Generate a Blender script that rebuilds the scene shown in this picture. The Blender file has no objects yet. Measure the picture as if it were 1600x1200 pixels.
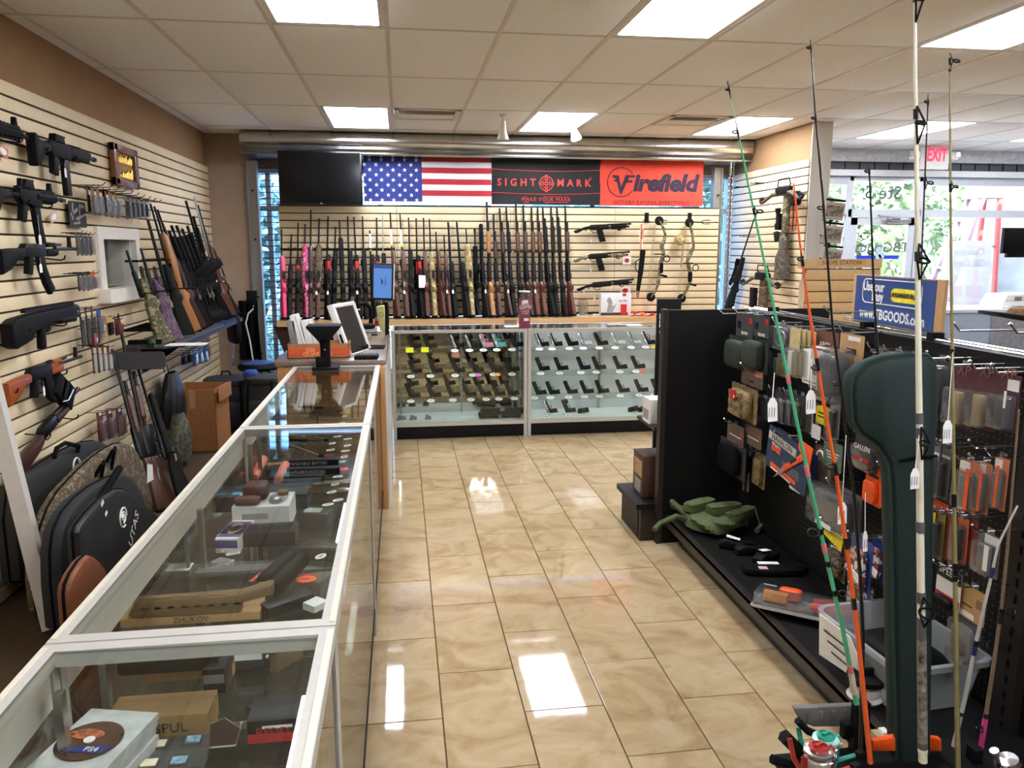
import bpy, math, random
from mathutils import Vector, Matrix
random.seed(7)
S = bpy.context.scene
C = S.collection
# ---------------------------------------------------------------- camera, world, lights, exposure
EYE = Vector((0, 0, 1.71)); FPX = 1224.0
_p = math.atan(212 / FPX)
_v = Vector((-175, -212, FPX)).normalized()
_u = Vector((0, -math.cos(_p), -math.sin(_p))); _u = (_u - _v * _u.dot(_v)).normalized()
_r = _v.cross(_u); _r = _r if _r.x > 0 else -_r
ROT = Matrix((_r, _v, _u))            # world = ROT @ (right, down, forward)
cd = bpy.data.cameras.new('camera'); cam = bpy.data.objects.new('camera', cd); C.objects.link(cam)
cd.sensor_width = 36; cd.lens = FPX / 1600 * 36; cd.clip_start = 0.05; cd.clip_end = 200
cm = Matrix((ROT @ Vector((1, 0, 0)), ROT @ Vector((0, -1, 0)), ROT @ Vector((0, 0, -1)))).transposed().to_4x4()
cm.translation = EYE; cam.matrix_world = cm; S.camera = cam
S.view_settings.view_transform = 'Standard'; S.view_settings.look = 'None'
S.view_settings.gamma = 1; S.view_settings.use_curve_mapping = False
S.view_settings.exposure = 0.84
S.cycles.transparent_max_bounces = 40; S.cycles.max_bounces = 10; S.cycles.diffuse_bounces = 5; S.cycles.glossy_bounces = 5
S.cycles.use_denoising = True; S.cycles.sample_clamp_indirect = 6; S.cycles.caustics_reflective = False; S.cycles.caustics_refractive = False
W = bpy.data.worlds.new('world'); S.world = W; W.use_nodes = True
_n = W.node_tree.nodes; _b = _n['Background']
_s = _n.new('ShaderNodeTexSky'); _s.sky_type = 'NISHITA'; _s.sun_disc = False; _s.sun_elevation = math.radians(48); _s.sun_rotation = math.radians(200); _s.air_density = 1.0; _s.dust_density = 2.0
W.node_tree.links.new(_s.outputs[0], _b.inputs[0]); _b.inputs[1].default_value = 1.9
PANEL_GLOW = 15
sd = bpy.data.lights.new('sun', 'SUN'); sd.energy = 22.0; sd.angle = 0.01; sd.color = (1, .95, .86)
so = bpy.data.objects.new('sun', sd); C.objects.link(so); so.rotation_euler = (math.radians(42), 0, math.radians(-200 + 180 - 14))

def ray(px, py): return ROT @ Vector((px - 800, py - 600, FPX))
def PX(px, py, X):
    d = ray(px, py); return EYE + d * (X / d.x)
def PY(px, py, Y):
    d = ray(px, py); return EYE + d * (Y / d.y)
def PZ(px, py, Z):
    d = ray(px, py); return EYE + d * ((Z - EYE.z) / d.z)
# ---------------------------------------------------------------- mesh building
class MB:
    def __init__(s): s.v = []; s.f = []
    def add(s, vs, fs, M=None):
        o = len(s.v)
        s.v += [(M @ Vector(v)) if M else Vector(v) for v in vs]
        s.f += [tuple(i + o for i in f) for f in fs]; return s
    def box(s, c, d, M=None, b=0):
        x, y, z = (q / 2 for q in d)
        if b:
            out = [(-x, -z), (x, -z), (x, z), (-x, z)]
            T = Matrix.Translation(c); return s.prism(out, d[1], (M @ T) if M else T, b)
        vs = [(c[0] + i * x, c[1] + j * y, c[2] + k * z) for i in (-1, 1) for j in (-1, 1) for k in (-1, 1)]
        return s.add(vs, [(0, 1, 3, 2), (4, 6, 7, 5), (0, 4, 5, 1), (2, 3, 7, 6), (0, 2, 6, 4), (1, 5, 7, 3)], M)
    def cuboid(s, a, b, M=None):
        return s.box([(p + q) / 2 for p, q in zip(a, b)], [abs(q - p) for p, q in zip(a, b)], M)
    def tube(s, pts, r, n=8, M=None, cap=True, closed=False):
        pts = [Vector(p) for p in pts]; m = len(pts)
        rs = r if isinstance(r, (list, tuple)) else [r] * m
        vs = []; side = None
        for i, p in enumerate(pts):
            if closed: t = pts[(i + 1) % m] - pts[i - 1]
            else: t = pts[min(i + 1, m - 1)] - pts[max(i - 1, 0)]
            t = t.normalized() if t.length > 1e-9 else Vector((0, 0, 1))
            if side is None:
                side = t.orthogonal().normalized()
            else:
                side = side - t * side.dot(t); side = side.normalized() if side.length > 1e-6 else t.orthogonal().normalized()
            bi = t.cross(side)
            for k in range(n):
                a = 2 * math.pi * k / n
                vs.append(p + (side * math.cos(a) + bi * math.sin(a)) * rs[i])
        fs = []
        for i in range(m if closed else m - 1):
            j = (i + 1) % m
            for k in range(n):
                l = (k + 1) % n
                fs.append((i * n + k, i * n + l, j * n + l, j * n + k))
        if cap and not closed:
            fs.append(tuple(range(n - 1, -1, -1))); fs.append(tuple((m - 1) * n + k for k in range(n)))
        return s.add(vs, fs, M)
    def cyl(s, a, b, r0, r1=None, n=10, M=None): return s.tube([a, b], [r0, r0 if r1 is None else r1], n, M)
    def lathe(s, prof, n=16, M=None):
        vs = []; fs = []; m = len(prof)
        for r, z in prof:
            for k in range(n):
                a = 2 * math.pi * k / n; vs.append((r * math.cos(a), r * math.sin(a), z))
        for i in range(m - 1):
            for k in range(n):
                l = (k + 1) % n; fs.append((i * n + k, i * n + l, (i + 1) * n + l, (i + 1) * n + k))
        fs.append(tuple(range(n - 1, -1, -1))); fs.append(tuple((m - 1) * n + k for k in range(n)))
        return s.add(vs, fs, M)
    def prism(s, out, t, M=None, b=0):
        """outline in local x,z; thickness t along y, centred; optional bevel b"""
        ar = sum(out[i][0] * out[(i + 1) % len(out)][1] - out[(i + 1) % len(out)][0] * out[i][1] for i in range(len(out)))
        if ar < 0: out = out[::-1]
        n = len(out); h = t / 2
        def ins(d):
            r = []
            for i in range(n):
                p0, p1, p2 = Vector(out[i - 1]), Vector(out[i]), Vector(out[(i + 1) % n])
                e1 = (p1 - p0); e2 = (p2 - p1)
                e1 = e1.normalized() if e1.length > 1e-9 else e2.normalized(); e2 = e2.normalized() if e2.length > 1e-9 else e1
                n1 = Vector((-e1.y, e1.x)); n2 = Vector((-e2.y, e2.x)); nn = n1 + n2
                nn = nn.normalized() if nn.length > 1e-6 else n1
                k = max(0.45, nn.dot(n1)); r.append(p1 + nn * (d / k))
            return r
        if b:
            b = min(b, h * .95)
            i2 = ins(b); i1 = ins(b * .3)
            rings = [(i2, -h), (i1, -h + b * .3), (out, -h + b), (out, h - b), (i1, h - b * .3), (i2, h)]
        else: rings = [(out, -h), (out, h)]
        vs = [(p[0], y, p[1]) for o, y in rings for p in o]; fs = []
        for k in range(len(rings) - 1):
            for i in range(n):
                j = (i + 1) % n; fs.append((k * n + i, k * n + j, (k + 1) * n + j, (k + 1) * n + i))
        fs.append(tuple(range(n - 1, -1, -1))); m = (len(rings) - 1) * n; fs.append(tuple(m + i for i in range(n)))
        return s.add(vs, fs, M)
    def grid(s, fn, nu, nv, M=None, wrap=False):
        vs = [fn(i / nu, j / nv) for j in range(nv + 1) for i in range(nu + 1)]
        fs = [(j * (nu + 1) + i, j * (nu + 1) + i + 1, (j + 1) * (nu + 1) + i + 1, (j + 1) * (nu + 1) + i) for j in range(nv) for i in range(nu)]
        return s.add(vs, fs, M)
    def pillow(s, c, d, M=None, e=.45, nu=16, nv=10, wob=0):
        """soft rounded box (superellipsoid)"""
        def sp(x): return math.copysign(abs(x) ** e, x)
        def fn(u, v):
            a = 2 * math.pi * u; b = math.pi * (v - .5)
            w = 1 + wob * math.sin(5 * a + 3 * v * 6) if wob else 1
            return (c[0] + d[0] / 2 * sp(math.cos(b)) * sp(math.cos(a)) * w, c[1] + d[1] / 2 * sp(math.cos(b)) * sp(math.sin(a)) * w, c[2] + d[2] / 2 * sp(math.sin(b)) * w)
        return s.grid(fn, nu, nv, M)
def rrect(x0, z0, x1, z1, r, n=4):
    o = []
    for cx, cz, a0 in ((x1 - r, z1 - r, 0), (x0 + r, z1 - r, 90), (x0 + r, z0 + r, 180), (x1 - r, z0 + r, 270)):
        for k in range(n + 1):
            a = math.radians(a0 + 90 * k / n); o.append((cx + r * math.cos(a), cz + r * math.sin(a)))
    return o
def oval(cx, cz, rx, rz, n=18): return [(cx + rx * math.cos(2 * math.pi * k / n), cz + rz * math.sin(2 * math.pi * k / n)) for k in range(n)]
def mesh(name, mb, m, smooth=True):
    me = bpy.data.meshes.new(name); me.from_pydata([tuple(v) for v in mb.v], [], mb.f)
    if smooth:
        me.polygons.foreach_set('use_smooth', [True] * len(me.polygons)); me.update()
        try: me.set_sharp_from_angle(angle=math.radians(38))
        except Exception: pass
    me.materials.append(m); me.validate(); return me
LABELS = {}
def tag(o, label=None, cat=None, group=None, kind=None):
    if label:
        if len(label.split()) > 16: print('LONG', label)
        o['label'] = label
        if label in LABELS and not (group and LABELS[label] == group): print('DUP LABEL', label)
        LABELS[label] = group
    if cat: o['category'] = cat
    if group: o['group'] = group
    if kind: o['kind'] = kind
    return o
def obj(name, mb, m, parent=None, M=None, smooth=True, label=None, kind=None):
    me = mb if isinstance(mb, bpy.types.Mesh) else mesh(name, mb, m, smooth)
    o = bpy.data.objects.new(name, me); C.objects.link(o)
    if parent is not None: o.parent = parent
    if M is not None: o.matrix_local = M
    if label: o['label'] = label
    if kind: o['kind'] = kind
    return o
def thing(name, label, cat, M=None, group=None):
    o = bpy.data.objects.new(name, None); C.objects.link(o); o.empty_display_size = .05
    if M is not None: o.matrix_world = M
    return tag(o, label, cat, group)
def one(name, mb, m, label, cat, M=None, group=None, smooth=True):
    return tag(obj(name, mb, m, None, M, smooth), label, cat, group)
def struct(name, mb, m, M=None, smooth=False):
    o = obj(name, mb, m, None, M, smooth); o['kind'] = 'structure'; return o
def kids(o): return list(o.children)
def copy_tree(o, M=None, label=None, group=None):
    c = o.copy(); C.objects.link(c)
    if M is not None: c.matrix_world = M
    if label: tag(c, label, None, group)
    for ch in kids(o):
        d = ch.copy(); C.objects.link(d); d.parent = c
        for g in kids(ch):
            e = g.copy(); C.objects.link(e); e.parent = d
    return c
def FR(loc, xd, zd):
    """frame with local x along xd and local z near zd"""
    x = Vector(xd).normalized(); z = Vector(zd); z = (z - x * z.dot(x)).normalized(); y = z.cross(x)
    m = Matrix((x, y, z)).transposed().to_4x4(); m.translation = Vector(loc); return m
X_, Y_, Z_ = Vector((1, 0, 0)), Vector((0, 1, 0)), Vector((0, 0, 1))
def onleft(p): return FR(p, Y_, Z_)      # hung on the left wall: x along the wall, -y into the room
def onback(p): return FR(p, X_, Z_)
def onright(p): return FR(p, -Y_, Z_)
T = Matrix.Translation
def R(a, ax): return Matrix.Rotation(math.radians(a), 4, ax)
# ---------------------------------------------------------------- materials
def lin(c): return tuple(((q / 255) / 12.92 if q / 255 <= .04045 else ((q / 255 + .055) / 1.055) ** 2.4) for q in c) + (1,)
MATS = {}
def base(name):
    m = bpy.data.materials.new(name); m.use_nodes = True; nt = m.node_tree
    return m, nt, nt.nodes['Principled BSDF']
def texco(nt, scale, kind='Object', stretch=None):
    tc = nt.nodes.new('ShaderNodeTexCoord'); mp = nt.nodes.new('ShaderNodeMapping')
    mp.inputs['Scale'].default_value = stretch if stretch else (scale,) * 3
    nt.links.new(tc.outputs[kind], mp.inputs[0]); return mp.outputs[0]
def noise(nt, vec, scale=1, detail=4, rough=.55):
    n = nt.nodes.new('ShaderNodeTexNoise'); n.inputs['Scale'].default_value = scale; n.inputs['Detail'].default_value = detail; n.inputs['Roughness'].default_value = rough
    nt.links.new(vec, n.inputs['Vector']); return n.outputs[0]
def ramp(nt, fac, stops, const=False):
    r = nt.nodes.new('ShaderNodeValToRGB'); r.color_ramp.interpolation = 'CONSTANT' if const else 'LINEAR'
    e = r.color_ramp.elements
    while len(e) < len(stops): e.new(.5)
    for q, (p, c) in zip(e, stops): q.position = p; q.color = lin(c)
    nt.links.new(fac, r.inputs[0]); return r.outputs[0]
def bump(nt, bs, fac, strength, dist=.002):
    b = nt.nodes.new('ShaderNodeBump'); b.inputs['Strength'].default_value = strength; b.inputs['Distance'].default_value = dist
    nt.links.new(fac, b.inputs['Height']); nt.links.new(b.outputs[0], bs.inputs['Normal'])
def mat(name, c=(128, 128, 128), rough=.5, metal=0, var=.08, scale=30, bmp=0, coat=0, stretch=None, emit=0, spec=None, alpha=1):
    if name in MATS: return MATS[name]
    m, nt, bs = base(name)
    bs.inputs['Roughness'].default_value = rough; bs.inputs['Metallic'].default_value = metal
    if var or bmp:
        nz = noise(nt, texco(nt, scale, stretch=stretch))
        if var: nt.links.new(ramp(nt, nz, [(.3, tuple(q * (1 - var) for q in c)), (.7, tuple(min(255, q * (1 + var)) for q in c))]), bs.inputs['Base Color'])
        if bmp: bump(nt, bs, nz, bmp)
    if not var: bs.inputs['Base Color'].default_value = lin(c)
    if coat: bs.inputs['Coat Weight'].default_value = coat; bs.inputs['Coat Roughness'].default_value = .05
    if emit: bs.inputs['Emission Color'].default_value = lin(c); bs.inputs['Emission Strength'].default_value = emit
    if spec is not None: bs.inputs['Specular IOR Level'].default_value = spec
    bs.inputs['Alpha'].default_value = alpha
    MATS[name] = m; return m
def wood(name, a, b, rough=.4, st=(3, 40, 40), coat=.2):
    if name in MATS: return MATS[name]
    m, nt, bs = base(name); nz = noise(nt, texco(nt, 1, stretch=st), 2.0, 6, .6)
    nt.links.new(ramp(nt, nz, [(.3, a), (.7, b)]), bs.inputs['Base Color']); bs.inputs['Roughness'].default_value = rough
    bs.inputs['Coat Weight'].default_value = coat; bump(nt, bs, nz, .1); MATS[name] = m; return m
def camo(name, cols=None, scale=18, rough=.75, stretch=None):
    if name in MATS: return MATS[name]
    m, nt, bs = base(name); nz = noise(nt, texco(nt, scale, stretch=stretch), 1, 3, .6); k = len(cols)
    st = [(0, cols[0])] + [(.36 + .28 * i / max(1, k - 1), c) for i, c in enumerate(cols[1:])]
    nt.links.new(ramp(nt, nz, st, True), bs.inputs['Base Color']); bs.inputs['Roughness'].default_value = rough
    bump(nt, bs, nz, .15); MATS[name] = m; return m
def glass(name, tint=(251, 254, 252), gain=1.0, milk=0):
    if name in MATS: return MATS[name]
    m = bpy.data.materials.new(name); m.use_nodes = True; nt = m.node_tree; nt.nodes.remove(nt.nodes['Principled BSDF'])
    tr = nt.nodes.new('ShaderNodeBsdfTransparent'); tr.inputs[0].default_value = lin(tint)
    gl = nt.nodes.new('ShaderNodeBsdfGlossy'); gl.inputs['Roughness'].default_value = .012
    fr = nt.nodes.new('ShaderNodeFresnel'); ge = nt.nodes.new('ShaderNodeNewGeometry'); mr = nt.nodes.new('ShaderNodeMapRange'); mr.inputs[3].default_value = 1.5; mr.inputs[4].default_value = 1 / 1.5
    nt.links.new(ge.outputs['Backfacing'], mr.inputs[0]); nt.links.new(mr.outputs[0], fr.inputs[0])
    mu = nt.nodes.new('ShaderNodeMath'); mu.operation = 'MULTIPLY'; mu.inputs[1].default_value = gain; mu.use_clamp = True
    mx = nt.nodes.new('ShaderNodeMixShader'); nt.links.new(fr.outputs[0], mu.inputs[0]); nt.links.new(mu.outputs[0], mx.inputs[0])
    src = tr.outputs[0]
    if milk:
        df = nt.nodes.new('ShaderNodeBsdfDiffuse'); df.inputs[0].default_value = lin((225, 228, 230)); m2 = nt.nodes.new('ShaderNodeMixShader'); m2.inputs[0].default_value = milk
        nt.links.new(tr.outputs[0], m2.inputs[1]); nt.links.new(df.outputs[0], m2.inputs[2]); src = m2.outputs[0]
    nt.links.new(src, mx.inputs[1]); nt.links.new(gl.outputs[0], mx.inputs[2])
    nt.links.new(mx.outputs[0], nt.nodes['Material Output'].inputs[0]); MATS[name] = m; return m
BLK = mat('black plastic', (13, 13, 14), .6, 0, .15, spec=.15)
BLK2 = mat('black satin paint', (14, 13, 13), .45, 0, .08, spec=.22)
BLKM = mat('black rubber', (11, 11, 12), .85, spec=.12)
STEEL = mat('gun steel', (24, 24, 26), .36, .5, .1)
CHROME = mat('chrome', (215, 215, 218), .15, 1, 0)
ALU = mat('brushed aluminium', (178, 178, 176), .33, 1, .05, 60)
WHT = mat('white plastic', (226, 224, 218), .45, 0, .02)
PAPER = mat('white paper', (236, 234, 228), .85, 0, .02)
PRNT = mat('dark print', (40, 40, 42), .8, 0, 0)
RED = mat('red plastic', (186, 34, 34), .45)
ORG = mat('orange plastic', (238, 88, 28), .45)
YEL = mat('yellow card', (236, 214, 40), .6)
CARD = mat('corrugated cardboard', (168, 112, 66), .9, 0, .06, 40, .2)
KRAFT = mat('kraft card', (190, 150, 100), .85, 0, .05)
WALN = wood('walnut', (58, 31, 19), (102, 58, 35))
OAKW = wood('light gun wood', (150, 92, 44), (190, 128, 70))
DKW = wood('dark gun wood', (40, 23, 18), (70, 40, 30))
REDW = wood('reddish gun wood', (66, 30, 21), (108, 54, 37))
SYN = mat('charcoal synthetic', (29, 28, 27), .7, 0, .12, 90, .1, spec=.15)
PINK = mat('pink synthetic', (236, 62, 116), .45, 0, .05)
PCAMO = camo('pink camo', [(60, 24, 40), (232, 86, 140), (150, 40, 86), (240, 170, 196)], 34)
GCAMO = camo('woodland camo', [(46, 44, 30), (112, 104, 70), (76, 74, 48), (150, 138, 104)], 26)
TCAMO = camo('tan camo', [(96, 84, 52), (172, 150, 96), (130, 112, 66), (190, 174, 126)], 22)
BCAMO = camo('brown bark camo', [(52, 42, 32), (104, 88, 66), (74, 62, 46), (128, 112, 88)], 26)
GLS = glass('clear glass'); GLT = glass('counter glass', (249, 253, 250), 1.0, .0015)
CLEAR = glass('clear plastic', (238, 238, 236), 1.6, .07)
def text(name, body, size, m, parent=None, M=None, align='CENTER', ex=.0004, sx=1, sp=1, bold=0):
    cu = bpy.data.curves.new('t', 'FONT'); cu.body = body; cu.size = size; cu.align_x = align; cu.align_y = 'CENTER'; cu.extrude = ex; cu.resolution_u = 2; cu.space_character = sp; cu.offset = bold
    o = bpy.data.objects.new('t', cu); C.objects.link(o); me = bpy.data.meshes.new_from_object(o); bpy.data.objects.remove(o); bpy.data.curves.remove(cu)
    me.materials.clear(); me.materials.append(m); me.name = name
    for v in me.vertices: x, y, z = v.co; v.co = (x * sx, -z, y)       # stands in local x,z facing -y
    q = obj(name, me, m, parent, M)
    return q
ORD = ['first', 'second', 'third', 'fourth', 'fifth', 'sixth', 'seventh', 'eighth', 'ninth', 'tenth', 'eleventh', 'twelfth', 'thirteenth', 'fourteenth', 'fifteenth', 'sixteenth', 'seventeenth', 'eighteenth', 'nineteenth', 'twentieth']
# ================================================================ the setting
CEIL = 2.875; WL = -1.96; BY = 8.7; SF = 9.05; SX = 3.85
M_TAN = mat('tan wall paint', (150, 117, 78), .8, 0, .03, 6)
M_TAUPE = mat('taupe wall paint', (164, 142, 124), .8, 0, .03, 6)
M_SLAT = mat('cream slat laminate', (228, 208, 168), .5, 0, .025, 5)
M_GROOVE = mat('dark slat groove', (52, 40, 30), .8)
M_CEILB = mat('ceiling tile backing', (120, 116, 110), .9)
def tile_mat():
    m, nt, bs = base('beige porcelain tile'); oi = nt.nodes.new('ShaderNodeObjectInfo')
    tc = nt.nodes.new('ShaderNodeTexCoord'); ad = nt.nodes.new('ShaderNodeVectorMath'); ad.operation = 'ADD'
    sc = nt.nodes.new('ShaderNodeVectorMath'); sc.operation = 'SCALE'; sc.inputs['Scale'].default_value = 9.0
    cb = nt.nodes.new('ShaderNodeCombineXYZ')
    for k in range(3): nt.links.new(oi.outputs['Random'], cb.inputs[k])
    nt.links.new(cb.outputs[0], sc.inputs[0]); nt.links.new(tc.outputs['Object'], ad.inputs[0]); nt.links.new(sc.outputs[0], ad.inputs[1])
    mp = nt.nodes.new('ShaderNodeMapping'); mp.inputs['Rotation'].default_value = (0, 0, .6); mp.inputs['Scale'].default_value = (2.6, 3.4, 1); nt.links.new(ad.outputs[0], mp.inputs[0])
    n1 = nt.nodes.new('ShaderNodeTexNoise'); n1.inputs['Scale'].default_value = 1.6; n1.inputs['Detail'].default_value = 8; n1.inputs['Roughness'].default_value = .62; n1.inputs['Distortion'].default_value = .8; nt.links.new(mp.outputs[0], n1.inputs['Vector'])
    col = ramp(nt, n1.outputs[0], [(.28, (154, 125, 87)), (.42, (173, 147, 110)), (.5, (183, 159, 121)), (.62, (190, 169, 134)), (.78, (170, 141, 103))])
    nt.links.new(col, bs.inputs['Base Color']); bs.inputs['Roughness'].default_value = .045; bs.inputs['Specular IOR Level'].default_value = .55
    n2 = noise(nt, tc.outputs['Object'], 9, 3, .5); bump(nt, bs, n2, .035, .004); return m
M_TILE = tile_mat()
fl = struct('floor', MB().cuboid((WL, -4, -.1), (9.2, 9.2, -.004)), mat('grey brown grout', (92, 70, 46), .9))
g = .0050
_tm = mesh('tile', MB().prism([(-.15275 + g / 2, -.30875 + g / 2), (.15275 - g / 2, -.30875 + g / 2), (.15275 - g / 2, .30875 - g / 2), (-.15275 + g / 2, .30875 - g / 2)], .010, R(90, 'X'), .0012), M_TILE, False)
for i in range(-1, 13):
    x = .115 + .3055 * i + .15275 - .3055
    for k in range(-9, 8):
        y = (4.50 if i % 2 == 0 else 4.81) + .6175 * k + .30875
        if .2 < y < 8.9: o = obj('tile', _tm, None, fl); o.location = (x, y, -.004 + random.uniform(0, .0006)); o.rotation_euler = (random.uniform(-.0006, .0006), random.uniform(-.0006, .0006), 0)
def carpet_mat():
    m = mat('brown carpet', (78, 60, 42), .95, 0, .25, 220, .6); return m
cp = obj('carpet', MB().cuboid((WL + .003, -.4, -.003), (-.70, BY - .003, .008)), carpet_mat(), fl)
# ceiling: 2 x 4 ft tiles in a white grid
M_CT = mat('mineral fibre ceiling tile', (246, 243, 238), .9, 0, .06, 160, .5)
M_GRID = mat('white ceiling grid', (214, 206, 194), .5, 0, 0)
ce = struct('ceiling', MB().cuboid((WL - .2, -4, CEIL + .07), (9.2, 9.2, CEIL + .2)), M_CEILB)
CX0, CY0, CW, CL = -.650, .86, .6095, 1.2205
_ct = mesh('ceiling_tile', MB().prism([(-CW / 2 + .010, -CL / 2 + .010), (CW / 2 - .010, -CL / 2 + .010), (CW / 2 - .010, CL / 2 - .010), (-CW / 2 + .010, CL / 2 - .010)], .016, R(90, 'X'), .004), M_CT)
LIGHTS = [(0, 2), (3, 2), (6, 2), (0, 5), (3, 5), (6, 5), (9, 5), (9, 2), (0, -1), (3, -1), (6, -1), (9, -1), (12, 5), (12, 2)]
VENTS = [(1, 5), (5, 5)]
for i in range(-3, 16):
    x0 = CX0 + CW * i
    for k in range(-4, 7):
        y0 = CY0 + CL * k
        if (i, k) in LIGHTS or (i, k) in VENTS or k < 0 and (i + k) % 1: continue
        if y0 > 9.05: continue
        o = obj('ceiling_tile', _ct, None, ce); o.location = (x0 + CW / 2, y0 + CL / 2, CEIL + .008)
bars = [MB().cuboid((CX0 + CW * i - .012, -4, CEIL - .003), (CX0 + CW * i + .012, 9.05, CEIL + .012)) for i in range(-2, 17)]
for b in bars: obj('grid_rail', b, M_GRID, ce, smooth=False)
for k in range(-3, 8):
    y = CY0 + CL * k
    if y < 9: obj('grid_rail', MB().cuboid((WL, y - .012, CEIL - .002), (9.1, y + .012, CEIL + .010)), M_GRID, ce, smooth=False)
M_PANEL = mat('lit diffuser', (240, 244, 255), .5, 0, 0, emit=PANEL_GLOW)
M_FRAME = mat('white light frame', (225, 222, 215), .5, 0, 0)
_lf = MB()
w, l = CW / 2 - .012, CL / 2 - .012
for a, b in (((-w, -l), (w, -l + .03)), ((-w, l - .03), (w, l)), ((-w, -l), (-w + .03, l)), ((w - .03, -l), (w, l))): _lf.cuboid((a[0], a[1], 0), (b[0], b[1], .03))
_lf = mesh('frame', _lf, M_FRAME, False)
_lp = mesh('diffuser', MB().cuboid((-w + .03, -l + .03, .008), (w - .03, l - .03, .02)), M_PANEL, False)
LN = {(0, 2): 'troffer light above the near end of the glass counter', (3, 2): 'troffer light at the top middle over the tiled aisle', (6, 2): 'troffer light at the upper right behind the rod tips',
      (0, 5): 'small looking troffer light above the television and left of the first vent', (3, 5): 'troffer light behind the bright spot lamp', (6, 5): 'troffer light touching the right slatted wing wall', (9, 5): 'troffer light above the exit sign'}
for ik in LIGHTS:
    t = thing('ceiling_light', 'lit white ' + LN.get(ik, 'ceiling light in a row beyond the edge of the picture'), 'light', T((CX0 + CW * (ik[0] + .5), CY0 + CL * (ik[1] + .5), CEIL)), 'lit ceiling lights')
    obj('frame', _lf, None, t); obj('diffuser', _lp, None, t)
for n_, (i, k) in enumerate(VENTS):
    o = obj('ceiling_tile', MB().cuboid((-CW / 2 + .01, -.29, 0), (CW / 2 - .01, .60, .016)), M_CT, ce); o.location = (CX0 + CW * (i + .5), CY0 + CL * k + .62, CEIL + .002)
    t = thing('ceiling_vent', ['louvred white air vent beside the television side light', 'louvred white air vent between the two right back lights'][n_], 'vent', T((CX0 + CW * (i + .5), CY0 + CL * k + .30, CEIL)))
    f = MB(); q = .285
    for a, b in (((-q, -q), (q, -q + .04)), ((-q, q - .04), (q, q)), ((-q, -q), (-q + .04, q)), ((q - .04, -q), (q, q))): f.cuboid((a[0], a[1], -.008), (b[0], b[1], .01))
    obj('frame', f, M_FRAME, t, smooth=False)
    obj('duct', MB().cuboid((-q, -q, .04), (q, q, .05)), mat('duct dark', (20, 19, 19), .9), t)
    for s in range(9):
        y = -.22 + .055 * s; obj('louvre', MB().box((0, 0, 0), (.48, .026, .003), T((0, y, .006)) @ R(24, 'X')), M_FRAME, t, smooth=False)
# ---- left wall: tan paint over cream slats
ZT = 2.545; SP = .0765
wl = struct('wall_left', MB().cuboid((WL - .12, -4, 0), (WL, 5.46, 3)).cuboid((WL - .12, 6.24, 0), (WL, BY + .1, 3)).cuboid((WL - .12, 5.46, 0), (WL, 6.24, 1.44)).cuboid((WL - .12, 5.46, 1.83), (WL, 6.24, 3)), M_TAN)
obj('groove_backing', MB().cuboid((WL, -4, .0), (WL + .003, 5.46, ZT - .004)).cuboid((WL, 6.24, 0), (WL + .003, BY - .002, ZT - .004)).cuboid((WL, 5.46, 0), (WL + .003, 6.24, 1.44)).cuboid((WL, 5.46, 1.83), (WL + .003, 6.24, ZT - .004)), M_GROOVE, wl, smooth=False)
def slat_mesh(l, h=SP - .0115, t=.016): return mesh('slat', MB().prism([(0, 0), (l, 0), (l, h), (0, h)], t, None, .0015), M_SLAT)
SM = {}
def slat(p, l, fr):
    k = round(l, 3)
    if k not in SM: SM[k] = slat_mesh(l)
    return obj('slat', SM[k], None, p, fr)
n = int(ZT / SP)
for k in range(n):
    z = ZT - SP * (k + 1) + .004
    segs = [(-1.0, 1.53), (1.534, 3.968), (3.972, 6.406), (6.41, BY - .005)]
    if 1.38 < z < 1.84: segs = [(-1.0, 1.53), (1.534, 3.968), (3.972, 5.44), (6.26, BY - .005)]
    for a, b in segs: slat(wl, b - a, onleft((WL + .009, a, z)))
# pass-through window
wn = struct('window_1', MB(), M_FRAME)
wn = wn
M_TRIM = mat('white painted trim', (226, 220, 208), .45, 0, .02)
y0, y1, z0, z1 = 5.44, 6.26, 1.42, 1.85
for a, b in (((y0, z0), (y0 + .09, z1 - .08)), ((y1 - .09, z0), (y1, z1 - .08)), ((y0, z1 - .08), (y1, z1))):
    obj('casing', MB().box((WL + .02, (a[0] + b[0]) / 2, (a[1] + b[1]) / 2), (.045, b[0] - a[0], b[1] - a[1])), M_TRIM, wn, smooth=False)
obj('sill', MB().box((WL + .045, (y0 + y1) / 2, z0 - .02), (.11, y1 - y0 + .06, .09), None, .008), M_TRIM, wn)
obj('jamb', MB().cuboid((WL - .2, y0 + .09, z0), (WL, y0 + .105, z1)).cuboid((WL - .2, y1 - .105, z0), (WL, y1 - .09, z1)), M_TRIM, wn, smooth=False)
obj('pane', MB().cuboid((WL - .06, y0 + .1, z0 + .03), (WL - .054, y1 - .1, z1 - .08)), GLS, wn, smooth=False)
struct('trim_2', MB().cuboid((WL - 1.6, 4.9, .9), (WL - 1.58, 6.9, 2.3)).cuboid((WL - 1.6, 4.9, 2.28), (WL - .12, 6.9, 2.3)).cuboid((WL - 1.6, 4.9, .9), (WL - .12, 6.9, .92)).cuboid((WL - 1.6, 6.88, .9), (WL - .12, 6.9, 2.3)).cuboid((WL - 1.6, 4.9, .9), (WL - .12, 4.92, 2.3)), mat('dark back room', (38, 31, 28), .8))
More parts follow.
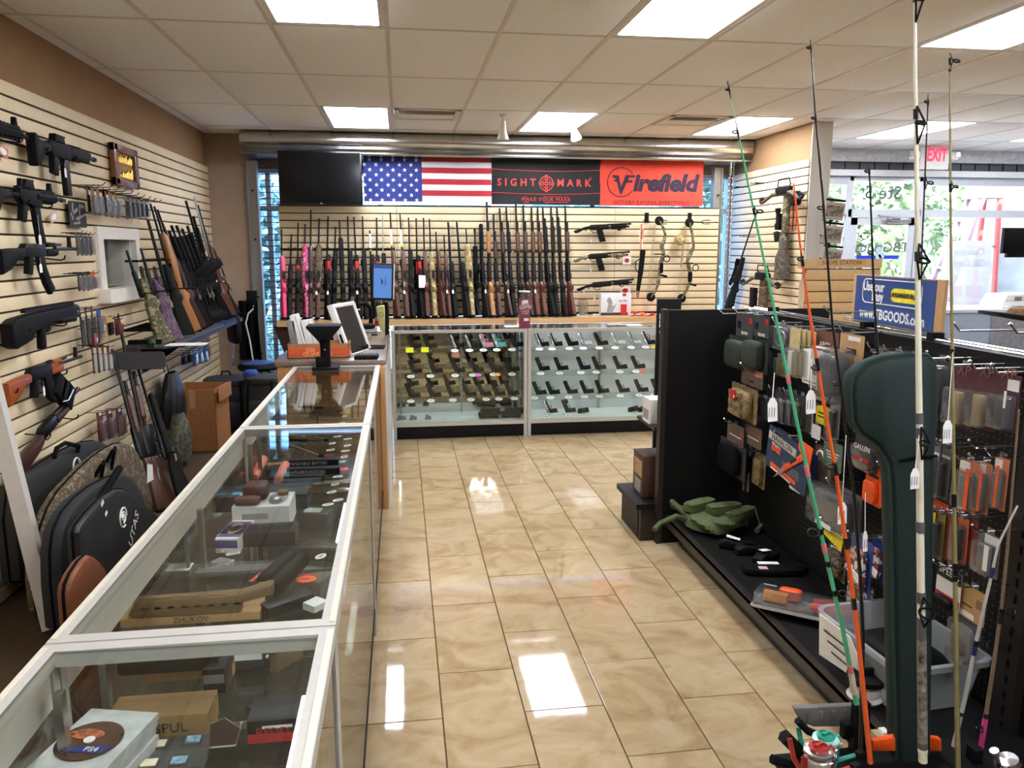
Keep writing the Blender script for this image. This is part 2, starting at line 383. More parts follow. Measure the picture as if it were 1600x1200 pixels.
# ---- back: taupe wall strip, shop window behind a rolled grille
struct('wall_back', MB().cuboid((WL - .1, BY, 0), (-1.57, BY + .1, 3)).cuboid((-1.62, BY + .1, 0), (-1.57, SF + .1, 3)), M_TAUPE)
struct('wall_front', MB().cuboid((WL - .1, -4.1, 0), (9.2, -4, 3)), M_TAN)
struct('wall_right', MB().cuboid((9.1, -4, 0), (9.2, 9.2, 3)), mat('pale grey paint', (196, 196, 196), .8))
struct('baseboard_back', MB().cuboid((WL + .02, BY - .012, 0), (-1.57, BY, .1)), BLKM)
M_ALW = mat('white window frame', (200, 204, 208), .4, .2, .02)
def window(name, x0, x1, z0, z1, xs, zs, th=.05, y=SF, gm=None):
    w = struct(name, MB(), M_ALW)
    for x in [x0, x1] + xs: obj('mullion', MB().cuboid((x - th / 2, y - .05, z0), (x + th / 2, y + .06, z1)), M_ALW, w, smooth=False)
    for z in [z0 + th / 2, z1 - th / 2] + zs: obj('transom_bar', MB().cuboid((x0, y - .045, z - th / 2), (x1, y + .055, z + th / 2)), M_ALW, w, smooth=False)
    xx = sorted([x0, x1] + xs); zz = sorted([z0, z1] + zs)
    for a, b in zip(xx, xx[1:]):
        for c, d in zip(zz, zz[1:]): obj('pane', MB().cuboid((a + th / 2, y, c + th / 2), (b - th / 2, y + .006, d - th / 2)), gm or GLS, w, smooth=False)
    return w
window('window_2', -1.55, SX, .3, 2.56, [-1.40, -.2, 1.0, 2.2, 3.3], [2.14], gm=glass('blue window film', (172, 196, 224), 1, .10))
struct('trim_3', MB().cuboid((-1.6, SF - .05, 0), (SX, SF + .08, .3)).cuboid((-1.6, SF - .05, 2.56), (SX, SF + .08, 2.95)), M_TAUPE)
def grille(x0, x1, y, z0, z1, lab, pitch=.062):
    t = thing('security_grille', lab, 'grille', T(((x0 + x1) / 2, y, z0)))
    rm = mesh('rod', MB().cyl(((x0 - x1) / 2, 0, 0), ((x1 - x0) / 2, 0, 0), .004, n=6), mat('dark grille steel', (52, 54, 60), .5, .6))
    for k in range(int((z1 - z0) / pitch)): obj('rod', rm, None, t, T((0, 0, k * pitch)))
    ln = MB(); x = (x0 - x1) / 2 + .1
    while x < (x1 - x0) / 2: ln.cyl((x, 0, 0), (x, 0, z1 - z0), .003, n=5); x += .23
    obj('link', ln, mat('dark grille steel'), t, kind='stuff'); return t
grille(-1.56, 3.62, 8.76, .12, 2.64, 'rolling steel rod grille drawn down over the back window')
M_GALV = mat('galvanised sheet', (206, 204, 200), .22, 1, .06, 3)
t = thing('roller_drum', 'shiny galvanised roller hood above the flag and banners', 'shutter', T((0, 0, 0)))
prof = [(8.8, 2.645), (8.42, 2.645), (8.41, 2.66), (8.44, 2.68), (8.36, 2.70)] + [(8.43 - .085 * math.cos(math.radians(a)), 2.785 + .085 * math.sin(math.radians(a))) for a in range(-70, 91, 16)] + [(8.8, 2.871)]
hd = MB(); m_ = len(prof)
hd.add([(x, y, z) for x in (-1.55, SX - .02) for y, z in prof], [(i, i + 1, m_ + i + 1, m_ + i) for i in range(m_ - 1)] + [tuple(range(m_)), tuple(range(2 * m_ - 1, m_ - 1, -1))])
obj('hood', hd, M_GALV, t)
M_CHAN = mat('grey steel channel', (150, 146, 138), .45, .5, .05)
for x, l in ((-1.50, 'left'), (3.56, 'right')):
    ch = MB().cuboid((-.05, -.04, 0), (.05, .04, .004 + 2.6)); ch.cuboid((-.05, -.06, 0), (-.035, -.04, 2.6)).cuboid((.035, -.06, 0), (.05, -.04, 2.6))
    o = thing('guide_rail', 'grey steel guide rail at the %s end of the rod grille' % l, 'rail', T((x, 8.70, 0))); obj('channel', ch, M_CHAN, o, None, False)
    for z in (.6, 1.2, 1.8, 2.3): obj('bolt', MB().cyl((0, -.05, z), (0, -.07, z), .012, n=8), STEEL, o)
# ---- right wing wall
struct('wall_wing', MB().cuboid((SX, 7.16, 0), (SX + .19, 8.98, CEIL - .004)), mat('tan wall paint'))
ww = bpy.data.objects['wall_wing']
obj('end_panel', MB().cuboid((SX - .004, 7.145, 0), (SX + .195, 7.158, CEIL - .006)), mat('white wall panel', (226, 222, 214), .6, 0, .01), ww)
obj('groove_backing', MB().cuboid((SX - .003, 7.162, 0), (SX - .0005, 8.9, ZT - .004)), M_GROOVE, ww)
for k in range(n): slat(ww, 1.735, onright((SX - .010, 8.90, ZT - SP * (k + 1) + .004)))
# chain beside the wing wall
ch = MB()
for k in range(46):
    z = 2.62 - k * .036; a = R(90 * (k % 2), 'Z')
    for dx in (-.02, .02): ch.tube([(math.cos(q) * .010, 0, math.sin(q) * .022) for q in [i * math.pi / 4 for i in range(8)]], .003, 4, T((3.70 + dx, 8.62, z)) @ a, closed=True)
tag(obj('chain', ch, CHROME), 'long doubled steel link chain hanging beside the wing wall', 'chain', kind='stuff')
# ---- slatted display panel in front of the back window
BX0, BX1, BZ0, BZ1 = -1.24, 3.56, .98, 2.155
t = thing('slatwall_panel', 'wide cream slatted panel that carries the rifle rack at the back', 'display panel', T((0, 8.6, 0)))
obj('groove_backing', MB().cuboid((BX0, .002, BZ0), (BX1, .022, BZ1)), M_GROOVE, t)
for k in range(15):
    z = BZ1 - SP * (k + 1)
    for a, b in ((BX0, -.029), (-.025, 1.19), (1.194, 2.36), (2.364, BX1)): slat(t, b - a, onback((a, -.008, z)))
for a in (BX0 + .02, 1.1, BX1 - .1): obj('leg', MB().cuboid((a, 0, 0), (a + .08, .08, BZ0)), OAKW, t, smooth=False)
t = thing('display_shelf', 'long pale pine ledge under the rifle rack', 'shelf', T((0, 0, 0)))
M_PINE = wood('pale pine', (196, 152, 98), (214, 174, 122), .7, (1, 14, 14), 0)
obj('board', MB().cuboid((-1.27, 8.28, .915), (2.85, 8.585, .975)), M_PINE, t)
for x in (-1.2, .2, .95, 1.95, 2.75): obj('bracket', MB().prism([(-.02, -.3), (.02, -.3), (.12, 0), (-.12, 0)], .04, T((x, 8.40, .915))), WALN, t)
# ================================================================ long guns
# every gun: muzzle towards +x, sights up (+z), thickness along y, butt at x = 0
def price_tag(parent, p, w=.022, h=.038, drop=.05, name='price_tag', fr=None):
    o = obj(name, MB().prism([(-w / 2, -drop - h), (w / 2, -drop - h), (w / 2, -drop - h * .25), (w * .25, -drop), (-w * .25, -drop), (-w / 2, -drop - h * .25)], .0012), PAPER, parent, fr if fr is not None else T(p))
    obj('string', MB().cyl((0, 0, 0), (0, 0, -drop), .0008, n=4), PAPER, o); return o
def bolt_gun(t, L, st, fe=.62, w=.046, metal=STEEL, scope=False, redtag=False, label=False, fat=1.0, bw=.010, lever=False, btm=None):
    f = L * fe
    out = [(0, .004), (.10, .006), (.30, -.004), (.335, -.016), (.38, -.012), (f - .02, -.010), (f, -.018), (f, -.034), (f - .03, -.046 * fat), (.56, -.058 * fat), (.45, -.066), (.405, -.066), (.37, -.064), (.335, -.082), (.305, -.108), (.275, -.104), (.25, -.084), (.10, -.112), (0, -.128)]
    obj('stock', MB().prism(out, w, None, .013), st, t)
    obj('recoil_pad', MB().box((-.009, 0, -.062), (.018, w * .95, .128), None, .006), BLKM, t)
    obj('barrel', MB().tube([(.46, 0, .006), (.60, 0, .006), (L, 0, .006)], [.014, bw, bw * .8], 10), metal, t)
    obj('receiver', MB().tube([(.345, 0, .006), (.36, 0, .007), (.53, 0, .007)], [.010, .017, .017], 10).box((.44, 0, -.07), (.08, .03, .016)), metal, t)
    if lever: obj('lever_loop', MB().tube([(.44, 0, -.065), (.40, 0, -.10), (.34, 0, -.115), (.29, 0, -.125), (.27, 0, -.11), (.32, 0, -.09), (.36, 0, -.07)], .005, 6), metal, t)
    else: obj('bolt_handle', MB().tube([(.37, 0, .006), (.372, -.03, -.004), (.365, -.055, -.03)], [.006, .005, .005], 6).lathe([(0, -.01), (.009, -.006), (.009, .006), (0, .01)], 8, T((.364, -.058, -.036))), metal, t)
    obj('trigger_guard', MB().tube([(.43, 0, -.066), (.42, 0, -.092), (.38, 0, -.096), (.355, 0, -.07)], .004, 6).tube([(.392, 0, -.06), (.385, 0, -.085)], .003, 5), metal, t)
    if scope:
        obj('scope', MB().lathe([(.019, 0), (.021, .05), (.013, .09), (.013, .22), (.016, .235), (.024, .27), (.024, .32)], 12, T((.29, 0, .052)) @ R(90, 'Y')).box((.40, 0, .03), (.02, .02, .03)).box((.50, 0, .03), (.02, .02, .03)), BLK, t)
    if redtag: obj('hang_sticker', MB().cuboid((f - .20, -w / 2 - .002, -.05), (f - .07, -w / 2 - .0005, -.018)).cuboid((f - .20, -.018, -.062), (f - .07, .018, -.059)), RED, t)
    if label: obj('barrel_sticker', MB().tube([(f + .06, 0, .006), (f + .22, 0, .006)], bw + .003, 10), PAPER, t); obj('sticker_end', MB().tube([(f + .04, 0, .006), (f + .06, 0, .006)], bw + .004, 10), YEL, t)
def pump_gun(t, L, st, fo, fe0=.66, fe1=.90, w=.044, metal=STEEL, bw=.012, tube_end=None):
    out = [(0, .0), (.12, .002), (.33, -.004), (.36, .004), (.36, -.05), (.335, -.058), (.31, -.09), (.28, -.09), (.24, -.066), (.10, -.104), (0, -.13)]
    obj('stock', MB().prism(out, w, None, .013), st, t)
    obj('recoil_pad', MB().box((-.010, 0, -.065), (.02, w * .95, .13), None, .006), BLKM, t)
    obj('receiver', MB().prism([(.35, .01), (.38, .026), (.57, .026), (.575, .01), (.575, -.036), (.36, -.042)], .038, None, .008), metal, t)
    obj('trigger_guard', MB().tube([(.45, 0, -.038), (.44, 0, -.068), (.40, 0, -.07), (.37, 0, -.04)], .004, 6), metal, t)
    obj('barrel', MB().tube([(.57, 0, .012), (L, 0, .012)], [bw, bw * .9], 10).lathe([(0, 0), (.003, .002), (.003, .006)], 6, T((L - .02, 0, .012 + bw * .8))), metal, t)
    te = tube_end or min(L - .12, fe1 + .10)
    obj('magazine_tube', MB().tube([(.57, 0, -.018), (te, 0, -.018)], .012, 10), metal, t)
    n_ = 9; pr = [(.012, 0), (.022, .01)] + [(.0245 - .0025 * (k % 2), .02 + (fe1 - fe0 - .04) * k / n_) for k in range(n_ + 1)] + [(.022, fe1 - fe0 - .01), (.012, fe1 - fe0)]
    obj('forend', MB().lathe(pr, 12, T((fe0, 0, -.014)) @ R(90, 'Y')), fo, t)
def ar_gun(t, L, m=BLK, hg=(.55, .85), stock=True, mag=.20, sights=True, w=.05, optic=None, butt=True):
    if stock: obj('buttstock', MB().prism([(0, .0), (.02, .02), (.12, .015), (.18, -.0), (.20, -.028), (.12, -.035), (.04, -.12), (0, -.13)], w * .9, None, .010), m, t)
    obj('buffer_tube', MB().tube([(.12 if stock else .0, 0, -.008), (.30, 0, -.008)], .016, 10), m, t)
    obj('receiver', MB().prism([(.28, .022), (.52, .024), (.52, -.05), (.50, -.06), (.42, -.06), (.40, -.05), (.31, -.045), (.28, -.02)], w * .8, None, .006).box((.40, 0, .030), (.24, .02, .010)), m, t)
    obj('grip', MB().prism([(.32, -.04), (.37, -.045), (.335, -.14), (.285, -.13)], .034, None, .010), m, t)
    if mag: obj('magazine', MB().prism([(.435, -.05), (.50, -.05), (.512, -.05 - mag * .5), (.535, -.05 - mag), (.47, -.06 - mag), (.447, -.05 - mag * .5)], .028, None, .005), m, t)
    obj('trigger_guard', MB().tube([(.44, 0, -.055), (.42, 0, -.075), (.38, 0, -.075), (.365, 0, -.05)], .004, 6), m, t)
    hb = MB().tube([(hg[0] - .03, 0, -.004), (hg[1], 0, -.004)], .027, 8).box(((hg[0] + hg[1]) / 2, 0, .026), (hg[1] - hg[0], .02, .010))
    for k in range(int((hg[1] - hg[0]) / .035)): hb.box((hg[0] + .02 + .035 * k, 0, .033), (.012, .022, .006)).box((hg[0] + .02 + .035 * k, 0, -.034), (.012, .02, .008))
    obj('handguard', hb, m, t)
    obj('barrel', MB().tube([(hg[1] - .02, 0, -.004), (L, 0, -.004)], .009, 10).tube([(L - .05, 0, -.004), (L, 0, -.004)], .013, 8), STEEL, t)
    if sights:
        for x in (.33, hg[1] - .04): obj('sight', MB().prism([(x - .02, .03), (x + .02, .03), (x + .012, .06), (x + .012, .075), (x - .008, .075), (x - .012, .05)], .022, None, .003), m, t)
    if optic: obj('optic', MB().prism([(.34, .03), (.45, .03), (.44, .06), (.45, .075), (.36, .075), (.345, .055)], .04, None, .006), m, t)
def camo_cover(t, L, m):      # soft sleeve drawn over the middle of a rifle
    obj('sleeve', MB().tube([(.28, 0, -.03), (.34, 0, -.03), (.55, 0, -.028), (.72, 0, -.02), (.76, 0, -.01)], [.030, .040, .040, .034, .018], 12), m, t)
# ---- rack of forty long guns along the back panel
RACK = [  # tip x, tip y, butt x, build, stock material, words, options
 (440, 358, 441, 'b', PINK, 'hot pink synthetic rifle', dict(fe=.70)),
 (455.5, 366, 451, 'b', SYN, 'short black rifle with a red sticker', dict(redtag=1)),
 (466, 348, 464, 'b', SYN, 'black rifle with a red sticker right beside the pink camouflage one', dict(redtag=1)),
 (477, 350, 475, 'c', PCAMO, 'rifle in wide pink and black camouflage', dict(fe=.66)),
 (486, 328, 484, 'b', DKW, 'long dark wood rifle just right of the pink camouflage one', dict(fe=.66)),
 (499, 341, 495, 'c', BCAMO, 'wooden rifle in a brown bark camouflage sleeve', dict(fe=.70)),
 (513, 338, 509, 'b', SYN, 'black rifle with a red sticker right of the bark camouflage sleeve', dict(redtag=1, scope=1)),
 (524.5, 354, 520, 'b', BLK, 'thick black rifle with a stubby barrel left of the pale register screen', dict(fat=1.4, fe=.74, scope=1)),
 (530.5, 345, 537, 'b', SYN, 'charcoal rifle with a high wide fore end', dict(fe=.82, fat=1.3)),
 (543.5, 338, 548, 'b', SYN, 'long charcoal rifle between the high fore end one and a red sticker', dict(fat=1.2, fe=.68)),
 (553, 339, 561, 'b', BLK, 'black rifle with a red sticker above the register screen', dict(redtag=1, scope=1)),
 (566.5, 338, 571, 'b', SYN, 'plain charcoal rifle two left of the blue monitor', dict(scope=1, fe=.68)),
 (578, 360, 583, 'b', SYN, 'black rifle with a white and yellow barrel sticker beside the blue monitor', dict(label=1, fe=.72)),
 (588.5, 340, 590, 'b', SYN, 'black rifle with a red sticker above the blue monitor', dict(redtag=1)),
 (598, 335, 600, 'b', SYN, 'black rifle with a thin silver barrel behind the blue monitor', dict(metal=ALU, bw=.007)),
 (610, 332, 617, 'b', WALN, 'walnut rifle with a white barrel sticker at the monitor edge', dict(label=1, fe=.64)),
 (625, 333, 634, 'b', WALN, 'walnut rifle with a white barrel sticker clear of the monitor', dict(label=1, fe=.64, scope=1)),
 (638.5, 340, 643, 'b', SYN, 'black rifle left of the big white card', dict(fat=1.2, fe=.68)),
 (650.5, 341, 654, 'b', BLK, 'black rifle with a red sticker and a big white card', dict(redtag=1, scope=1)),
 (662, 340, 665, 'b', REDW, 'reddish wood rifle right of the big white card', dict(fe=.66, scope=1)),
 (671, 342, 677, 'b', TCAMO, 'slim tan camouflage rifle near the centre of the rack', dict(fe=.66)),
 (681.5, 362, 688, 'b', REDW, 'taller of the two short reddish lever rifles', dict(lever=1, fe=.78, w=.036)),
 (694, 367, 699.5, 'b', REDW, 'shorter of the two short reddish lever rifles', dict(lever=1, fe=.78, w=.036)),
 (700.5, 347, 709, 'b', SYN, 'left of two leaning charcoal rifles with heavy barrels', dict(bw=.014, fe=.58)),
 (714, 347, 726, 'b', SYN, 'right of two leaning charcoal rifles with heavy barrels', dict(bw=.014, fe=.58)),
 (728.5, 358, 735, 'c', TCAMO, 'tan camouflage shotgun with a black butt', dict(fe=.8)),
 (741.5, 357, 745, 'a', BLK, 'black carbine with a round handguard in the rack', {}),
 (750.5, 356, 755.5, 'p', BLK, 'black pump shotgun beside the carbine', dict(fe0=.70, fe1=.98, s=SYN)),
 (761, 315.5, 766, 'p', OAKW, 'tall pump shotgun with honey coloured wood', dict(s=OAKW)),
 (771.5, 334, 777, 'p', DKW, 'shotgun with a thick muzzle choke and dark fore end', dict(s=DKW, fe0=.60, fe1=.80)),
 (781.5, 325, 791, 'p', DKW, 'dark brown pump shotgun third from the rack gap', dict(s=DKW)),
 (791.5, 323.5, 800.5, 'p', SYN, 'black pump shotgun left of the rack gap', dict(s=SYN)),
 (806.5, 317, 812, 'p', WALN, 'walnut pump shotgun right of the rack gap', dict(s=SYN)),
 (818.5, 320, 823, 'p', DKW, 'dark wood pump shotgun behind the maroon sale box', dict(s=DKW)),
 (831, 323, 835, 'p', WALN, 'walnut pump shotgun directly right of the maroon sale box', dict(s=REDW)),
 (840.5, 323, 846.5, 'p', WALN, 'walnut pump shotgun fourth from the right rack end', dict(s=REDW)),
 (849, 324, 858, 'p', SYN, 'black shotgun fourth from the right end, with the lowest muzzle', dict(s=SYN, fe1=.96)),
 (861.5, 322, 867, 'p', SYN, 'black shotgun third from the right rack end', dict(s=SYN, fe1=.96)),
 (870.5, 322, 879, 'p', SYN, 'black shotgun second from the right rack end', dict(s=SYN, fe1=.96)),
 (884, 321, 888, 'p', DKW, 'dark wood shotgun last at the right rack end', dict(s=REDW)),
]
RACK[36] = RACK[36][:5] + ('black shotgun right of the walnut ones near the right rack end',) + RACK[36][6:]
RACK[35] = RACK[35][:5] + ('walnut pump shotgun leftmost of the last five at the right rack end',) + RACK[35][6:]
for i, (tx, ty, bx, kd, m, wd, op) in enumerate(RACK):
    a = PY(bx, 496.5, 8.40); a.z = .996; b = PY(tx, ty, 8.535)
    d = b - a; L = d.length; side = (-.18 if i % 3 else -.4) * X_ + Y_ * .9
    t = thing('rifle' if kd != 'p' else 'shotgun', (wd + ' in the back rack') if len(wd.split()) <= 12 else wd, 'gun', FR(a, d, side), 'long guns in the back rack')
    if kd == 'b': bolt_gun(t, L, m, **op)
    elif kd == 'c': bolt_gun(t, L, WALN if m is BCAMO else m, **op); camo_cover(t, L, m)
    elif kd == 'a': ar_gun(t, L, m, hg=(.52, .74), mag=.1)
    else:
        op = dict(op); s_ = op.pop('s'); pump_gun(t, L, s_, m, **op)
    if i in (5, 6, 10, 12, 16, 22, 27, 30, 34, 23): price_tag(t, None, fr=FR((.33, -.02, -.10), (0, 1, 0), (1, 0, 0)), drop=.06)
    if i == 18: obj('white_card', MB().box((.36, -.0, -.11), (.13, .08, .002), R(0, 'X')), PAPER, t)
def rack_rail(x0, x1, y, z, name, lab, yy=8.50, prongs=True, step=.0675):
    t = thing(name, lab, 'gun rack', T((0, 0, 0)))
    a, b = PY(x0, y, yy), PY(x1, y, yy); a.z = b.z = (a.z + b.z) / 2
    obj('rail', MB().cyl(a, b, .008, n=8), BLK, t)
    if prongs:
        pm = mesh('prong', MB().tube([(0, .06, 0), (0, -.07, 0), (0, -.08, .012)], .004, 6).lathe([(0, 0), (.006, .003), (0, .012)], 6, T((0, -.08, .01))), BLK)
        x = a.x + .03
        while x < b.x: obj('prong', pm, None, t, T((x, yy, a.z))); x += step
    return t
for nm, y in (('top', 389), ('middle', 445), ('bottom', 467.5)):
    for sec, (x0, x1) in (('left', (437, 617)), ('middle', (625, 797)), ('right', (803, 888))):
        rack_rail(x0, x1, y + (x0 - 437) * .012, 0, 'gun_rack_rail', 'black %s rail of the %s rifle rack section' % (nm, sec), prongs=(nm != 'bottom'))
# ---- three short pump guns hung on the panel
def short_pump(p0, p1, lab, mag, camofe):
    a, b = PY(*p0, 8.5), PY(*p1, 8.5); L = (b - a).length; t = thing('pump_firearm', lab, 'gun', FR(a, b - a, Z_)); k = L / .62
    m = GCAMO if camofe else BLK
    Sx = Matrix.Scale(k, 4)
    obj('grip', MB().prism([(-.01, -.05), (.01, -.065), (.04, -.06), (.09, -.035), (.16, -.03), (.165, .005), (.12, .0), (.06, -.018), (.015, -.03), (-.008, -.035)], .036, Sx, .012), m, t)
    obj('receiver', MB().prism([(.15, .0), (.18, .018), (.37, .018), (.37, -.038), (.20, -.042), (.15, -.03)], .042, Sx, .008), BLK2, t)
    obj('trigger_guard', MB().tube([(.25, 0, -.04), (.24, 0, -.066), (.20, 0, -.066), (.17, 0, -.035)], .004, 6, Sx), STEEL, t)
    obj('barrel', MB().tube([(.36, 0, .010), (.62, 0, .010)], .011, 10, Sx).tube([(.36, 0, -.018), (.60, 0, -.018)], .011, 10, Sx).lathe([(0, 0), (.004, 0), (.004, .008)], 6, Sx @ T((.605, 0, .02))), STEEL, t)
    obj('forend', MB().prism([(.40, .004), (.56, .004), (.575, -.01), (.56, -.036), (.41, -.036), (.395, -.02)], .046, Sx, .012), m, t)
    obj('hand_strap', MB().tube([(.46, -.02, -.03), (.47, -.03, -.055), (.50, -.02, -.05)], .006, 6, Sx), BLK, t)
    if mag: obj('magazine', MB().prism([(.235, -.03), (.30, -.03), (.335, -.165), (.27, -.17)], .03, Sx, .004), BLK, t)
    price_tag(t, (.17 * k, -.03, -.06), .014, .03, .08)
    hk = thing('wall_hook', 'pair of wire hooks holding the ' + lab.split(' hung')[0], 'hook', FR(a, b - a, Z_))
    for x in (.12, .46): obj('hook', MB().tube([(x, .085, -.03), (x, -.035, -.045), (x, -.045, -.02)], .0035, 6, Sx), BLK, hk)
short_pump((898, 355), (986, 351), 'uppermost black short pump firearm with a box magazine hung on the panel', True, False)
short_pump((897, 401), (984, 395), 'camouflage gripped short pump firearm with a box magazine hung on the panel', True, True)
short_pump((902, 446), (990, 438), 'lowest black short pump firearm without magazine hung on the panel', False, False)
for x0, y0, x1, y1, lab in ((973, 401, 986, 413, 'pink edged price card beside the camouflage short pump gun'), (969, 448, 985, 460, 'white info card under the lowest short pump gun'), (660, 401, 661, 402, None)):
    if lab: a, b = PY(x0, y0, 8.57), PY(x1, y1, 8.57); t = thing('price_card', lab, 'card', onback((a + b) / 2)); w_, h_ = b.x - a.x, a.z - b.z; obj('card', MB().prism(rrect(-w_ / 2, -h_ / 2, w_ / 2, h_ / 2, .008), .002), PAPER, t); obj('print', MB().prism(oval(0, 0, w_ * .28, h_ * .3), .001, T((0, -.0016, 0))).prism(oval(0, 0, w_ * .2, h_ * .2), .001, T((0, -.002, 0))), RED, t)
# ================================================================ left wall
XW = WL + .02
def ak_gun(t, L, st, fo, stock=True, mag=True, dx=0):
    if stock: obj('stock', MB().prism([(0, -.01), (.10, -.002), (.235, .0), (.245, -.012), (.245, -.045), (.18, -.05), (.08, -.105), (.0, -.125)], .042, None, .012), st, t)
    obj('receiver', MB().prism([(.235, -.0), (.26, .022), (.46, .022), (.48, .008), (.48, -.045), (.25, -.045)], .036, None, .006), BLK2, t)
    obj('rear_sight', MB().prism([(.46, .018), (.52, .018), (.51, .034), (.47, .03)], .02, None, .003), BLK2, t)
    obj('grip', MB().prism([(.29, -.04), (.335, -.042), (.305, -.135), (.26, -.128)], .034, None, .009), BLK, t)
    obj('trigger_guard', MB().tube([(.39, 0, -.045), (.38, 0, -.07), (.35, 0, -.07), (.33, 0, -.045)], .004, 6), BLK2, t)
    if mag: obj('magazine', MB().prism([(.40, -.04), (.46, -.04), (.475, -.10), (.515, -.17), (.555, -.215), (.505, -.245), (.455, -.19), (.415, -.11)], .028, None, .004), BLK, t)
    obj('lower_handguard', MB().prism([(.485, -.005), (.63, -.003), (.63, -.038), (.60, -.045), (.485, -.045)], .042, None, .012), fo, t)
    obj('upper_handguard', MB().prism([(.51, .004), (.62, .004), (.615, .028), (.515, .030)], .034, None, .010), fo, t)
    obj('barrel', MB().cyl((.62, 0, -.004), (L, 0, -.004), .009).cyl((.60, 0, .018), (.70, 0, .018), .008), STEEL, t)
    obj('front_sight', MB().prism([(L - .10, -.01), (L - .06, -.01), (L - .068, .045), (L - .066, .06), (L - .092, .06), (L - .09, .045)], .016, None, .003), BLK2, t)
def bullpup(t, L):
    obj('body', MB().prism([(0, -.11), (.0, .0), (.06, .02), (.22, .03), (L - .12, .035), (L - .06, .03), (L - .06, -.025), (.42, -.04), (.38, -.05), (.25, -.06), (.20, -.10), (.04, -.125)], .065, None, .012), BLK, t)
    rb = MB().box((L * .58, 0, .045), (L * .72, .024, .016))
    for k in range(18): rb.box((L * .25 + k * L * .038, 0, .056), (.012, .026, .008))
    obj('top_rail', rb, BLK2, t)
    obj('grip', MB().prism([(.34, -.04), (.385, -.045), (.375, -.165), (.325, -.16)], .036, None, .010), BLK, t)
    obj('trigger_guard', MB().prism([(.385, -.045), (.47, -.04), (.46, -.075), (.42, -.085), (.385, -.08)], .02, None, .005), BLK, t)
    obj('barrel', MB().cyl((L - .25, 0, .018), (L, 0, .018), .020, n=12).cyl((L - .25, -.016, -.018), (L - .02, -.016, -.018), .017, n=12).cyl((L - .25, .016, -.018), (L - .02, .016, -.018), .017, n=12), BLK2, t)
    obj('pump_handle', MB().prism([(L - .30, -.02), (L - .07, -.02), (L - .08, -.055), (L - .28, -.05)], .07, None, .012), BLK, t)
def wall_hooks(lab, Y0, z, n_, dy, x=.10):
    t = thing('wall_hook', lab, 'hook', onleft((XW, Y0, z)))
    for k in range(n_): obj('hook', MB().tube([(k * dy, .0, 0), (k * dy, -x, -.004), (k * dy, -x - .015, .012)], .003, 6), BLK, t)
GX = XW + .075
def lgun(kind, p, lab, build, tilt=0, zdir=Z_):
    t = thing(kind, lab, 'gun', FR((GX, p[0], p[1]), Y_ + Z_ * math.tan(math.radians(tilt)), Z_)); build(t); return t
def hookpair(lab, p, x0, x1, dz=-.035):
    t = thing('wall_hook', lab, 'hook', onleft((XW, p[0], p[1])))
    for x in (x0, x1): obj('hook', MB().tube([(x, 0, dz), (x, -.085, dz - .012), (x, -.105, dz - .004), (x, -.11, dz + .015)], .004, 6), BLK, t)
m = PX(41, 213, GX); lgun('rifle', (m.y - .88, m.z), 'black rifle with raised sights cut off by the left picture edge, topmost', lambda t: ar_gun(t, .88, hg=(.52, .80)))
hookpair('black hooks under the topmost rifle at the left edge', (m.y - .88, m.z), .40, .76)
b, m = PX(62, 224, GX), PX(147, 242, GX); L = m.y - PX(47, 220, GX).y; y0 = m.y - L
def gB(t):
    k = Matrix.Scale(1, 4)
    obj('brace', MB().prism([(0, .035), (.03, .045), (.06, .02), (.20, .012), (.20, -.03), (.12, -.045), (.06, -.11), (.02, -.125), (0, -.11)], .055, None, .014), BLK, t)
    obj('receiver', MB().prism([(.18, .018), (.22, .03), (.46, .03), (.46, -.04), (.42, -.055), (.22, -.05)], .046, None, .008), BLK, t)
    obj('grip', MB().prism([(.24, -.04), (.30, -.045), (.285, -.15), (.225, -.14)], .036, None, .010), BLK, t)
    obj('magazine', MB().prism([(.375, -.04), (.435, -.04), (.445, -.25), (.38, -.25)], .030, None, .004), BLK2, t)
    obj('trigger_guard', MB().tube([(.375, 0, -.05), (.36, 0, -.08), (.32, 0, -.08), (.30, 0, -.05)], .004, 6), BLK, t)
    hb = MB().prism([(.45, .028), (L - .14, .028), (L - .12, .0), (L - .14, -.038), (.45, -.036)], .05, None, .010)
    for q in range(5): hb.box((.48 + .035 * q, 0, .034), (.014, .024, .010)).box((.48 + .035 * q, 0, -.042), (.014, .024, .010))
    obj('handguard', hb, BLK, t)
    obj('optic', MB().prism([(.26, .03), (.40, .03), (.39, .055), (.41, .072), (.28, .075), (.27, .05)], .04, None, .006), BLK, t)
    obj('barrel', MB().cyl((L - .14, 0, -.004), (L, 0, -.004), .010).cyl((L - .03, 0, -.004), (L, 0, -.004), .015).box((L - .07, 0, .01), (.012, .012, .03)), STEEL, t)
    price_tag(t, (.33, -.03, -.075), .026, .05, .03)
lgun('pistol_carbine', (y0, b.z), 'stubby black carbine with a thick rubber stock and straight magazine', gB)
hookpair('black hooks under the stubby carbine', (y0, b.z), .12, .50)
m = PX(100, 315, GX); lgun('rifle', (m.y - .84, m.z + .01), 'black rifle with long grip and magazine above the white price tag', lambda t: (ar_gun(t, .84, hg=(.50, .70), mag=.19, optic=1), price_tag(t, (.42, -.03, -.10), .03, .05, .10)))
hookpair('black hooks under the long grip rifle', (m.y - .84, m.z), .33, .60)
m = PX(118, 393, GX); lgun('rifle', (m.y - .90, m.z + .02), 'all black curved magazine rifle, third gun above the wood stocked ones', lambda t: (ak_gun(t, .90, BLK, BLK), price_tag(t, (.36, -.03, -.05), .03, .045, .03)))
hookpair('black hooks under the all black curved magazine rifle', (m.y - .90, m.z), .33, .66)
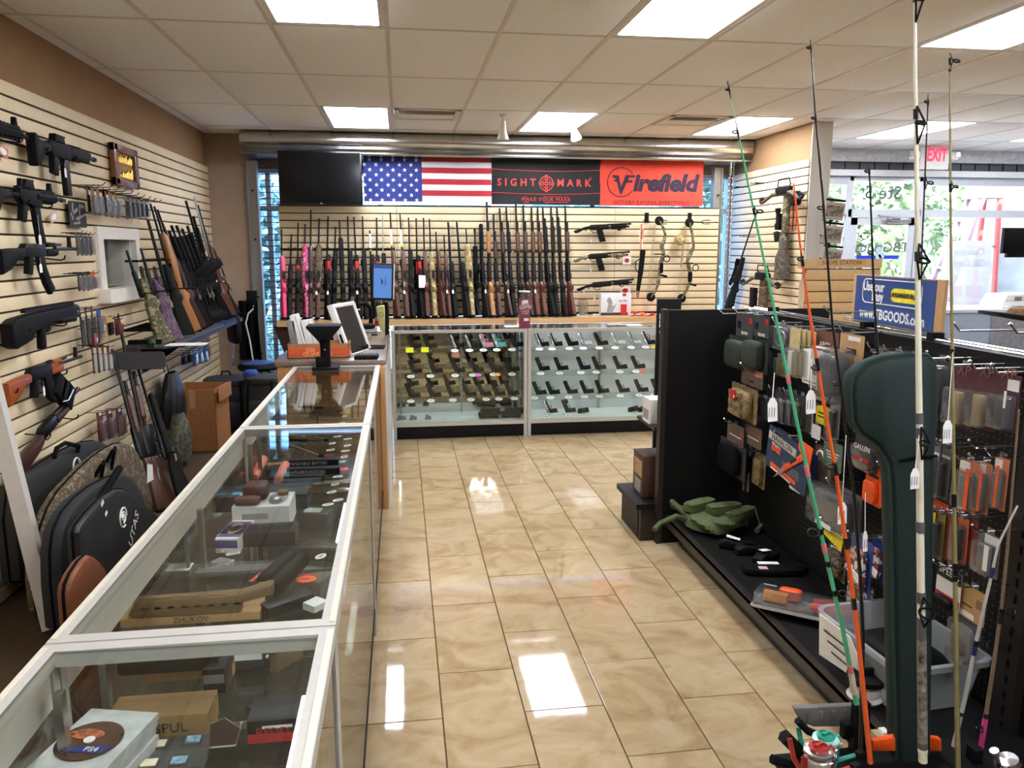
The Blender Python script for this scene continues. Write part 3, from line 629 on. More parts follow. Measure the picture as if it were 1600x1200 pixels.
a, b = PX(9, 508, GX), PX(119, 484, GX); lgun('shotgun', (a.y, b.z - .005), 'black bullpup shotgun with a long top rail', lambda t: bullpup(t, b.y - a.y)); hookpair('black hooks under the bullpup shotgun', (a.y, b.z), .16, .6, -.06)
AKW = wood('amber gun wood', (128, 58, 22), (176, 88, 36))
a, b = PX(5, 585, GX), PX(127, 557, GX); L = b.y - a.y
def gF(t):
    ak_gun(t, L, AKW, AKW, mag=False)
    obj('magazine', MB().prism([(.40, -.04), (.475, -.04), (.50, -.10), (.54, -.14), (.50, -.20), (.44, -.16), (.41, -.10)], .03, None, .004), BLK, t)
    for k, (x, z, a_) in enumerate(((.55, -.12, -38), (.60, -.155, -38), (.655, -.19, -38))): obj('spare_magazine', MB().box((0, 0, 0), (.10, .05, .13), T((x, -.005, z)) @ R(a_ * -1, 'Y'), .008), BLK, t)
    obj('white_strap', MB().tube([(.53, -.035, -.20), (.60, -.035, -.205), (.68, -.035, -.16)], .003, 5), PAPER, t)
    price_tag(t, (.33, -.03, -.05), .02, .05, .03)
lgun('rifle', (a.y, b.z + .005), 'amber wood stocked rifle with bundled curved magazines', gF); hookpair('black hooks under the amber wood rifle', (a.y, b.z), .05, .62, -.05)
a, b = PX(22, 722, GX), PX(128, 645, GX); L = (b - a).length
def gG(t):
    obj('stock', MB().prism([(0, -.005), (.12, .0), (.26, -.01), (.30, .002), (.30, -.05), (.24, -.07), (.12, -.085), (0, -.12)], .044, None, .013), DKW, t)
    obj('receiver', MB().prism([(.29, .008), (.32, .022), (.48, .022), (.48, -.04), (.30, -.045)], .038, None, .008), STEEL, t)
    obj('trigger_guard', MB().tube([(.42, 0, -.04), (.40, 0, -.07), (.36, 0, -.07), (.33, 0, -.04)], .004, 6), STEEL, t)
    obj('forend', MB().prism([(.48, .0), (.64, .0), (.66, -.015), (.64, -.038), (.50, -.04)], .044, None, .012), DKW, t)
    obj('barrel', MB().cyl((.47, 0, .010), (L, 0, .010), .013).cyl((.47, 0, -.016), (L - .12, 0, -.016), .011), STEEL, t)
lgun('shotgun', (a.y, a.z), 'lowest wall gun with dark walnut stock above the gun cases', gG, 14); hookpair('black hooks under the walnut stocked shotgun', (a.y, a.z + .1), .30, .7, -.03)
def card_on_left(px0, py0, px1, py1, lab, m=PAPER, pr=None, X=XW + .03, name='price_card', cat='card', tilt=0, curl=None):
    a, b = PX(px0, py0, X), PX(px1, py1, X); c = (a + b) / 2; w_, h_ = b.y - a.y, a.z - b.z
    t = thing(name, lab, cat, onleft(c) @ R(tilt, 'Y')); obj('card', MB().prism(rrect(-w_ / 2, -h_ / 2, w_ / 2, h_ / 2, min(w_, h_) * .1), .003), m, t)
    if pr: obj('print', MB().prism(oval(0, 0, w_ * .34, h_ * .34), .001, T((0, -.002, 0))), pr, t)
    return t
card_on_left(-4, 226, 13, 246, 'red edged price card at the left picture edge below the topmost rifle', mat('pale red card', (196, 120, 112), .8), PAPER, tilt=12)
card_on_left(77, 331, 91, 346, 'pink price card right of the white tagged rifle', mat('pale pink card', (206, 176, 170), .8), PAPER, tilt=-18)
# plaque
a, b = PX(167, 228, XW), PX(209, 292, XW); zt, zb = PX(167, 222, XW).z, PX(168, 287, XW).z; w_ = b.y - a.y; h_ = zt - zb
t = thing('cartridge_plaque', 'wooden framed plaque with two rows of brass cartridges high on the left wall', 'plaque', onleft((XW + .015, (a.y + b.y) / 2, (zt + zb) / 2)))
M_PLQ = wood('plaque wood', (96, 50, 26), (140, 80, 44))
for d in (((-w_ / 2, -h_ / 2), (w_ / 2, -h_ / 2 + .05)), ((-w_ / 2, h_ / 2 - .05), (w_ / 2, h_ / 2)), ((-w_ / 2, -h_ / 2), (-w_ / 2 + .07, h_ / 2)), ((w_ / 2 - .07, -h_ / 2), (w_ / 2, h_ / 2))):
    obj('frame_rail', MB().box(((d[0][0] + d[1][0]) / 2, -.012, (d[0][1] + d[1][1]) / 2), (d[1][0] - d[0][0], .04, d[1][1] - d[0][1]), None, .008), M_PLQ, t)
obj('backboard', MB().box((0, 0, 0), (w_ - .1, .012, h_ - .08)), mat('plaque tan felt', (176, 140, 92), .9), t)
M_BRASS = mat('brass', (200, 156, 74), .28, .9, .05)
cm_ = {}
for r_ in range(2):
    for k in range(8):
        hh = (.045 + .02 * abs(math.sin(k * 1.9 + r_))) * (1 if r_ == 0 else .5 + k * .11)
        obj('cartridge', MB().lathe([(.009, 0), (.009, hh * .7), (.005, hh * .85), (.001, hh)], 8, T((-.135 + .038 * k, -.012, .02 - .10 * r_))), M_BRASS, t)
# poster
t = card_on_left(106, 313, 136, 356, 'small black and grey photo poster left of the pass-through window', PRNT, None, name='wall_poster', cat='poster')
for k, (x, z, w_, h_) in enumerate(((-.05, .03, .12, .02), (.04, -.02, .16, .015), (-.03, -.05, .10, .012), (.06, .055, .08, .02), (-.08, 0, .02, .1), (.02, .01, .012, .12))): obj('photo_patch', MB().box((x, -.0025, z), (w_, .001, h_), R(8 * k - 20, 'Y')), mat('grey print', (150, 146, 140), .8), t)
# hanging packs on hooks
def pack(fr, w, h, card, body=None, bm=None, lab='', cat='pack', name='blister_pack', d=.03, group=None, hole=True, top=.25, bubble=True, n=1, gap=.02, deco=()):
    """hanging retail pack facing -y: card, clear bubble and the goods inside"""
    t = thing(name, lab, cat, fr, group)
    for k in range(n):
        o_ = obj('card', MB().prism(rrect(-w / 2, -h / 2, w / 2, h / 2, min(w, h) * .07, 3), .0015, T((0, k * gap, 0))), card, t)
        if body == 'bar': obj('goods', MB().box((0, k * gap - d * .4, -h * top / 2), (w * .42, d * .7, h * (1 - top) * .8), None, .006), bm, t)
        elif body == 'blob': obj('goods', MB().pillow((0, k * gap - d * .45, -h * top / 2), (w * .74, d * .9, h * (1 - top) * .84)), bm, t)
        elif body == 'loop': obj('goods', MB().tube([(w * .28 * math.cos(a_), k * gap - d * .4, -h * top / 2 + h * .3 * math.sin(a_)) for a_ in [i * math.pi / 6 for i in range(12)]], .006, 6, closed=True), bm, t)
        elif body == 'sticks':
            for s in (-1, 0, 1): obj('goods', MB().cyl((s * w * .24, k * gap - d * .4, -h * .42), (s * w * .24, k * gap - d * .4, h * (.5 - top) * .9), w * .08, n=8), bm, t)
        if bubble: obj('bubble', MB().prism(rrect(-w * .44, -h * .46, w * .44, h * (.5 - top), .012, 3), d, T((0, k * gap - d / 2 - .001, 0)), .006), CLEAR, t)
    for (x, z, w_, h_, m_) in deco: obj('label_patch', MB().box((x * w, -.0016 - (d if bubble and z < .5 - top else 0), z * h), (w_ * w, .001, h_ * h)), m_, t)
    return t
def lpack(x0, y0, x1, y1, lab, card, body, bm, X=WL + .10, n=1, grp=None, **kw):
    a, b = PX(x0, y0, X), PX(x1, y1, X); c = (a + b) / 2; c.z = (PX((x0 + x1) / 2, y0, X).z + PX((x0 + x1) / 2, y1, X).z) / 2
    d_ = X - XW; hl = 'wire hook of the ' + lab; hl = ' '.join(hl.split()[:16]); t_ = thing('wall_hook', hl, 'hook', onleft(c + Z_ * (abs(PX((x0 + x1) / 2, y0, X).z - PX((x0 + x1) / 2, y1, X).z) / 2 - .006))); obj('hook', MB().tube([(0, d_, 0), (0, -.03 , 0), (0, -.04, .012)], .0025, 5), STEEL, t_)
    return pack(onleft(c), abs(b.y - a.y), abs(PX((x0 + x1) / 2, y0, X).z - PX((x0 + x1) / 2, y1, X).z), card, body, bm, lab, n=n, group=grp, **kw)
BRC = mat('brown card', (134, 104, 74), .8); GRC = mat('grey card', (120, 118, 116), .8); DKC = mat('charcoal card', (50, 48, 48), .7); SIL = mat('silver grey plastic', (150, 150, 150), .35, .5)
MARN = mat('maroon plastic', (96, 34, 30), .5); TANP = mat('tan plastic', (170, 150, 112), .55); BLUE = mat('blue plastic', (38, 72, 146), .5); GRN = mat('green plastic', (66, 96, 48), .6)
for k, (x0, x1) in enumerate(((141, 150), (150, 158), (160, 169), (169, 178), (178, 186))): lpack(x0, 292 + k * 2.6, x1, 336 + k * 1.2, 'brown topped clear pack of silver tools, %s from the left of the top hook row' % ORD[k], BRC, 'loop', SIL, top=.3)
for k, (x0, x1) in enumerate(((194, 201), (202, 208), (209, 215), (216, 222), (223, 230))): lpack(x0, 307 + k * 1.5, x1, 343 - k * .5, 'grey hard plastic pack, %s from the left in the grey pack row' % ORD[k], GRC, 'bar', BLK, top=.12)
for k, x in enumerate((134, 159)): lpack(x, 290 + 6 * k, x + 7, 334, 'long black sheath hanging %s of the brown topped packs' % ('left' if k == 0 else 'amid'), DKC, 'bar', BLK, bubble=False, d=.02)
t = thing('wall_hook', 'row of ten long wire hooks over the pass-through window', 'hook', onleft((XW, 5.16, 2.085)))
hk = mesh('hook', MB().tube([(0, 0, 0), (0, -.17, .0), (0, -.19, .018)], .003, 5), STEEL)
for k in range(10): obj('hook', hk, None, t, T((k * .125, 0, -.004 * k)))
for k in range(4): lpack(117 + k * 6.5, 362 + k, 123 + k * 6.5, 400, 'grey clear pack, %s of the four below the small poster' % ORD[k], GRC, 'bar', SIL, top=.15)
for k in range(3): lpack(120 + k * 7, 426 - k, 126 + k * 7, 455, 'dark hard pack, %s of three left of the window sill' % ORD[k], DKC, 'bar', SIL, top=.15)
lpack(141, 425, 150, 452, 'orange edged pack beside the window sill', ORG, 'bar', GRC)
for k in range(3): lpack(123 + k * 9, 482 - 2 * k, 131 + k * 9, 545 - 3 * k, 'tall clear pack of dark parts, %s of three below the window' % ORD[k], DKC, 'bar', mat('dusty grey', (96, 92, 90), .6), top=.2)
lpack(150, 481, 160, 522, 'blue headed pack below the window', BLUE, 'bar', SIL, top=.3); lpack(138, 512, 149, 542, 'small black and red capsule pack below the window', BLK, 'blob', RED)
lpack(162, 493, 178, 526, 'yellow brown boxed pack on the wall below the window', KRAFT, 'bar', BLK, bubble=False); lpack(178, 497, 190, 524, 'dark red pouch hanging right of the yellow brown pack', MARN, 'blob', MARN, bubble=False)
for k in range(4): lpack(142 + k * 8, 537 + k, 149 + k * 8, 585 - 2 * k, 'maroon pack with a white loop, %s of four' % ORD[k], MARN, 'bar', PAPER, top=.3)
for k in range(3): lpack(150 + k * 15, 642 - 3 * k, 164 + k * 15, 690 - 4 * k, 'red brown bagged pack, %s of three above the camouflage gun case' % ORD[k], MARN, 'blob', mat('red brown', (110, 46, 38), .6), deco=((.1, .42, .4, .12, PAPER),))
# ---- leaning rack of long guns along the left wall
def lean_gun(tip, butt, kind, m, lab, Xt=WL + .10, Xb=-1.70, zb=1.05, **op):
    a = PX(butt[0], butt[1], Xb); a.z = zb if zb is not None else a.z; b = PX(tip[0], tip[1], Xt); d = b - a; L = d.length
    t = thing('shotgun' if kind == 'p' else 'rifle', lab, 'gun', FR(a, d, -X_ * .6 - Y_ * .8), 'long guns in the left wall rack')
    if kind == 'p': pump_gun(t, L, m, op.pop('fo', m), **op)
    elif kind == 'a': ar_gun(t, L, m, **op)
    else: bolt_gun(t, L, m, **op)
    return t
LR = [((199, 391), (246, 512), 'b', GCAMO, 'short camouflage shotgun nearest the window in the left rack', dict(fe=.70)), ((221, 388), (262, 520), 'b', camo('purple camo', [(60, 44, 56), (120, 94, 112), (90, 66, 84)], 26), 'purple camouflage rifle in the left rack', dict(fe=.66)),
 ((232, 343), (283, 535), 'b', SYN, 'big all black rifle in the left rack with a broad stock', dict(fat=1.4, bw=.014)), ((236, 318), (294, 531), 'b', OAKW, 'honey coloured wood rifle in the left rack', dict(fe=.78, fat=1.3)),
 ((242, 322), (303, 527), 'b', DKW, 'dark wood rifle just right of the honey coloured one', {}), ((247, 327), (311, 524), 'b', SYN, 'long black rifle fourth from the honey coloured side', dict(fe=.6)),
 ((255, 348), (317, 521), 'b', BLK, 'black rifle with a scope in the left rack', dict(scope=1)), ((263, 361), (323, 517), 'a', BLK, 'first black carbine of the middle bunch in the left rack', {}),
 ((267, 353), (328, 514), 'a', BLK, 'second black carbine of the middle bunch in the left rack', {}), ((275, 353), (333, 511), 'a', SYN, 'third carbine of the middle bunch, charcoal handguard', {}),
 ((284, 358), (338, 509), 'a', BLK, 'fourth black carbine of the middle bunch in the left rack', {}), ((292, 353), (342, 506), 'a', BLK, 'fifth black carbine of the middle bunch, before the long barrels', dict(mag=.18)),
 ((292, 313), (346, 504), 'p', BLK, 'tall black shotgun with the longest dark barrel in the left rack', {}), ((301, 346), (349, 502), 'p', REDW, 'shotgun with a reddish fore end in the left rack', {}),
 ((304, 308), (353, 500), 'b', WALN, 'walnut rifle with a bright silver barrel in the left rack', dict(metal=CHROME, bw=.012)), ((310, 320), (356, 498), 'b', SYN, 'black rifle next to the silver barrel', {}),
 ((317, 363), (360, 496), 'p', SYN, 'last shotgun of the left rack with a wood fore end', dict(fo=WALN, metal=ALU))]
for i, (tp, bt, k, m, lab, op) in enumerate(LR):
    t = lean_gun(tp, bt, k, m, lab, zb=1.035, **dict(op))
    if i in (1, 5, 8, 9, 12, 16): price_tag(t, None, .03, .05, .05, fr=FR((.34, -.03, -.09), (0, 1, 0), (1, 0, 0)))
t = thing('gun_rack', 'black and blue comb rack that holds the guns along the left wall', 'gun rack', T((0, 0, 0)))
obj('base', MB().cuboid((XW, 6.05, .985), (-1.60, 8.25, 1.02)), mat('black blue comb base', (30, 34, 48), .6), t)
pm = mesh('comb', MB().box((0, 0, 0), (.32, .012, .02)), mat('blue grey plastic', (70, 84, 120), .5))
for k in range(34): obj('comb', pm, None, t, T((-1.77, 6.1 + .063 * k, 1.03)))
obj('upper_rail', MB().cyl((XW + .09, 5.95, 1.62), (XW + .09, 8.25, 1.62), .008, n=8).cyl((XW, 5.97, 1.62), (XW + .09, 5.97, 1.62), .008).cyl((XW, 8.2, 1.62), (XW + .09, 8.2, 1.62), .008), BLK, t)
pm = mesh('prong', MB().cyl((0, 0, 0), (.10, 0, 0), .004, n=6), BLK)
for k in range(24): obj('prong', pm, None, t, T((XW + .08, 6.0 + .093 * k, 1.62)))
# ---- shelf, wire shelf and what lies there
t = thing('wall_shelf', 'dark grey plastic wall shelf with rounded front corner under the left rack', 'shelf', T((0, 0, 0)))
a, b = PX(208, 546, XW + .02), PX(270, 545, -1.55); c = PX(334, 523, -1.55)
zs = b.z; obj('top', MB().prism(rrect(0, -.17, c.y - b.y + .5, .17, .06), .018, FR((-1.745, b.y + .06, zs), Y_, X_), .004), mat('dark grey moulded plastic', (62, 62, 64), .6), t)
obj('skirt', MB().prism(rrect(0, -.12, .34, .0, .03), .012, FR((XW + .01, b.y - .05, zs - .01), X_, Z_)), mat('dark grey moulded plastic'), t)
obj('bracket', MB().prism([(0, 0), (.33, 0), (.03, -.22), (0, -.22)], .02, FR((XW + .01, b.y + .55, zs - .012), X_, Z_)), BLK, t)
t = thing('toy_crossbow', 'green and black compact bow lying on the dark grey shelf', 'bow', FR(PZ(240, 538, zs + .02) , Y_, Z_))
obj('limb', MB().tube([(-.16, -.06, .01), (-.06, 0, .015), (.10, .01, .015), (.18, -.05, .01)], [.012, .02, .02, .012], 8), camo('green camo', [(16, 20, 14), (70, 124, 44), (24, 40, 20)], 30), t); obj('rail', MB().box((.02, .06, .015), (.04, .22, .03), None, .006), BLK, t)
one('paper_sheet', MB().box((0, 0, 0), (.26, .16, .003)), PAPER, 'white paper sheet on the dark grey shelf', 'paper', T(PZ(292, 538, zs + .012)))
wy = PX(225, 512, XW + .1)
t = thing('wire_shelf', 'black wire grid shelf above the dark grey shelf', 'shelf', T((XW + .01, wy.y - .25, wy.z)))
obj('frame', MB().tube([(0, 0, 0), (.22, 0, 0), (.22, .62, 0), (0, .62, 0)], .004, 6, closed=True).cyl((0, .02, 0), (0, .02, .12), .005), BLK, t)
wm = mesh('wire', MB().cyl((0, 0, 0), (.22, 0, 0), .002, n=5), BLK)
for k in range(18): obj('wire', wm, None, t, T((0, .035 * k + .01, .003)))
for k in range(3): lpack(300 + 8 * k, 546 - 3 * k, 308 + 8 * k, 572 - 3 * k, 'clear blue pack under the grey shelf, %s of three' % ORD[k], BLUE, 'blob', mat('pale blue', (150, 176, 214), .4), X=WL + .14)
for k in range(2): lpack(282 + 9 * k, 552 - 3 * k, 290 + 9 * k, 570 - 3 * k, 'black pouch under the grey shelf, %s of two' % ORD[k], DKC, 'blob', BLK, X=WL + .14, bubble=False)
# three guns leaning on the slats
lean_gun((178, 546), (240, 755), 'p', WALN, 'double barrel shotgun with orange brown fore end leaning on the left wall', Xt=WL + .04, Xb=-1.62, zb=.02, fo=WALN, fe0=.52, fe1=.80)
lean_gun((188, 500), (247, 748), 'p', DKW, 'tallest leaning shotgun whose muzzle reaches the maroon pouch', Xt=WL + .05, Xb=-1.60, zb=.02, fo=WALN, fe0=.62, fe1=.86)
t = lean_gun((212, 560), (277, 742), 'b', SYN, 'black scoped rifle leaning with its butt on the carpet', Xt=WL + .05, Xb=-1.50, zb=.03, fe=.74, scope=1); price_tag(t, None, .03, .06, .05, fr=FR((.42, -.03, -.05), (0, 1, 0), (1, 0, 0)))
a = PX(236, 742, -1.52)
bpy.context.view_layer.update(); obj('paper_label', MB().prism([(-.06, -.05), (.05, -.06), (.06, .03), (-.03, .06)], .002), PAPER, t, t.matrix_world.inverted() @ onleft(PX(234, 738, -1.50)))
# jacket, camo bag
def hang(px, X, w, h, d, m, lab, name, cat, fold=6):
    c = PX(px[0], px[1], X)
    def fn(u, v):
        a_ = 2 * math.pi * u; k = .45 + .55 * math.sin(min(1, v * 1.6) * math.pi / 2); f = 1 + .13 * math.sin(fold * a_ + v * 3)
        return (w / 2 * math.cos(a_) * k * f, d / 2 * math.sin(a_) * k * f - d / 2, -h * v)
    mb = MB().grid(fn, 30, 12); t = thing(name, lab, cat, onleft(c)); obj('body', mb, m, t); obj('loop', MB().tube([(0, -.02, 0), (0, -.01, .05), (0, -.04, .06), (0, -.05, 0)], .005, 6), m, t); return t
hang((253, 582), WL + .06, .40, .42, .14, mat('black nylon', (20, 21, 24), .45, 0, .1), 'black padded jacket hanging under the grey shelf', 'jacket', 'jacket')
hang((262, 645), WL + .12, .20, .36, .16, camo('grey leaf camo', [(52, 52, 44), (120, 118, 100), (84, 84, 70)], 30), 'grey leaf camouflage bag hanging left of the cardboard box', 'camo_bag', 'bag', 4)
# cardboard box
z1 = PY(272, 612, 6.75).z; t = thing('cardboard_box', 'tall open brown cardboard box on the carpet', 'box', T((-1.74, 6.95, .012)) @ R(-4, 'Z'))
w_, d_ = .37, .40
for nm, mb in (('front_wall', MB().cuboid((-w_ / 2, -d_ / 2, 0), (w_ / 2, -d_ / 2 + .006, z1))), ('back_wall', MB().cuboid((-w_ / 2, d_ / 2 - .006, 0), (w_ / 2, d_ / 2, z1))), ('side_wall', MB().cuboid((-w_ / 2, -d_ / 2, 0), (-w_ / 2 + .006, d_ / 2, z1))), ('side_wall', MB().cuboid((w_ / 2 - .006, -d_ / 2, 0), (w_ / 2, d_ / 2, z1))), ('bottom', MB().cuboid((-w_ / 2, -d_ / 2, 0), (w_ / 2, d_ / 2, .006)))): obj(nm, mb, CARD, t, smooth=False)
obj('flap', MB().box((w_ / 2 + .03, 0, z1 - .05), (.006, d_ * .9, .12), T((0, 0, 0))), CARD, t, smooth=False)
obj('tape', MB().box((0, -d_ / 2 - .001, z1 - .08), (.05, .001, .16)), KRAFT, t)
# backpacks
def backpack(c, s, m, lab, rz=0, m2=None):
    t = thing('backpack', lab, 'backpack', T(c) @ R(rz, 'Z')); m2 = m2 or m
    obj('body', MB().pillow((0, 0, s[2] / 2), s, None, .5, 20, 14), m, t)
    obj('front_pocket', MB().pillow((0, -s[1] * .48, s[2] * .36), (s[0] * .72, s[1] * .4, s[2] * .5), None, .5), m2, t)
    obj('lid', MB().pillow((0, -s[1] * .05, s[2] * .93), (s[0] * .9, s[1] * .95, s[2] * .2), None, .6), m2, t)
    obj('carry_loop', MB().tube([(-.05, .02, s[2]), (-.03, .02, s[2] + .05), (.03, .02, s[2] + .05), (.05, .02, s[2])], .009, 6), BLKM, t)
    for x in (-.28, .28): obj('strap', MB().tube([(s[0] * x, -s[1] * .5, s[2] * .95), (s[0] * x, -s[1] * .72, s[2] * .5), (s[0] * x, -s[1] * .6, s[2] * .1)], .010, 6), BLKM, t)
    return t
NYB = mat('black pack cloth', (30, 31, 34), .7, 0, .2, 60, .2); NYG = mat('grey pack cloth', (52, 54, 54), .7, 0, .2, 60, .2); NYO = mat('olive pack cloth', (70, 78, 62), .75, 0, .15, 60, .2)
backpack((-1.66, 7.62, .01), (.46, .36, .50), NYB, 'black backpack behind the cardboard box', 10)
backpack((-1.28, 7.50, .01), (.38, .34, .53), NYG, 'dark grey backpack between the black and olive packs', -6)
backpack((-.93, 7.35, .01), (.36, .34, .48), NYO, 'olive green backpack under the blue seat', 8)
one('blue_roll', MB().pillow((0, 0, 0), (.12, .12, .08)), BLUE, 'small blue roll on top of the grey backpack', 'roll', T((-1.40, 7.44, .56)))
# stool with back
c = PY(404, 574, 8.0)
t = thing('office_stool', 'black stool with blue seat pad and chrome frame in the back left corner', 'chair', T((c.x, 8.02, .01)))
zs = c.z
obj('seat', MB().lathe([(.01, zs - .03), (.19, zs - .03), (.21, zs - .005), (.19, zs + .03), (.02, zs + .035)], 24), BLK, t); obj('seat_pad', MB().lathe([(.16, zs + .034), (.15, zs + .04), (.02, zs + .046)], 24), mat('blue vinyl', (44, 66, 120), .5), t)
bz = PY(376, 515, 8.1).z
obj('backrest', MB().pillow((-.16, .20, bz), (.07, .30, .30), R(30, 'Z'), .5), BLK, t)
obj('back_post', MB().tube([(-.10, .05, zs - .02), (-.28, .12, zs - .02), (-.27, .12, zs + .10), (-.25, .12, bz)], .011, 8), CHROME, t)
for k in range(4):
    a_ = math.radians(45 + 90 * k); obj('leg', MB().tube([(.12 * math.cos(a_), .12 * math.sin(a_), zs - .03), (.17 * math.cos(a_), .17 * math.sin(a_), zs - .06), (.24 * math.cos(a_), .24 * math.sin(a_), 0)], .011, 8), CHROME, t)
obj('foot_ring', MB().tube([(.20 * math.cos(q * math.pi / 8), .20 * math.sin(q * math.pi / 8), zs * .4) for q in range(16)], .008, 6, closed=True), CHROME, t)
# power box, white cord, dark cloth
c = PY(394, 472, 8.6)
t = thing('power_box', 'black socket box on the left window guide with two white sockets', 'socket box', T((c.x, 8.60, c.z))); obj('body', MB().box((0, 0, 0), (.10, .08, .24), None, .01), BLK, t)
for x in (-.018, .018): obj('socket', MB().cyl((x, -.045, -.04), (x, -.041, -.04), .008), PAPER, t)
pts = [PY(*q, 8.5) for q in ((396, 482), (388, 490), (384, 505), (390, 530), (393, 548), (396, 568))]
obj('power_cord', MB().tube([p_ - Vector((c.x, 8.60, c.z)) for p_ in pts], .008, 8), WHT, t)
a, b = PY(372, 470, 8.55), PY(406, 562, 8.55)
def fn(u, v): return ((b.x - a.x) * (u - .5) * (1 + .25 * v), .035 * math.sin(u * 16 + v * 2), -(a.z - b.z) * v)
dc = MB().grid(fn, 28, 10); n0 = len(dc.v); dc.v += [v + Vector((0, .012, 0)) for v in dc.v]; dc.f += [tuple(i + n0 for i in f[::-1]) for f in dc.f]
one('dark_cloth', dc, BLKM, 'black wavy cloth hanging below the socket box beside the window', 'cloth', T(((a.x + b.x) / 2, 8.55, a.z)))
# ---- gun cases leaning on the left wall
def soft_case(lab, X, pts, th, m, name='gun_case', b=.03, extra=None):
    w = [PX(*p, X) for p in pts]; cy = sum(p.y for p in w) / len(w)
    out = [(p.y - cy, p.z) for p in w] + [(w[-1].y - cy, .02), (w[0].y - cy, .02)]
    # thin the outline into a smooth closed curve
    sm = []
    for i in range(len(out)):
        p, q = Vector(out[i]), Vector(out[(i + 1) % len(out)]); sm += [tuple(p * .75 + q * .25), tuple(p * .25 + q * .75)]
    t = thing(name, lab, 'gun case', FR((X - th / 2, cy, 0), Y_, Z_)); obj('body', MB().prism(sm, th, None, b), m, t)
    obj('zip', MB().tube([(p[0], 0, p[1]) for p in sm], .006, 6, closed=True), BLKM, t)
    return t, cy
NYC = mat('dark green black nylon', (34, 35, 30), .6, 0, .15, 80, .2)
t, cy = soft_case('big black green rifle case against the left wall, rearmost of the leaning cases', -1.80, [(18, 765), (60, 735), (100, 708), (138, 690), (166, 688), (176, 705), (180, 740)], .10, NYC)
a, b, c = PX(88, 715, -1.78), PX(105, 692, -1.78), PX(126, 697, -1.78); obj('handle', MB().tube([(p.y - cy, -.06, p.z) for p in (a, PX(92, 700, -1.78), b, c, PX(124, 706, -1.78))], .012, 8), BLKM, t)
p = PX(122, 728, -1.79); obj('round_logo', MB().tube([(p.y - cy + .045 * math.cos(q * math.pi / 8), -.053, p.z + .045 * math.sin(q * math.pi / 8)) for q in range(11)], .005, 6), PAPER, t); obj('logo_bar', MB().box((p.y - cy, -.053, p.z), (.05, .003, .014)), mat('grey print'), t)
t, cy = soft_case('brown bark camouflage rifle case in front of the black green one', -1.62, [(66, 890), (74, 835), (95, 778), (130, 738), (165, 706), (195, 690), (215, 698), (231, 738), (240, 778), (241, 800)], .09, BCAMO)
for q in ((148, 745), (166, 722)): p = PX(*q, -1.62); obj('handle', MB().tube([(p.y - cy, -.045, p.z), (p.y - cy + .01, -.08, p.z + .06), (p.y - cy + .05, -.08, p.z + .07), (p.y - cy + .06, -.045, p.z - .06)], .010, 6), BLKM, t)
t, cy = soft_case('black ribbed gun case with straps in front of the camouflage one', -1.44, [(95, 880), (104, 812), (140, 768), (190, 740), (212, 745), (232, 788), (238, 830)], .10, NYB)
p = PX(150, 775, -1.44); obj('strap', MB().tube([(p.y - cy - .2, -.06, p.z - .08), (p.y - cy, -.075, p.z), (p.y - cy + .3, -.06, p.z + .05)], .018, 6), BLKM, t)
t, cy = soft_case('flat black gun case with white swirl logo, frontmost of the upright cases', -1.28, [(124, 838), (130, 815), (178, 764), (206, 764), (224, 788), (252, 804), (258, 830)], .06, mat('smooth black vinyl', (30, 30, 31), .5, 0, .08))
p = PX(203, 808, -1.25); lg = MB()
for r_, s_, e_ in ((.045, 30, 330), (.026, -60, 200), (.012, 0, 300)): lg.tube([(r_ * math.cos(math.radians(s_ + (e_ - s_) * i / 12)), 0, r_ * math.sin(math.radians(s_ + (e_ - s_) * i / 12))) for i in range(13)], .004, 5)
obj('swirl_logo', lg, PAPER, t, FR((p.y - cy, -.032, p.z), (.8, 0, -.6), (.6, 0, .8)) @ R(0, 'Y'))
p = PX(219, 826, -1.25); text('logo_text', 'UTAS', .075, PAPER, t, FR((p.y - cy, -.032, p.z), (.75, 0, .66), (-.66, 0, .75)))
for q, s_ in (((171, 786), .03), ((177, 802), .025)): p = PX(*q, -1.25); obj('white_label', MB().box((0, 0, 0), (s_, .002, s_ * .6)), PAPER, t, FR((p.y - cy, -.0318, p.z), (.8, 0, .4), (-.4, 0, .8)))
w = [PX(*q, -1.14) for q in ((112, 935), (114, 908), (140, 866), (150, 870), (168, 892))]
t, cy = soft_case('tan leather gun slip with dark edge, lowest beside the counter', -1.14, [(110, 936), (113, 906), (139, 866), (152, 870), (172, 896)], .05, mat('tan leather', (122, 68, 38), .55, 0, .1, 20), b=.015)
# leaning white board
a, b = PZ(82, 992, .0), PX(-42, 500, WL + .13); d = (b - a)
t = one('white_board', MB().cuboid((-.085, -.03, 0), (.085, .03, 1.6)), mat('white melamine', (206, 198, 186), .5, 0, .02), 'white melamine board leaning on the left wall behind the counter', 'board', FR(a + Z_ * .05, d.cross(X_ * .9 + Y_ * .3).normalized(), d))
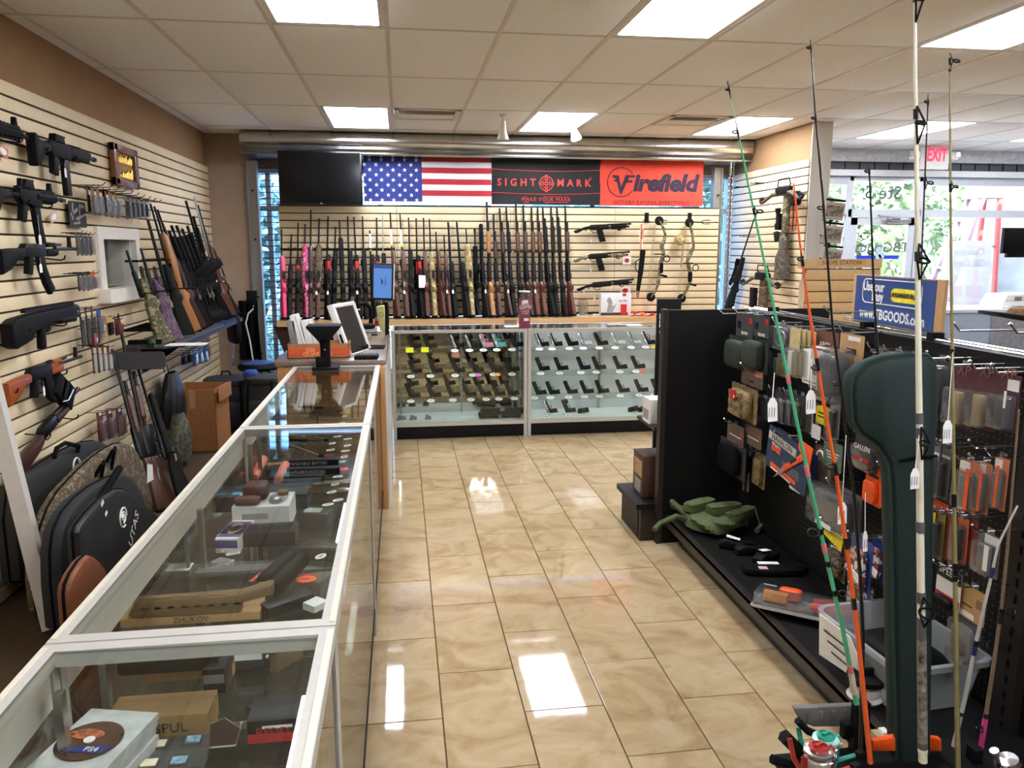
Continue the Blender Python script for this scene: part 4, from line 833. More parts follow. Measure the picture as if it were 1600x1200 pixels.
# ================================================================ glass counter of three display cases, register desk
CXL, CXR, CZ = -.690, -.146, .965
M_CASE = mat('satin aluminium case trim', (186, 182, 172), .5, 0, .02, spec=.3)
M_DECK = mat('dark case deck', (20, 21, 21), .6, 0, .1, spec=.2)
M_DOORR = mat('white case rear rail', (216, 208, 194), .5, 0, .02)
def display_case(y0, y1, lab, shelf_z=(.40, .70), shelf_d=(.48, .45)):
    t = thing('display_case', lab, 'display case', T((0, 0, 0))); e = .003; a, b = y0 + e, y1 - e
    obj('plinth', MB().cuboid((CXL + .03, a + .02, .003), (CXR - .012, b - .02, .10)), BLK2, t, smooth=False)
    obj('deck', MB().cuboid((CXL + .01, a + .005, .10), (CXR - .002, b - .005, .13)), M_DECK, t, smooth=False)
    for y in (a, b - .026):
        for x in (CXL, CXR - .022): obj('corner_post', MB().cuboid((x, y, .003), (x + .022, y + .026, CZ - .03)), M_CASE, t, smooth=False)
    tr = MB(); z0, z1 = CZ - .032, CZ; q = .030
    obj('top_rail', MB().cuboid((CXL, a, z0), (CXL + q, b, z1)), M_CASE, t, smooth=False); obj('top_rail', MB().cuboid((CXR - q, a, z0), (CXR, b, z1)), M_CASE, t, smooth=False)
    obj('top_rail', MB().cuboid((CXL + q, a, z0), (CXR - q, a + q, z1)), M_CASE, t, smooth=False); obj('top_rail', MB().cuboid((CXL + q, b - q, z0), (CXR - q, b, z1)), M_CASE, t, smooth=False)
    mk = mat('cream rail inset', (214, 207, 186), .5, 0, .02, spec=.3)
    for c0, c1 in (((CXR - q + .016, a + .014, z1), (CXR - q + .028, b - .014, z1 + .002)), ((CXL + q - .028, a + .014, z1), (CXL + q - .016, b - .014, z1 + .002))): obj('inset_strip', MB().cuboid(c0, c1), mk, t, smooth=False)
    obj('rear_rail', MB().cuboid((CXL + .004, a + .03, CZ - .115), (CXL + .018, b - .03, CZ - .034)), M_DOORR, t, smooth=False)
    ym = (a + b) / 2
    for k, (p, r) in enumerate(((a + .03, ym + .03), (ym - .03, b - .03))):
        x = CXL + .008 + .010 * k
        d = obj('sliding_door', MB().cuboid((x, p, .135), (x + .005, r, CZ - .117)), GLT, t, smooth=False)
        obj('door_edge', MB().cuboid((x - .002, p, .135), (x + .007, p + .014, CZ - .117)), mat('grey door edge', (120, 124, 122), .4, .3), d, smooth=False); obj('door_edge', MB().cuboid((x - .002, r - .014, .135), (x + .007, r, CZ - .117)), mat('grey door edge'), d, smooth=False)
    obj('top_glass', MB().prism([(CXL + q, CZ - .007), (CXR - q, CZ - .0125), (CXR - q, CZ - .0065), (CXL + q, CZ - .001)], b - a - 2 * q, T((0, (a + b) / 2, 0))), GLS, t, smooth=False)
    obj('front_glass', MB().cuboid((CXR - .010, a + .026, .13), (CXR - .004, b - .026, CZ - .033)), GLS, t, smooth=False)
    for z, d in zip(shelf_z, shelf_d):
        obj('glass_shelf', MB().cuboid((CXR - .04 - d, a + .03, z), (CXR - .04, b - .03, z + .006)), GLT, t, smooth=False)
    for y in (a + .10, ym, b - .10):
        obj('shelf_standard', MB().cuboid((CXL + .05, y, .13), (CXL + .065, y + .022, CZ - .05)), ALU, t, smooth=False)
        for z in shelf_z: obj('shelf_bracket', MB().prism([(0, 0), (.40, 0), (.40, -.008), (0, -.03)], .004, T((CXL + .065, y + .01, z))), ALU, t, smooth=False)
    obj('lock', MB().cyl((CXL + .03, ym, .55), (CXL + .036, ym, .55), .01), CHROME, t)
    return t
display_case(-.34, 1.50, 'nearest glass display case with the disc cases and tan boxes'); display_case(1.50, 3.345, 'middle glass display case with the orange tubes and white gadget box'); display_case(3.345, 5.10, 'farthest glass display case of the long counter, touching the register desk')
SZ = .708
def oncase(px, py, z=SZ): return PZ(px, py, z)
_ov = mesh('tag', MB().prism(oval(0, 0, .024, .015), .0015, R(-90, 'X')), PAPER)
_ovp = mesh('print', MB().box((0, 0, 0), (.022, .012, .0006)), mat('grey print'))
def case_tags(pts, where):
    for k, (x, y) in enumerate(pts):
        t = thing('price_oval', 'white oval price tag, %s from the back among the tags in the %s' % (ORD[k], where), 'price tag', T(oncase(x, y, SZ + .010)) @ R(20 + 37 * k % 50, 'Z'), 'oval price tags on the upper counter shelf')
        obj('tag', _ov, None, t); obj('print', _ovp, None, t, T((0, 0, .001)))
case_tags([(320 + x / 5.33, 500 + y / 5.33) for x, y in ((1225, 622), (1210, 662), (1195, 710), (1180, 755), (1165, 800), (1145, 855))], 'farthest counter case')
case_tags([(320 + x / 5.33, 500 + y / 5.33) for x, y in ((1120, 932), (1205, 937), (1103, 970), (1190, 990), (1062, 1028), (1188, 1045), (1048, 1082), (1170, 1090), (1160, 1138), (1030, 1155), (1135, 1180))] + [(180 + x / 4, 680 + y / 4) for x, y in ((1392, 258), (1375, 305), (1352, 355), (1393, 405), (1330, 433), (1285, 757))], 'middle counter case')
def burst(p, r, m, lab):
    out = [(r * (1 + .12 * (k % 2)) * math.cos(k * math.pi / 12), r * .8 * (1 + .12 * (k % 2)) * math.sin(k * math.pi / 12)) for k in range(24)]
    t = thing('sale_burst', lab, 'price tag', T(p)); obj('card', MB().prism(out, .002, R(-90, 'X')), m, t); obj('print', MB().box((0, 0, .0015), (r * .7, r * .12, .001)), PRNT, t)
HPINK = mat('fluorescent pink card', (240, 84, 120), .7, 0, .02); HORG = mat('fluorescent orange card', (250, 96, 50), .7, 0, .02); HYEL = mat('fluorescent amber card', (250, 180, 40), .7, 0, .02); HLEM = mat('fluorescent yellow card', (250, 246, 30), .7, 0, .02)
burst(oncase(540, 645, SZ + .014), .030, HYEL, 'amber star shaped sale tag in the farthest counter case'); burst(oncase(534, 733, SZ + .014), .030, HPINK, 'hot pink star shaped sale tag in the middle counter case')
burst(oncase(478, 905, SZ + .014), .030, HORG, 'orange red star shaped sale tag in the middle counter case'); burst(oncase(513, 712, SZ + .014), .016, RED, 'small red tag beside the white ovals in the middle counter case')
def put(name, lab, cat, px, py, parts, z=SZ + .007, rz=0):
    p_ = oncase(px, py, z); p_.x = max(p_.x, -.58); t = thing(name, lab, cat, T(p_) @ R(rz, 'Z'))
    for n_, mb, m in parts: obj(n_, mb, m, t)
    return t
def bx(w, d, h, b=.003, c=(0, 0)): return MB().box((c[0], c[1], h / 2), (w, d, h), None, b)
def boxed(lab, px, py, w, d, h, m, z=SZ + .007, rz=0, name='retail_box', lid=None, words=None, wsize=.02, wm=PAPER, top=None, side=True):
    t = put(name, lab, 'box', px, py, [('carton', bx(w, d, h), m)], z, rz)
    if top: obj('top_panel', MB().box((0, 0, h + .0006), (w * .86, d * .84, .001)), top, t)
    if lid: obj('side_band', MB().box((0, -d / 2 - .0006, h * .6), (w * .9, .001, h * .35)), lid, t)
    if words:
        if side: text('lettering', words, wsize, wm, t, T((0, -d / 2 - .001, h * .5)))
        else: text('lettering', words, wsize, wm, t, T((0, 0, h + .001)) @ R(-90, 'X'))
    return t
SAL = mat('salmon pink plastic', (226, 128, 104), .5)
for k, (p, q) in enumerate((((412, 717), (398, 745)), ((446, 726), (434, 752)))):
    a, b = oncase(*p, SZ + .03), oncase(*q, SZ + .03); d = b - a; t = thing('spray_tube', '%s salmon pink spray tube in the middle counter case' % ('left' if k == 0 else 'right'), 'spray can', FR(a, d, Z_)); l = d.length
    obj('tube', MB().lathe([(.012, 0), (.02, .006), (.02, l - .01), (.012, l)], 14, R(90, 'Y')), SAL, t); obj('nozzle', MB().cyl((-.02, 0, 0), (0, 0, 0), .007), PAPER, t)
for k, (p, q, lab) in enumerate((((434, 688), (500, 712), 'long silver baton pen in the middle counter case'), ((470, 676), (508, 687), 'shorter silver slotted rail at the back of the middle counter case'))):
    a, b = oncase(*p, SZ + .015), oncase(*q, SZ + .015); t = thing('silver_rod', lab, 'tool', FR(a, b - a, Z_)); l = (b - a).length; obj('shaft', MB().cyl((0, 0, 0), (l, 0, 0), .006), CHROME, t); obj('tip', MB().cyl((l, 0, 0), (l + .02, 0, 0), .009), BLK, t)
    if k: obj('slot', MB().box((l * .4, -.002, .005), (l * .3, .006, .004)), BLK, t)
boxed('rear black box lettered expandable baton in the middle counter case', 478, 727, .30, .05, .03, BLK2, words='EXPANDABLE BATON', wsize=.02)
boxed('front black box lettered expandable baton in the middle counter case', 474, 741, .32, .05, .03, BLK2, words='EXPANDABLE BATON', wsize=.02)
boxed('black box with white chevron and a small window beside the baton boxes', 470, 752, .20, .06, .03, BLK2, lid=mat('grey print'))
boxed('matte black box with bright blue label behind the white gadget box', 415, 788, .34, .16, .06, mat('matte black carton', (34, 36, 42), .6), top=None, words='VIBA', wsize=.03)
one('blue_label', MB().box((0, 0, 0), (.07, .03, .002)), mat('bright blue label', (80, 170, 220), .5, 0, 0), 'bright blue label on the black box left of the white gadget box', 'label', T(oncase(378, 771, SZ + .069)))
t = boxed('white square gadget box with a leather strap and dials on top', 415, 815, .20, .17, .085, WHT)
obj('leather_strap', MB().pillow((-.03, .02, .115), (.09, .10, .06)), mat('dark red leather', (84, 44, 38), .5), t); obj('leather_fold', MB().pillow((-.05, -.05, .10), (.09, .05, .03)), mat('dark red leather'), t)
obj('dial', MB().lathe([(.022, .085), (.022, .10), (.014, .105)], 14, T((.045, -.03, 0))), SIL, t); obj('dial', MB().lathe([(.02, .085), (.02, .10), (.012, .105)], 14, T((.06, .05, 0))), BRC, t); obj('cut_out', MB().prism(oval(.05, .01, .035, .075), .001, T((0, 0, .0865)) @ R(-90, 'X')), mat('grey print'), t)
obj('side_print', MB().box((-.02, -.0856, .05), (.09, .001, .022)), mat('grey print'), t)
boxed('black lidded phone tray in front of the white gadget box', 410, 846, .235, .10, .05, BLK2, top=mat('glossy black', (14, 14, 20), .1, 0, 0))
PUR = mat('purple and white carton', (76, 64, 132), .6)
for k, (x, y) in enumerate(((337, 848), (262, 856))):
    t = boxed('purple and white boxed tool, the %s one in the middle counter case' % ('right' if k == 0 else 'left'), x, y, .075, .16, .05, WHT, rz=-8); obj('purple_side', MB().box((0, -.0808, .032), (.073, .001, .026)), PUR, t); obj('purple_top', MB().box((0, 0, .0508), (.073, .12, .001)), PUR, t); obj('picture', MB().prism(oval(0, 0, .018, .045), .001, T((0, 0, .0518)) @ R(-90, 'X')), BRC, t)
t = put('clear_pack', 'long clear plastic pack with a white label in front of the purple boxes', 'pack', 345, 895, [('pouch', MB().pillow((0, 0, .012), (.34, .07, .024), None, .3), CLEAR), ('label', MB().box((-.12, 0, .026), (.07, .06, .001)), PAPER), ('lining', MB().box((.04, 0, .010), (.22, .05, .006)), mat('smoky grey', (120, 118, 116), .5))])
def handguard(t):
    mb = MB().prism([(-.17, .02), (.10, .025), (.17, .045), (.185, .045), (.185, .015), (.10, -.005), (.10, -.03), (-.18, -.03), (-.19, -.02)], .05, None, .012)
    obj('shell', mb, mat('flat dark earth plastic', (124, 98, 64), .6, 0, .06), t)
    for k in range(8): obj('slot', MB().box((-.145 + .034 * k, -.0252, .0), (.016, .002, .006)), BLK, t)
    for k in range(3): obj('top_slot', MB().box((-.10 + .07 * k, -.01, .0235), (.05, .01, .002)), BRC, t)
t = thing('handguard', 'tan slotted rifle handguard on top of the thin tan box', 'gun part', T(oncase(318, 940, SZ + .06))); handguard(t)
boxed('thin tan box under the tan slotted handguard', 300, 962, .36, .10, .025, KRAFT, words='ZHUKOV', wsize=.022, wm=PRNT)
for k in range(2): t = put('ammo_box', 'brown and orange small cartridge box, %s of the stacked pair' % ('front' if k == 0 else 'rear'), 'box', 412, 936 - 16 * k, [('carton', bx(.06, .07, .035), mat('dark brown carton', (70, 46, 32), .6)), ('orange_stripe', MB().box((-.02, 0, .036), (.012, .066, .001)), ORG)], rz=-20); text('lettering', 'ammo', .02, PAPER, t, T((.005, 0, .037)) @ R(-90, 'X') @ R(0, 'Y'))
for k, (x, y, l) in enumerate(((434, 905, .20), (450, 912, .22))): t = put('black_tube', 'black plastic tube grip, %s of two beside the orange red tag' % ('left' if k == 0 else 'right'), 'gun part', x, y, [('tube', MB().lathe([(.022, -l / 2), (.028, -l / 2 + .02), (.024, l / 2)], 14, T((0, 0, .03)) @ R(75, 'Z') @ R(90, 'Y')), BLK), ('cap', MB().lathe([(.025, l / 2), (.02, l / 2 + .01)], 14, T((0, 0, .03)) @ R(75, 'Z') @ R(90, 'Y')), BLKM)])
for k, (x, y, w_, d_, h_, m, lab) in enumerate(((455, 895, .05, .02, .03, WHT, 'small white tagged knife in the middle counter case'), (262, 740 + 0, .09, .05, .03, BRC, 'small brown tool box far left in the middle counter case'), (318, 785, .05, .06, .05, BLK, 'black watch box with a rainbow sticker'), (450, 950, .14, .05, .03, BLK2, 'flat black case near the front rail of the middle counter case'), (493, 950, .05, .05, .02, PAPER, 'white card near the front rail of the middle counter case'), (222, 892, .04, .06, .02, WHT, 'silver harmonica shaped lighter at the left of the middle case'), (365, 790, .06, .04, .02, BLK, 'small black buckle beside the white gadget box'))): boxed(lab, x, y, w_, d_, h_, m, rz=12 * k, name='small_box', top=SIL if k in (5, 2) else None)
one('cable', MB().tube([oncase(*q, SZ + .02) for q in ((372, 840), (362, 848), (355, 856), (345, 862))], .003, 6), WHT, 'short white cable beside the right purple box', 'cable')
for k, (x, y) in enumerate(((345, 866), (243, 868), (320, 805))): p_ = oncase(x, y, SZ + .009); p_.x = max(p_.x, -.57); one('white_tag', MB().box((0, 0, 0), (.045, .02, .002)), PAPER, 'small white paper tag %s in the middle counter case' % ('below the right purple box', 'below the left purple box', 'below the black watch box')[k], 'price tag', T(p_) @ R(25, 'Z'))
for k, (x, y) in enumerate(((430, 640), (470, 655), (450, 690))):
    t = put('folding_knife', 'black folding knife, %s from the back among the counter knives' % ORD[k], 'knife', x, y, [('handle', MB().box((0, 0, .008), (.16, .025, .014), R(-18, 'Z'), .005), BLK), ('blade', MB().prism([(.06, -.008), (.16, -.002), (.13, .010), (.06, .010)], .003, R(-18, 'Z') @ T((0, 0, .010)) @ R(90, 'X')), STEEL)])
# nearest case
def disc_case(x, y, lab, rz):
    p_ = oncase(x, y, .80); t = thing('disc_case', lab, 'disc case', T(Vector((p_.x, p_.y, SZ + .007))) @ R(rz, 'Z'))
    for k in range(6): obj('case_tray', MB().box((.003 * (k % 3), .002 * k, .007 + .0145 * k), (.142, .19, .0125), None, .003), mat('translucent case grey', (196, 196, 192), .25), t)
    t = obj('top_disc', MB().lathe([(.058, .088), (.058, .0885), (.010, .0885)], 32), BRC, t, T((0, 0, 0)))
    D_ = T((0, 0, .0425)); up_ = t.parent
    def obj_(n_, mb, m): return obj(n_, mb, m, up_, D_)
    obj_('disc', MB().lathe([(.059, .046), (.059, .0475), (.012, .0475)], 32), mat('brown printed disc', (74, 46, 36), .25, 0, .35, 14)); obj_('orange_art', MB().prism(oval(-.015, .016, .034, .016), .0008, T((0, 0, .0483)) @ R(-90, 'X')), camo('ember print', [(60, 30, 24), (196, 104, 50), (130, 66, 40)], 60))
    obj_('blue_band', MB().prism([(-.045, -.037), (.045, -.037), (.057, -.012), (-.0, -.02)], .0008, T((0, 0, .0483)) @ R(-90, 'X')), mat('disc blue', (30, 52, 120), .3)); obj_('hub', MB().lathe([(.010, .047), (.010, .0492)], 16), PAPER)
    text('lettering', 'PS4', .018, PAPER, up_, T((.022, -.028, .0492 + .0425)) @ R(-90, 'X')); return up_
disc_case(140, 1160, 'clear stack of disc cases with a brown and blue disc on top', -14)
TB = mat('tan printed carton', (150, 116, 70), .8, 0, .06)
t = boxed('large lettered tan carton under the black stock in the nearest case', 258, 1138, .20, .09, .055, TB, words='MAGPUL', wsize=.03, wm=PRNT); boxed('rear tan carton in the nearest case', 308, 1035, .22, .06, .03, TB, words='ZHUKOV', wsize=.018, wm=PRNT)
boxed('middle tan carton behind the black stock in the nearest case', 300, 1052, .20, .06, .03, KRAFT)
t = put('gun_stock', 'black rifle stock lying over the tan cartons in the nearest case', 'gun part', 265, 1068, [('shell', MB().prism([(-.10, -.03), (-.10, .02), (-.04, .045), (.08, .022), (.12, .018), (.12, -.03)], .05, T((0, 0, .065)) @ R(-70, 'X'), .014), BLK)])
boxed('black and grey carton standing at the right of the tan cartons', 345, 1062, .05, .12, .06, BLK2, lid=SIL); boxed('dark box with white label at the back of the nearest case', 395, 1030, .07, .10, .06, mat('matte black carton'), lid=PAPER)
t = boxed('black box with red lettering and red base in the nearest case', 432, 1140, .10, .09, .05, BLK2, words='REDD', wsize=.026, wm=RED); obj('red_base', MB().box((0, -.0458, .012), (.098, .001, .02)), RED, t); obj('white_line', MB().box((.01, -.0458, .036), (.06, .001, .006)), PAPER, t)
t = put('game_tray', 'black tray holding four small game cartridges beside the disc case', 'tray', 272, 1185, [('tray', bx(.13, .11, .012), BLK2), ('clear_lid', bx(.132, .112, .016), CLEAR)])
for k, (x, y) in enumerate(((-.035, .025), (.03, .03), (-.035, -.035), (.02, -.035))): g_ = obj('cartridge', MB().box((x, y, .017), (.034, .03, .004), None, .0015), mat('cartridge grey', (60, 58, 54), .5), t); obj('cartridge_label', MB().box((x, y, .0195), (.028, .022, .001)), (mat('label cream', (226, 214, 180), .6), mat('label art', (120, 150, 170), .6, 0, .4, 80))[k % 2], g_)
put('sample_holder', 'clear angled sample card holder in the nearest case', 'holder', 352, 1165, [('plate', MB().prism([(-.03, 0), (.02, 0), (.035, .05), (.01, .085), (-.02, .07)], .003, R(20, 'X')), mat('dusky pink clear', (120, 92, 86), .3)), ('edge', MB().tube([(-.03, -.002, 0), (.02, -.002, 0), (.035, -.002, .05)], .002, 5), WHT)])
put('white_bird_card', 'slim black sheath with white stripe in the nearest case', 'sheath', 408, 1045, [('sheath', MB().prism([(-.02, 0), (.02, 0), (.012, .10), (-.008, .12)], .012, R(-60, 'X'), .003), BLK), ('stripe', MB().box((.012, .05, .02), (.006, .07, .004)), PAPER)])
# goods on the lower shelf, dimly seen
for k in range(12):
    y = -.1 + .42 * k; t = thing('stock_box', 'dark stock box on the lower counter shelf, %s from the near end' % ORD[k], 'box', T((-.44 + .06 * (k % 3), y, .408)) @ R(9 * k, 'Z')); w_, h_ = .16 + .04 * (k % 3), .05 + .02 * (k % 4)
    obj('carton', bx(.12, w_, h_), (BLK2, mat('matte black carton'), BRC, GRC)[k % 4], t); obj('label', MB().box((0, 0, h_ + .0006), (.06, w_ * .5, .001)), (GRC, PAPER, KRAFT, RED)[k % 4], t)
# ---- register desk
M_LAM = mat('grey desk laminate', (126, 112, 100), .25, 0, .03); M_OAK = wood('oak desk panel', (176, 124, 72), (200, 150, 96), .45, (20, 20, 2))
DZ = .995
t = thing('register_desk', 'wood register desk with grey top between the counter and the pistol cases', 'desk', T((0, 0, 0)))
obj('desk_top', MB().prism(rrect(-.82, 5.125, -.105, 6.93, .02), .035, T((0, 0, DZ - .0175)) @ R(-90, 'X'), .006), M_LAM, t)
obj('end_panel', MB().cuboid((-.800, 5.135, .003), (-.762, 6.90, DZ - .036)), M_OAK, t, smooth=False)
obj('side_panel', MB().cuboid((-.148, 5.06, .003), (-.118, 5.11, DZ - .04)).cuboid((-.146, 5.11, .003), (-.118, 6.92, DZ - .036)), M_OAK, t, smooth=False)
obj('white_side_sheet', MB().cuboid((-.117, 5.08, .003), (-.1035, 6.962, DZ - .038)), mat('glossy white laminate', (196, 196, 192), .35, 0, .02), t, smooth=False)
obj('front_panel', MB().cuboid((-.76, 5.135, .003), (-.15, 5.155, DZ - .036)), M_OAK, t, smooth=False)
def ondesk(x, y, z=DZ): return PZ(x, y, z)
# quarters box
a, b = ondesk(450, 566), ondesk(545, 566); a.y = b.y = 5.24; w_ = PY(546, 540, 5.24).x - PY(449, 540, 5.24).x; h_ = PY(460, 538, 5.24).z - DZ
t = thing('coin_box', 'cardboard box with orange band lettered 500 quarters on the desk corner', 'box', T((PY(497, 540, 5.24).x, 5.34, DZ + .001)))
for nm, mb in (('front_wall', MB().cuboid((-w_ / 2, -.10, 0), (w_ / 2, -.095, h_))), ('back_wall', MB().cuboid((-w_ / 2, .095, 0), (w_ / 2, .10, h_))), ('side_wall', MB().cuboid((-w_ / 2, -.10, 0), (-w_ / 2 + .005, .10, h_))), ('side_wall', MB().cuboid((w_ / 2 - .005, -.10, 0), (w_ / 2, .10, h_))), ('bottom', MB().cuboid((-w_ / 2, -.1, 0), (w_ / 2, .1, .005)))): obj(nm, mb, CARD, t, smooth=False)
M_QO = mat('orange box print', (206, 84, 36), .8, 0, .04)
obj('orange_band', MB().cuboid((-w_ / 2 + .01, -.1015, .02), (w_ / 2, -.1005, h_ - .03)), M_QO, t); M_LT = mat('pale orange ink', (236, 150, 100), .8, 0, 0)
text('lettering', '500', .04, M_LT, t, T((-.05, -.102, h_ * .56)), bold=.0012); text('lettering', 'QUARTERS', .038, M_LT, t, T((-.005, -.102, h_ * .28)), bold=.0012)
hh = h_
for k, (dx, w2, h2, m, rz) in enumerate(((-.15, .05, .20, SIL, 8), (-.10, .05, .24, WHT, 14), (-.04, .07, .20, WHT, 10))):
    t = thing('paper_roll', ('grey folder', 'white folded catalogue', 'white wide envelope stack')[k] + ' standing in the quarters box', 'paper', T((PY(497, 540, 5.24).x + dx + .0, 5.35, DZ + .05)) @ R(-rz, 'Y')); obj('sheets', MB().box((0, 0, h2 / 2), (w2, .12, h2), None, .004), m, t); obj('crease', MB().box((w2 * .2, -.0605, h2 / 2), (.003, .001, h2 * .95)), GRC, t)
c = PY(480, 530, 5.30); t = thing('strap_bundle', 'brown and black strap bundle in the quarters box', 'straps', T((c.x + .03, 5.36, DZ + .12))); obj('strap', MB().tube([(-.06, 0, .0), (-.02, -.02, .05), (.04, 0, .07), (.07, .01, .01)], .012, 6), BRC, t); obj('black_strap', MB().tube([(-.02, -.03, -.02), (.0, -.04, .04), (.05, -.03, -.02)], .009, 6), BLK, t)
# customer display on a pole, standing on the counter glass
c = PZ(505, 581, CZ); t = thing('customer_display', 'black square dish display on a pole at the far counter end', 'display stand', T((PY(508, 540, 4.95).x, 4.95, CZ + .003)))
zt = PY(508, 508, 4.95).z - CZ; w_ = PY(535, 508, 4.95).x - PY(482, 508, 4.95).x
obj('foot', bx(.16, .14, .018), BLK, t); obj('knuckle', MB().box((-.03, 0, .05), (.06, .05, .06), None, .008), BLK, t); obj('pole', MB().box((0, 0, zt * .45), (.06, .045, zt * .9), None, .008), BLK, t)
obj('dish', MB().prism([(-.04, zt - .085), (.04, zt - .085), (w_ / 2, zt - .012), (w_ / 2, zt), (-w_ / 2, zt), (-w_ / 2, zt - .012)], .18, None, .006), BLK, t); obj('screw', MB().cyl((0, -.024, zt * .45), (0, -.026, zt * .45), .007), CHROME, t)
# touch screen terminal (white bezel seen from its side), tilted
a, b, c2 = PY(516, 477, 5.42), PY(545, 562, 5.36), 0
d = (a - b); t = thing('register_terminal', 'white framed touch terminal leaning back on the desk', 'register', FR(b + Y_ * .02, (.34, .94, 0), d)); l = d.length
obj('bezel', MB().prism([(0, 0), (.34, 0), (.34, .03), (.03, .03), (.03, l - .03), (.34, l - .03), (.34, l), (0, l)], .05, None, .008), WHT, t); obj('bezel_end', MB().box((.355, 0, l / 2), (.03, .05, l), None, .008), WHT, t)
obj('screen', MB().cuboid((.03, -.012, .03), (.34, .0, l - .03)), mat('dark screen glass', (18, 21, 28), .3, 0, .1, spec=.2), t); obj('back_shell', MB().pillow((.18, .05, l * .35), (.26, .09, l * .5)), WHT, t)
for k in range(3): obj('port', MB().box((-.001, 0, l * (.42 - .07 * k)), (.003, .016, .03)), BLK, t)
t = thing('card_reader', 'black and red side reader on the register terminal edge', 'card reader', FR(PY(545, 500, 5.75), (.3, .9, 0), PY(541, 480, 5.75) - PY(551, 545, 5.75))); obj('body', MB().box((0, 0, 0), (.04, .03, .30), None, .006), BLK, t); obj('red_side', MB().box((.0, -.018, -.03), (.036, .004, .10)), RED, t); obj('silver_tip', MB().box((.03, 0, .17), (.02, .02, .06), R(30, 'Y')), ALU, t)
c = ondesk(518, 512); t = thing('label_printer', 'small black printer behind the white terminal', 'printer', T((PY(510, 530, 5.75).x, 5.75, DZ + .001)) @ R(15, 'Z')); obj('body', bx(.15, .16, .13, .012), BLK, t); obj('silver_lid', MB().box((0, -.02, .135), (.09, .06, .012), None, .004), SIL, t)
def deskbox(px, py, w_, d_, h_, m, lab, name, cat, rz=0, b=.006): t = thing(name, lab, cat, T(ondesk(px, py) + Z_ * .001) @ R(rz, 'Z')); obj('body', bx(w_, d_, h_, b), m, t); return t
t = deskbox(573, 560, .15, .13, .022, BLK, 'black keypad keyboard at the front of the desk', 'keyboard', 'keyboard', -4)
km = mesh('key', MB().box((0, 0, 0), (.016, .016, .008), None, .002), mat('dark grey key', (52, 52, 54), .5))
for i in range(6):
    for j in range(5): obj('key', km, None, t, T((-.056 + .0225 * i, -.046 + .023 * j, .026)))
t = deskbox(582, 543, .18, .20, .004, BLKM, 'black mouse mat behind the keyboard', 'mouse_mat', 'mat', -3)
c = ondesk(567, 545, DZ + .005); t = thing('computer_mouse', 'black computer mouse on the mouse mat', 'mouse', T(c) @ R(70, 'Z')); obj('shell', MB().pillow((0, 0, .016), (.11, .06, .034)), BLK, t); obj('wheel', MB().cyl((.03, -.004, .031), (.03, .004, .031), .008), GRC, t)
t = deskbox(574, 519, .15, .16, .05, mat('grey white terminal shell', (180, 180, 180), .4), 'black and white card terminal lying on the desk', 'card_terminal', 'terminal', 12, .012); obj('keypad', MB().pillow((0, -.02, .05), (.13, .13, .05)), BLK, t); obj('cable', MB().tube([(-.07, .05, .02), (-.13, .08, .06), (-.18, .02, .03)], .006, 6), BLK, t)
deskbox(585, 524, .05, .03, .012, BLK, 'small black dongle on the desk', 'dongle', 'dongle')
t = thing('scanner', 'black bent neck scanner behind the card terminal', 'scanner', T(ondesk(580, 512) + Z_ * .001)); obj('base', MB().lathe([(.05, 0), (.05, .01), (.03, .02)], 16), BLK, t); obj('neck', MB().tube([(0, 0, .01), (0, .0, .10), (-.0, -.0, .18), (-.04, -.01, .22), (-.10, -.02, .215)], [.022, .018, .018, .02, .022], 10), BLK, t); obj('head', MB().box((-.12, -.02, .20), (.07, .07, .05), R(-15, 'Y'), .012), BLK, t); obj('trigger_plate', MB().box((-.11, -.056, .17), (.04, .004, .015)), PAPER, t)
c = ondesk(602, 516); h_ = PY(600, 478, c.y).z - DZ; t = thing('yellow_box', 'yellow and white slim box standing on the desk corner', 'box', T((c.x, c.y + .02, DZ + .001)) @ R(-8, 'Y') @ R(-14, 'Z')); obj('carton', bx(.07, .08, h_), mat('pale yellow carton', (236, 232, 150), .6, 0, .02), t); obj('yellow_side', MB().box((-.0356, 0, h_ / 2), (.001, .08, h_)), YEL, t); obj('ring_print', MB().tube([(.018 * math.cos(q * .524), -.0408, h_ * .66 + .018 * math.sin(q * .524)) for q in range(12)], .002, 4, closed=True), GRC, t)
c = ondesk(590, 512); t = thing('bottle', 'small clear bottle with a red label beside the yellow box', 'bottle', T((c.x, c.y + .05, DZ + .001))); obj('glass', MB().lathe([(.025, 0), (.026, .08), (.012, .10), (.012, .115)], 14), CLEAR, t); obj('label', MB().lathe([(.0265, .015), (.0265, .06)], 14), RED, t)
# blue monitor, portrait, on an arm
Ym = 6.55; w_ = PY(616, 430, Ym).x - PY(583, 430, Ym).x; a, b = PY(600, 411, Ym), PY(598, 468, Ym); hgt = a.z - b.z
t = thing('monitor', 'portrait monitor with a blue screen above the desk', 'monitor', FR((PY(598, 440, Ym).x, Ym, PY(598, 440, Ym).z), (1, .18, .0), (.02, .05, 1)) @ R(3, 'Y'))
obj('bezel', MB().box((0, 0, 0), (w_, .035, hgt), None, .006), BLK2, t); obj('white_side', MB().box((w_ / 2 + .005, .01, 0), (.012, .04, hgt * .96), None, .003), WHT, t)
obj('screen', MB().box((-.004, -.0185, 0), (w_ * .86, .002, hgt * .9)), mat('blue lit screen', (70, 110, 168), .3, 0, 0, emit=.55), t); obj('title_bar', MB().box((-.004, -.0198, hgt * .40), (w_ * .86, .001, hgt * .08)), mat('dark blue lit bar', (34, 58, 110), .3, 0, 0, emit=.4), t)
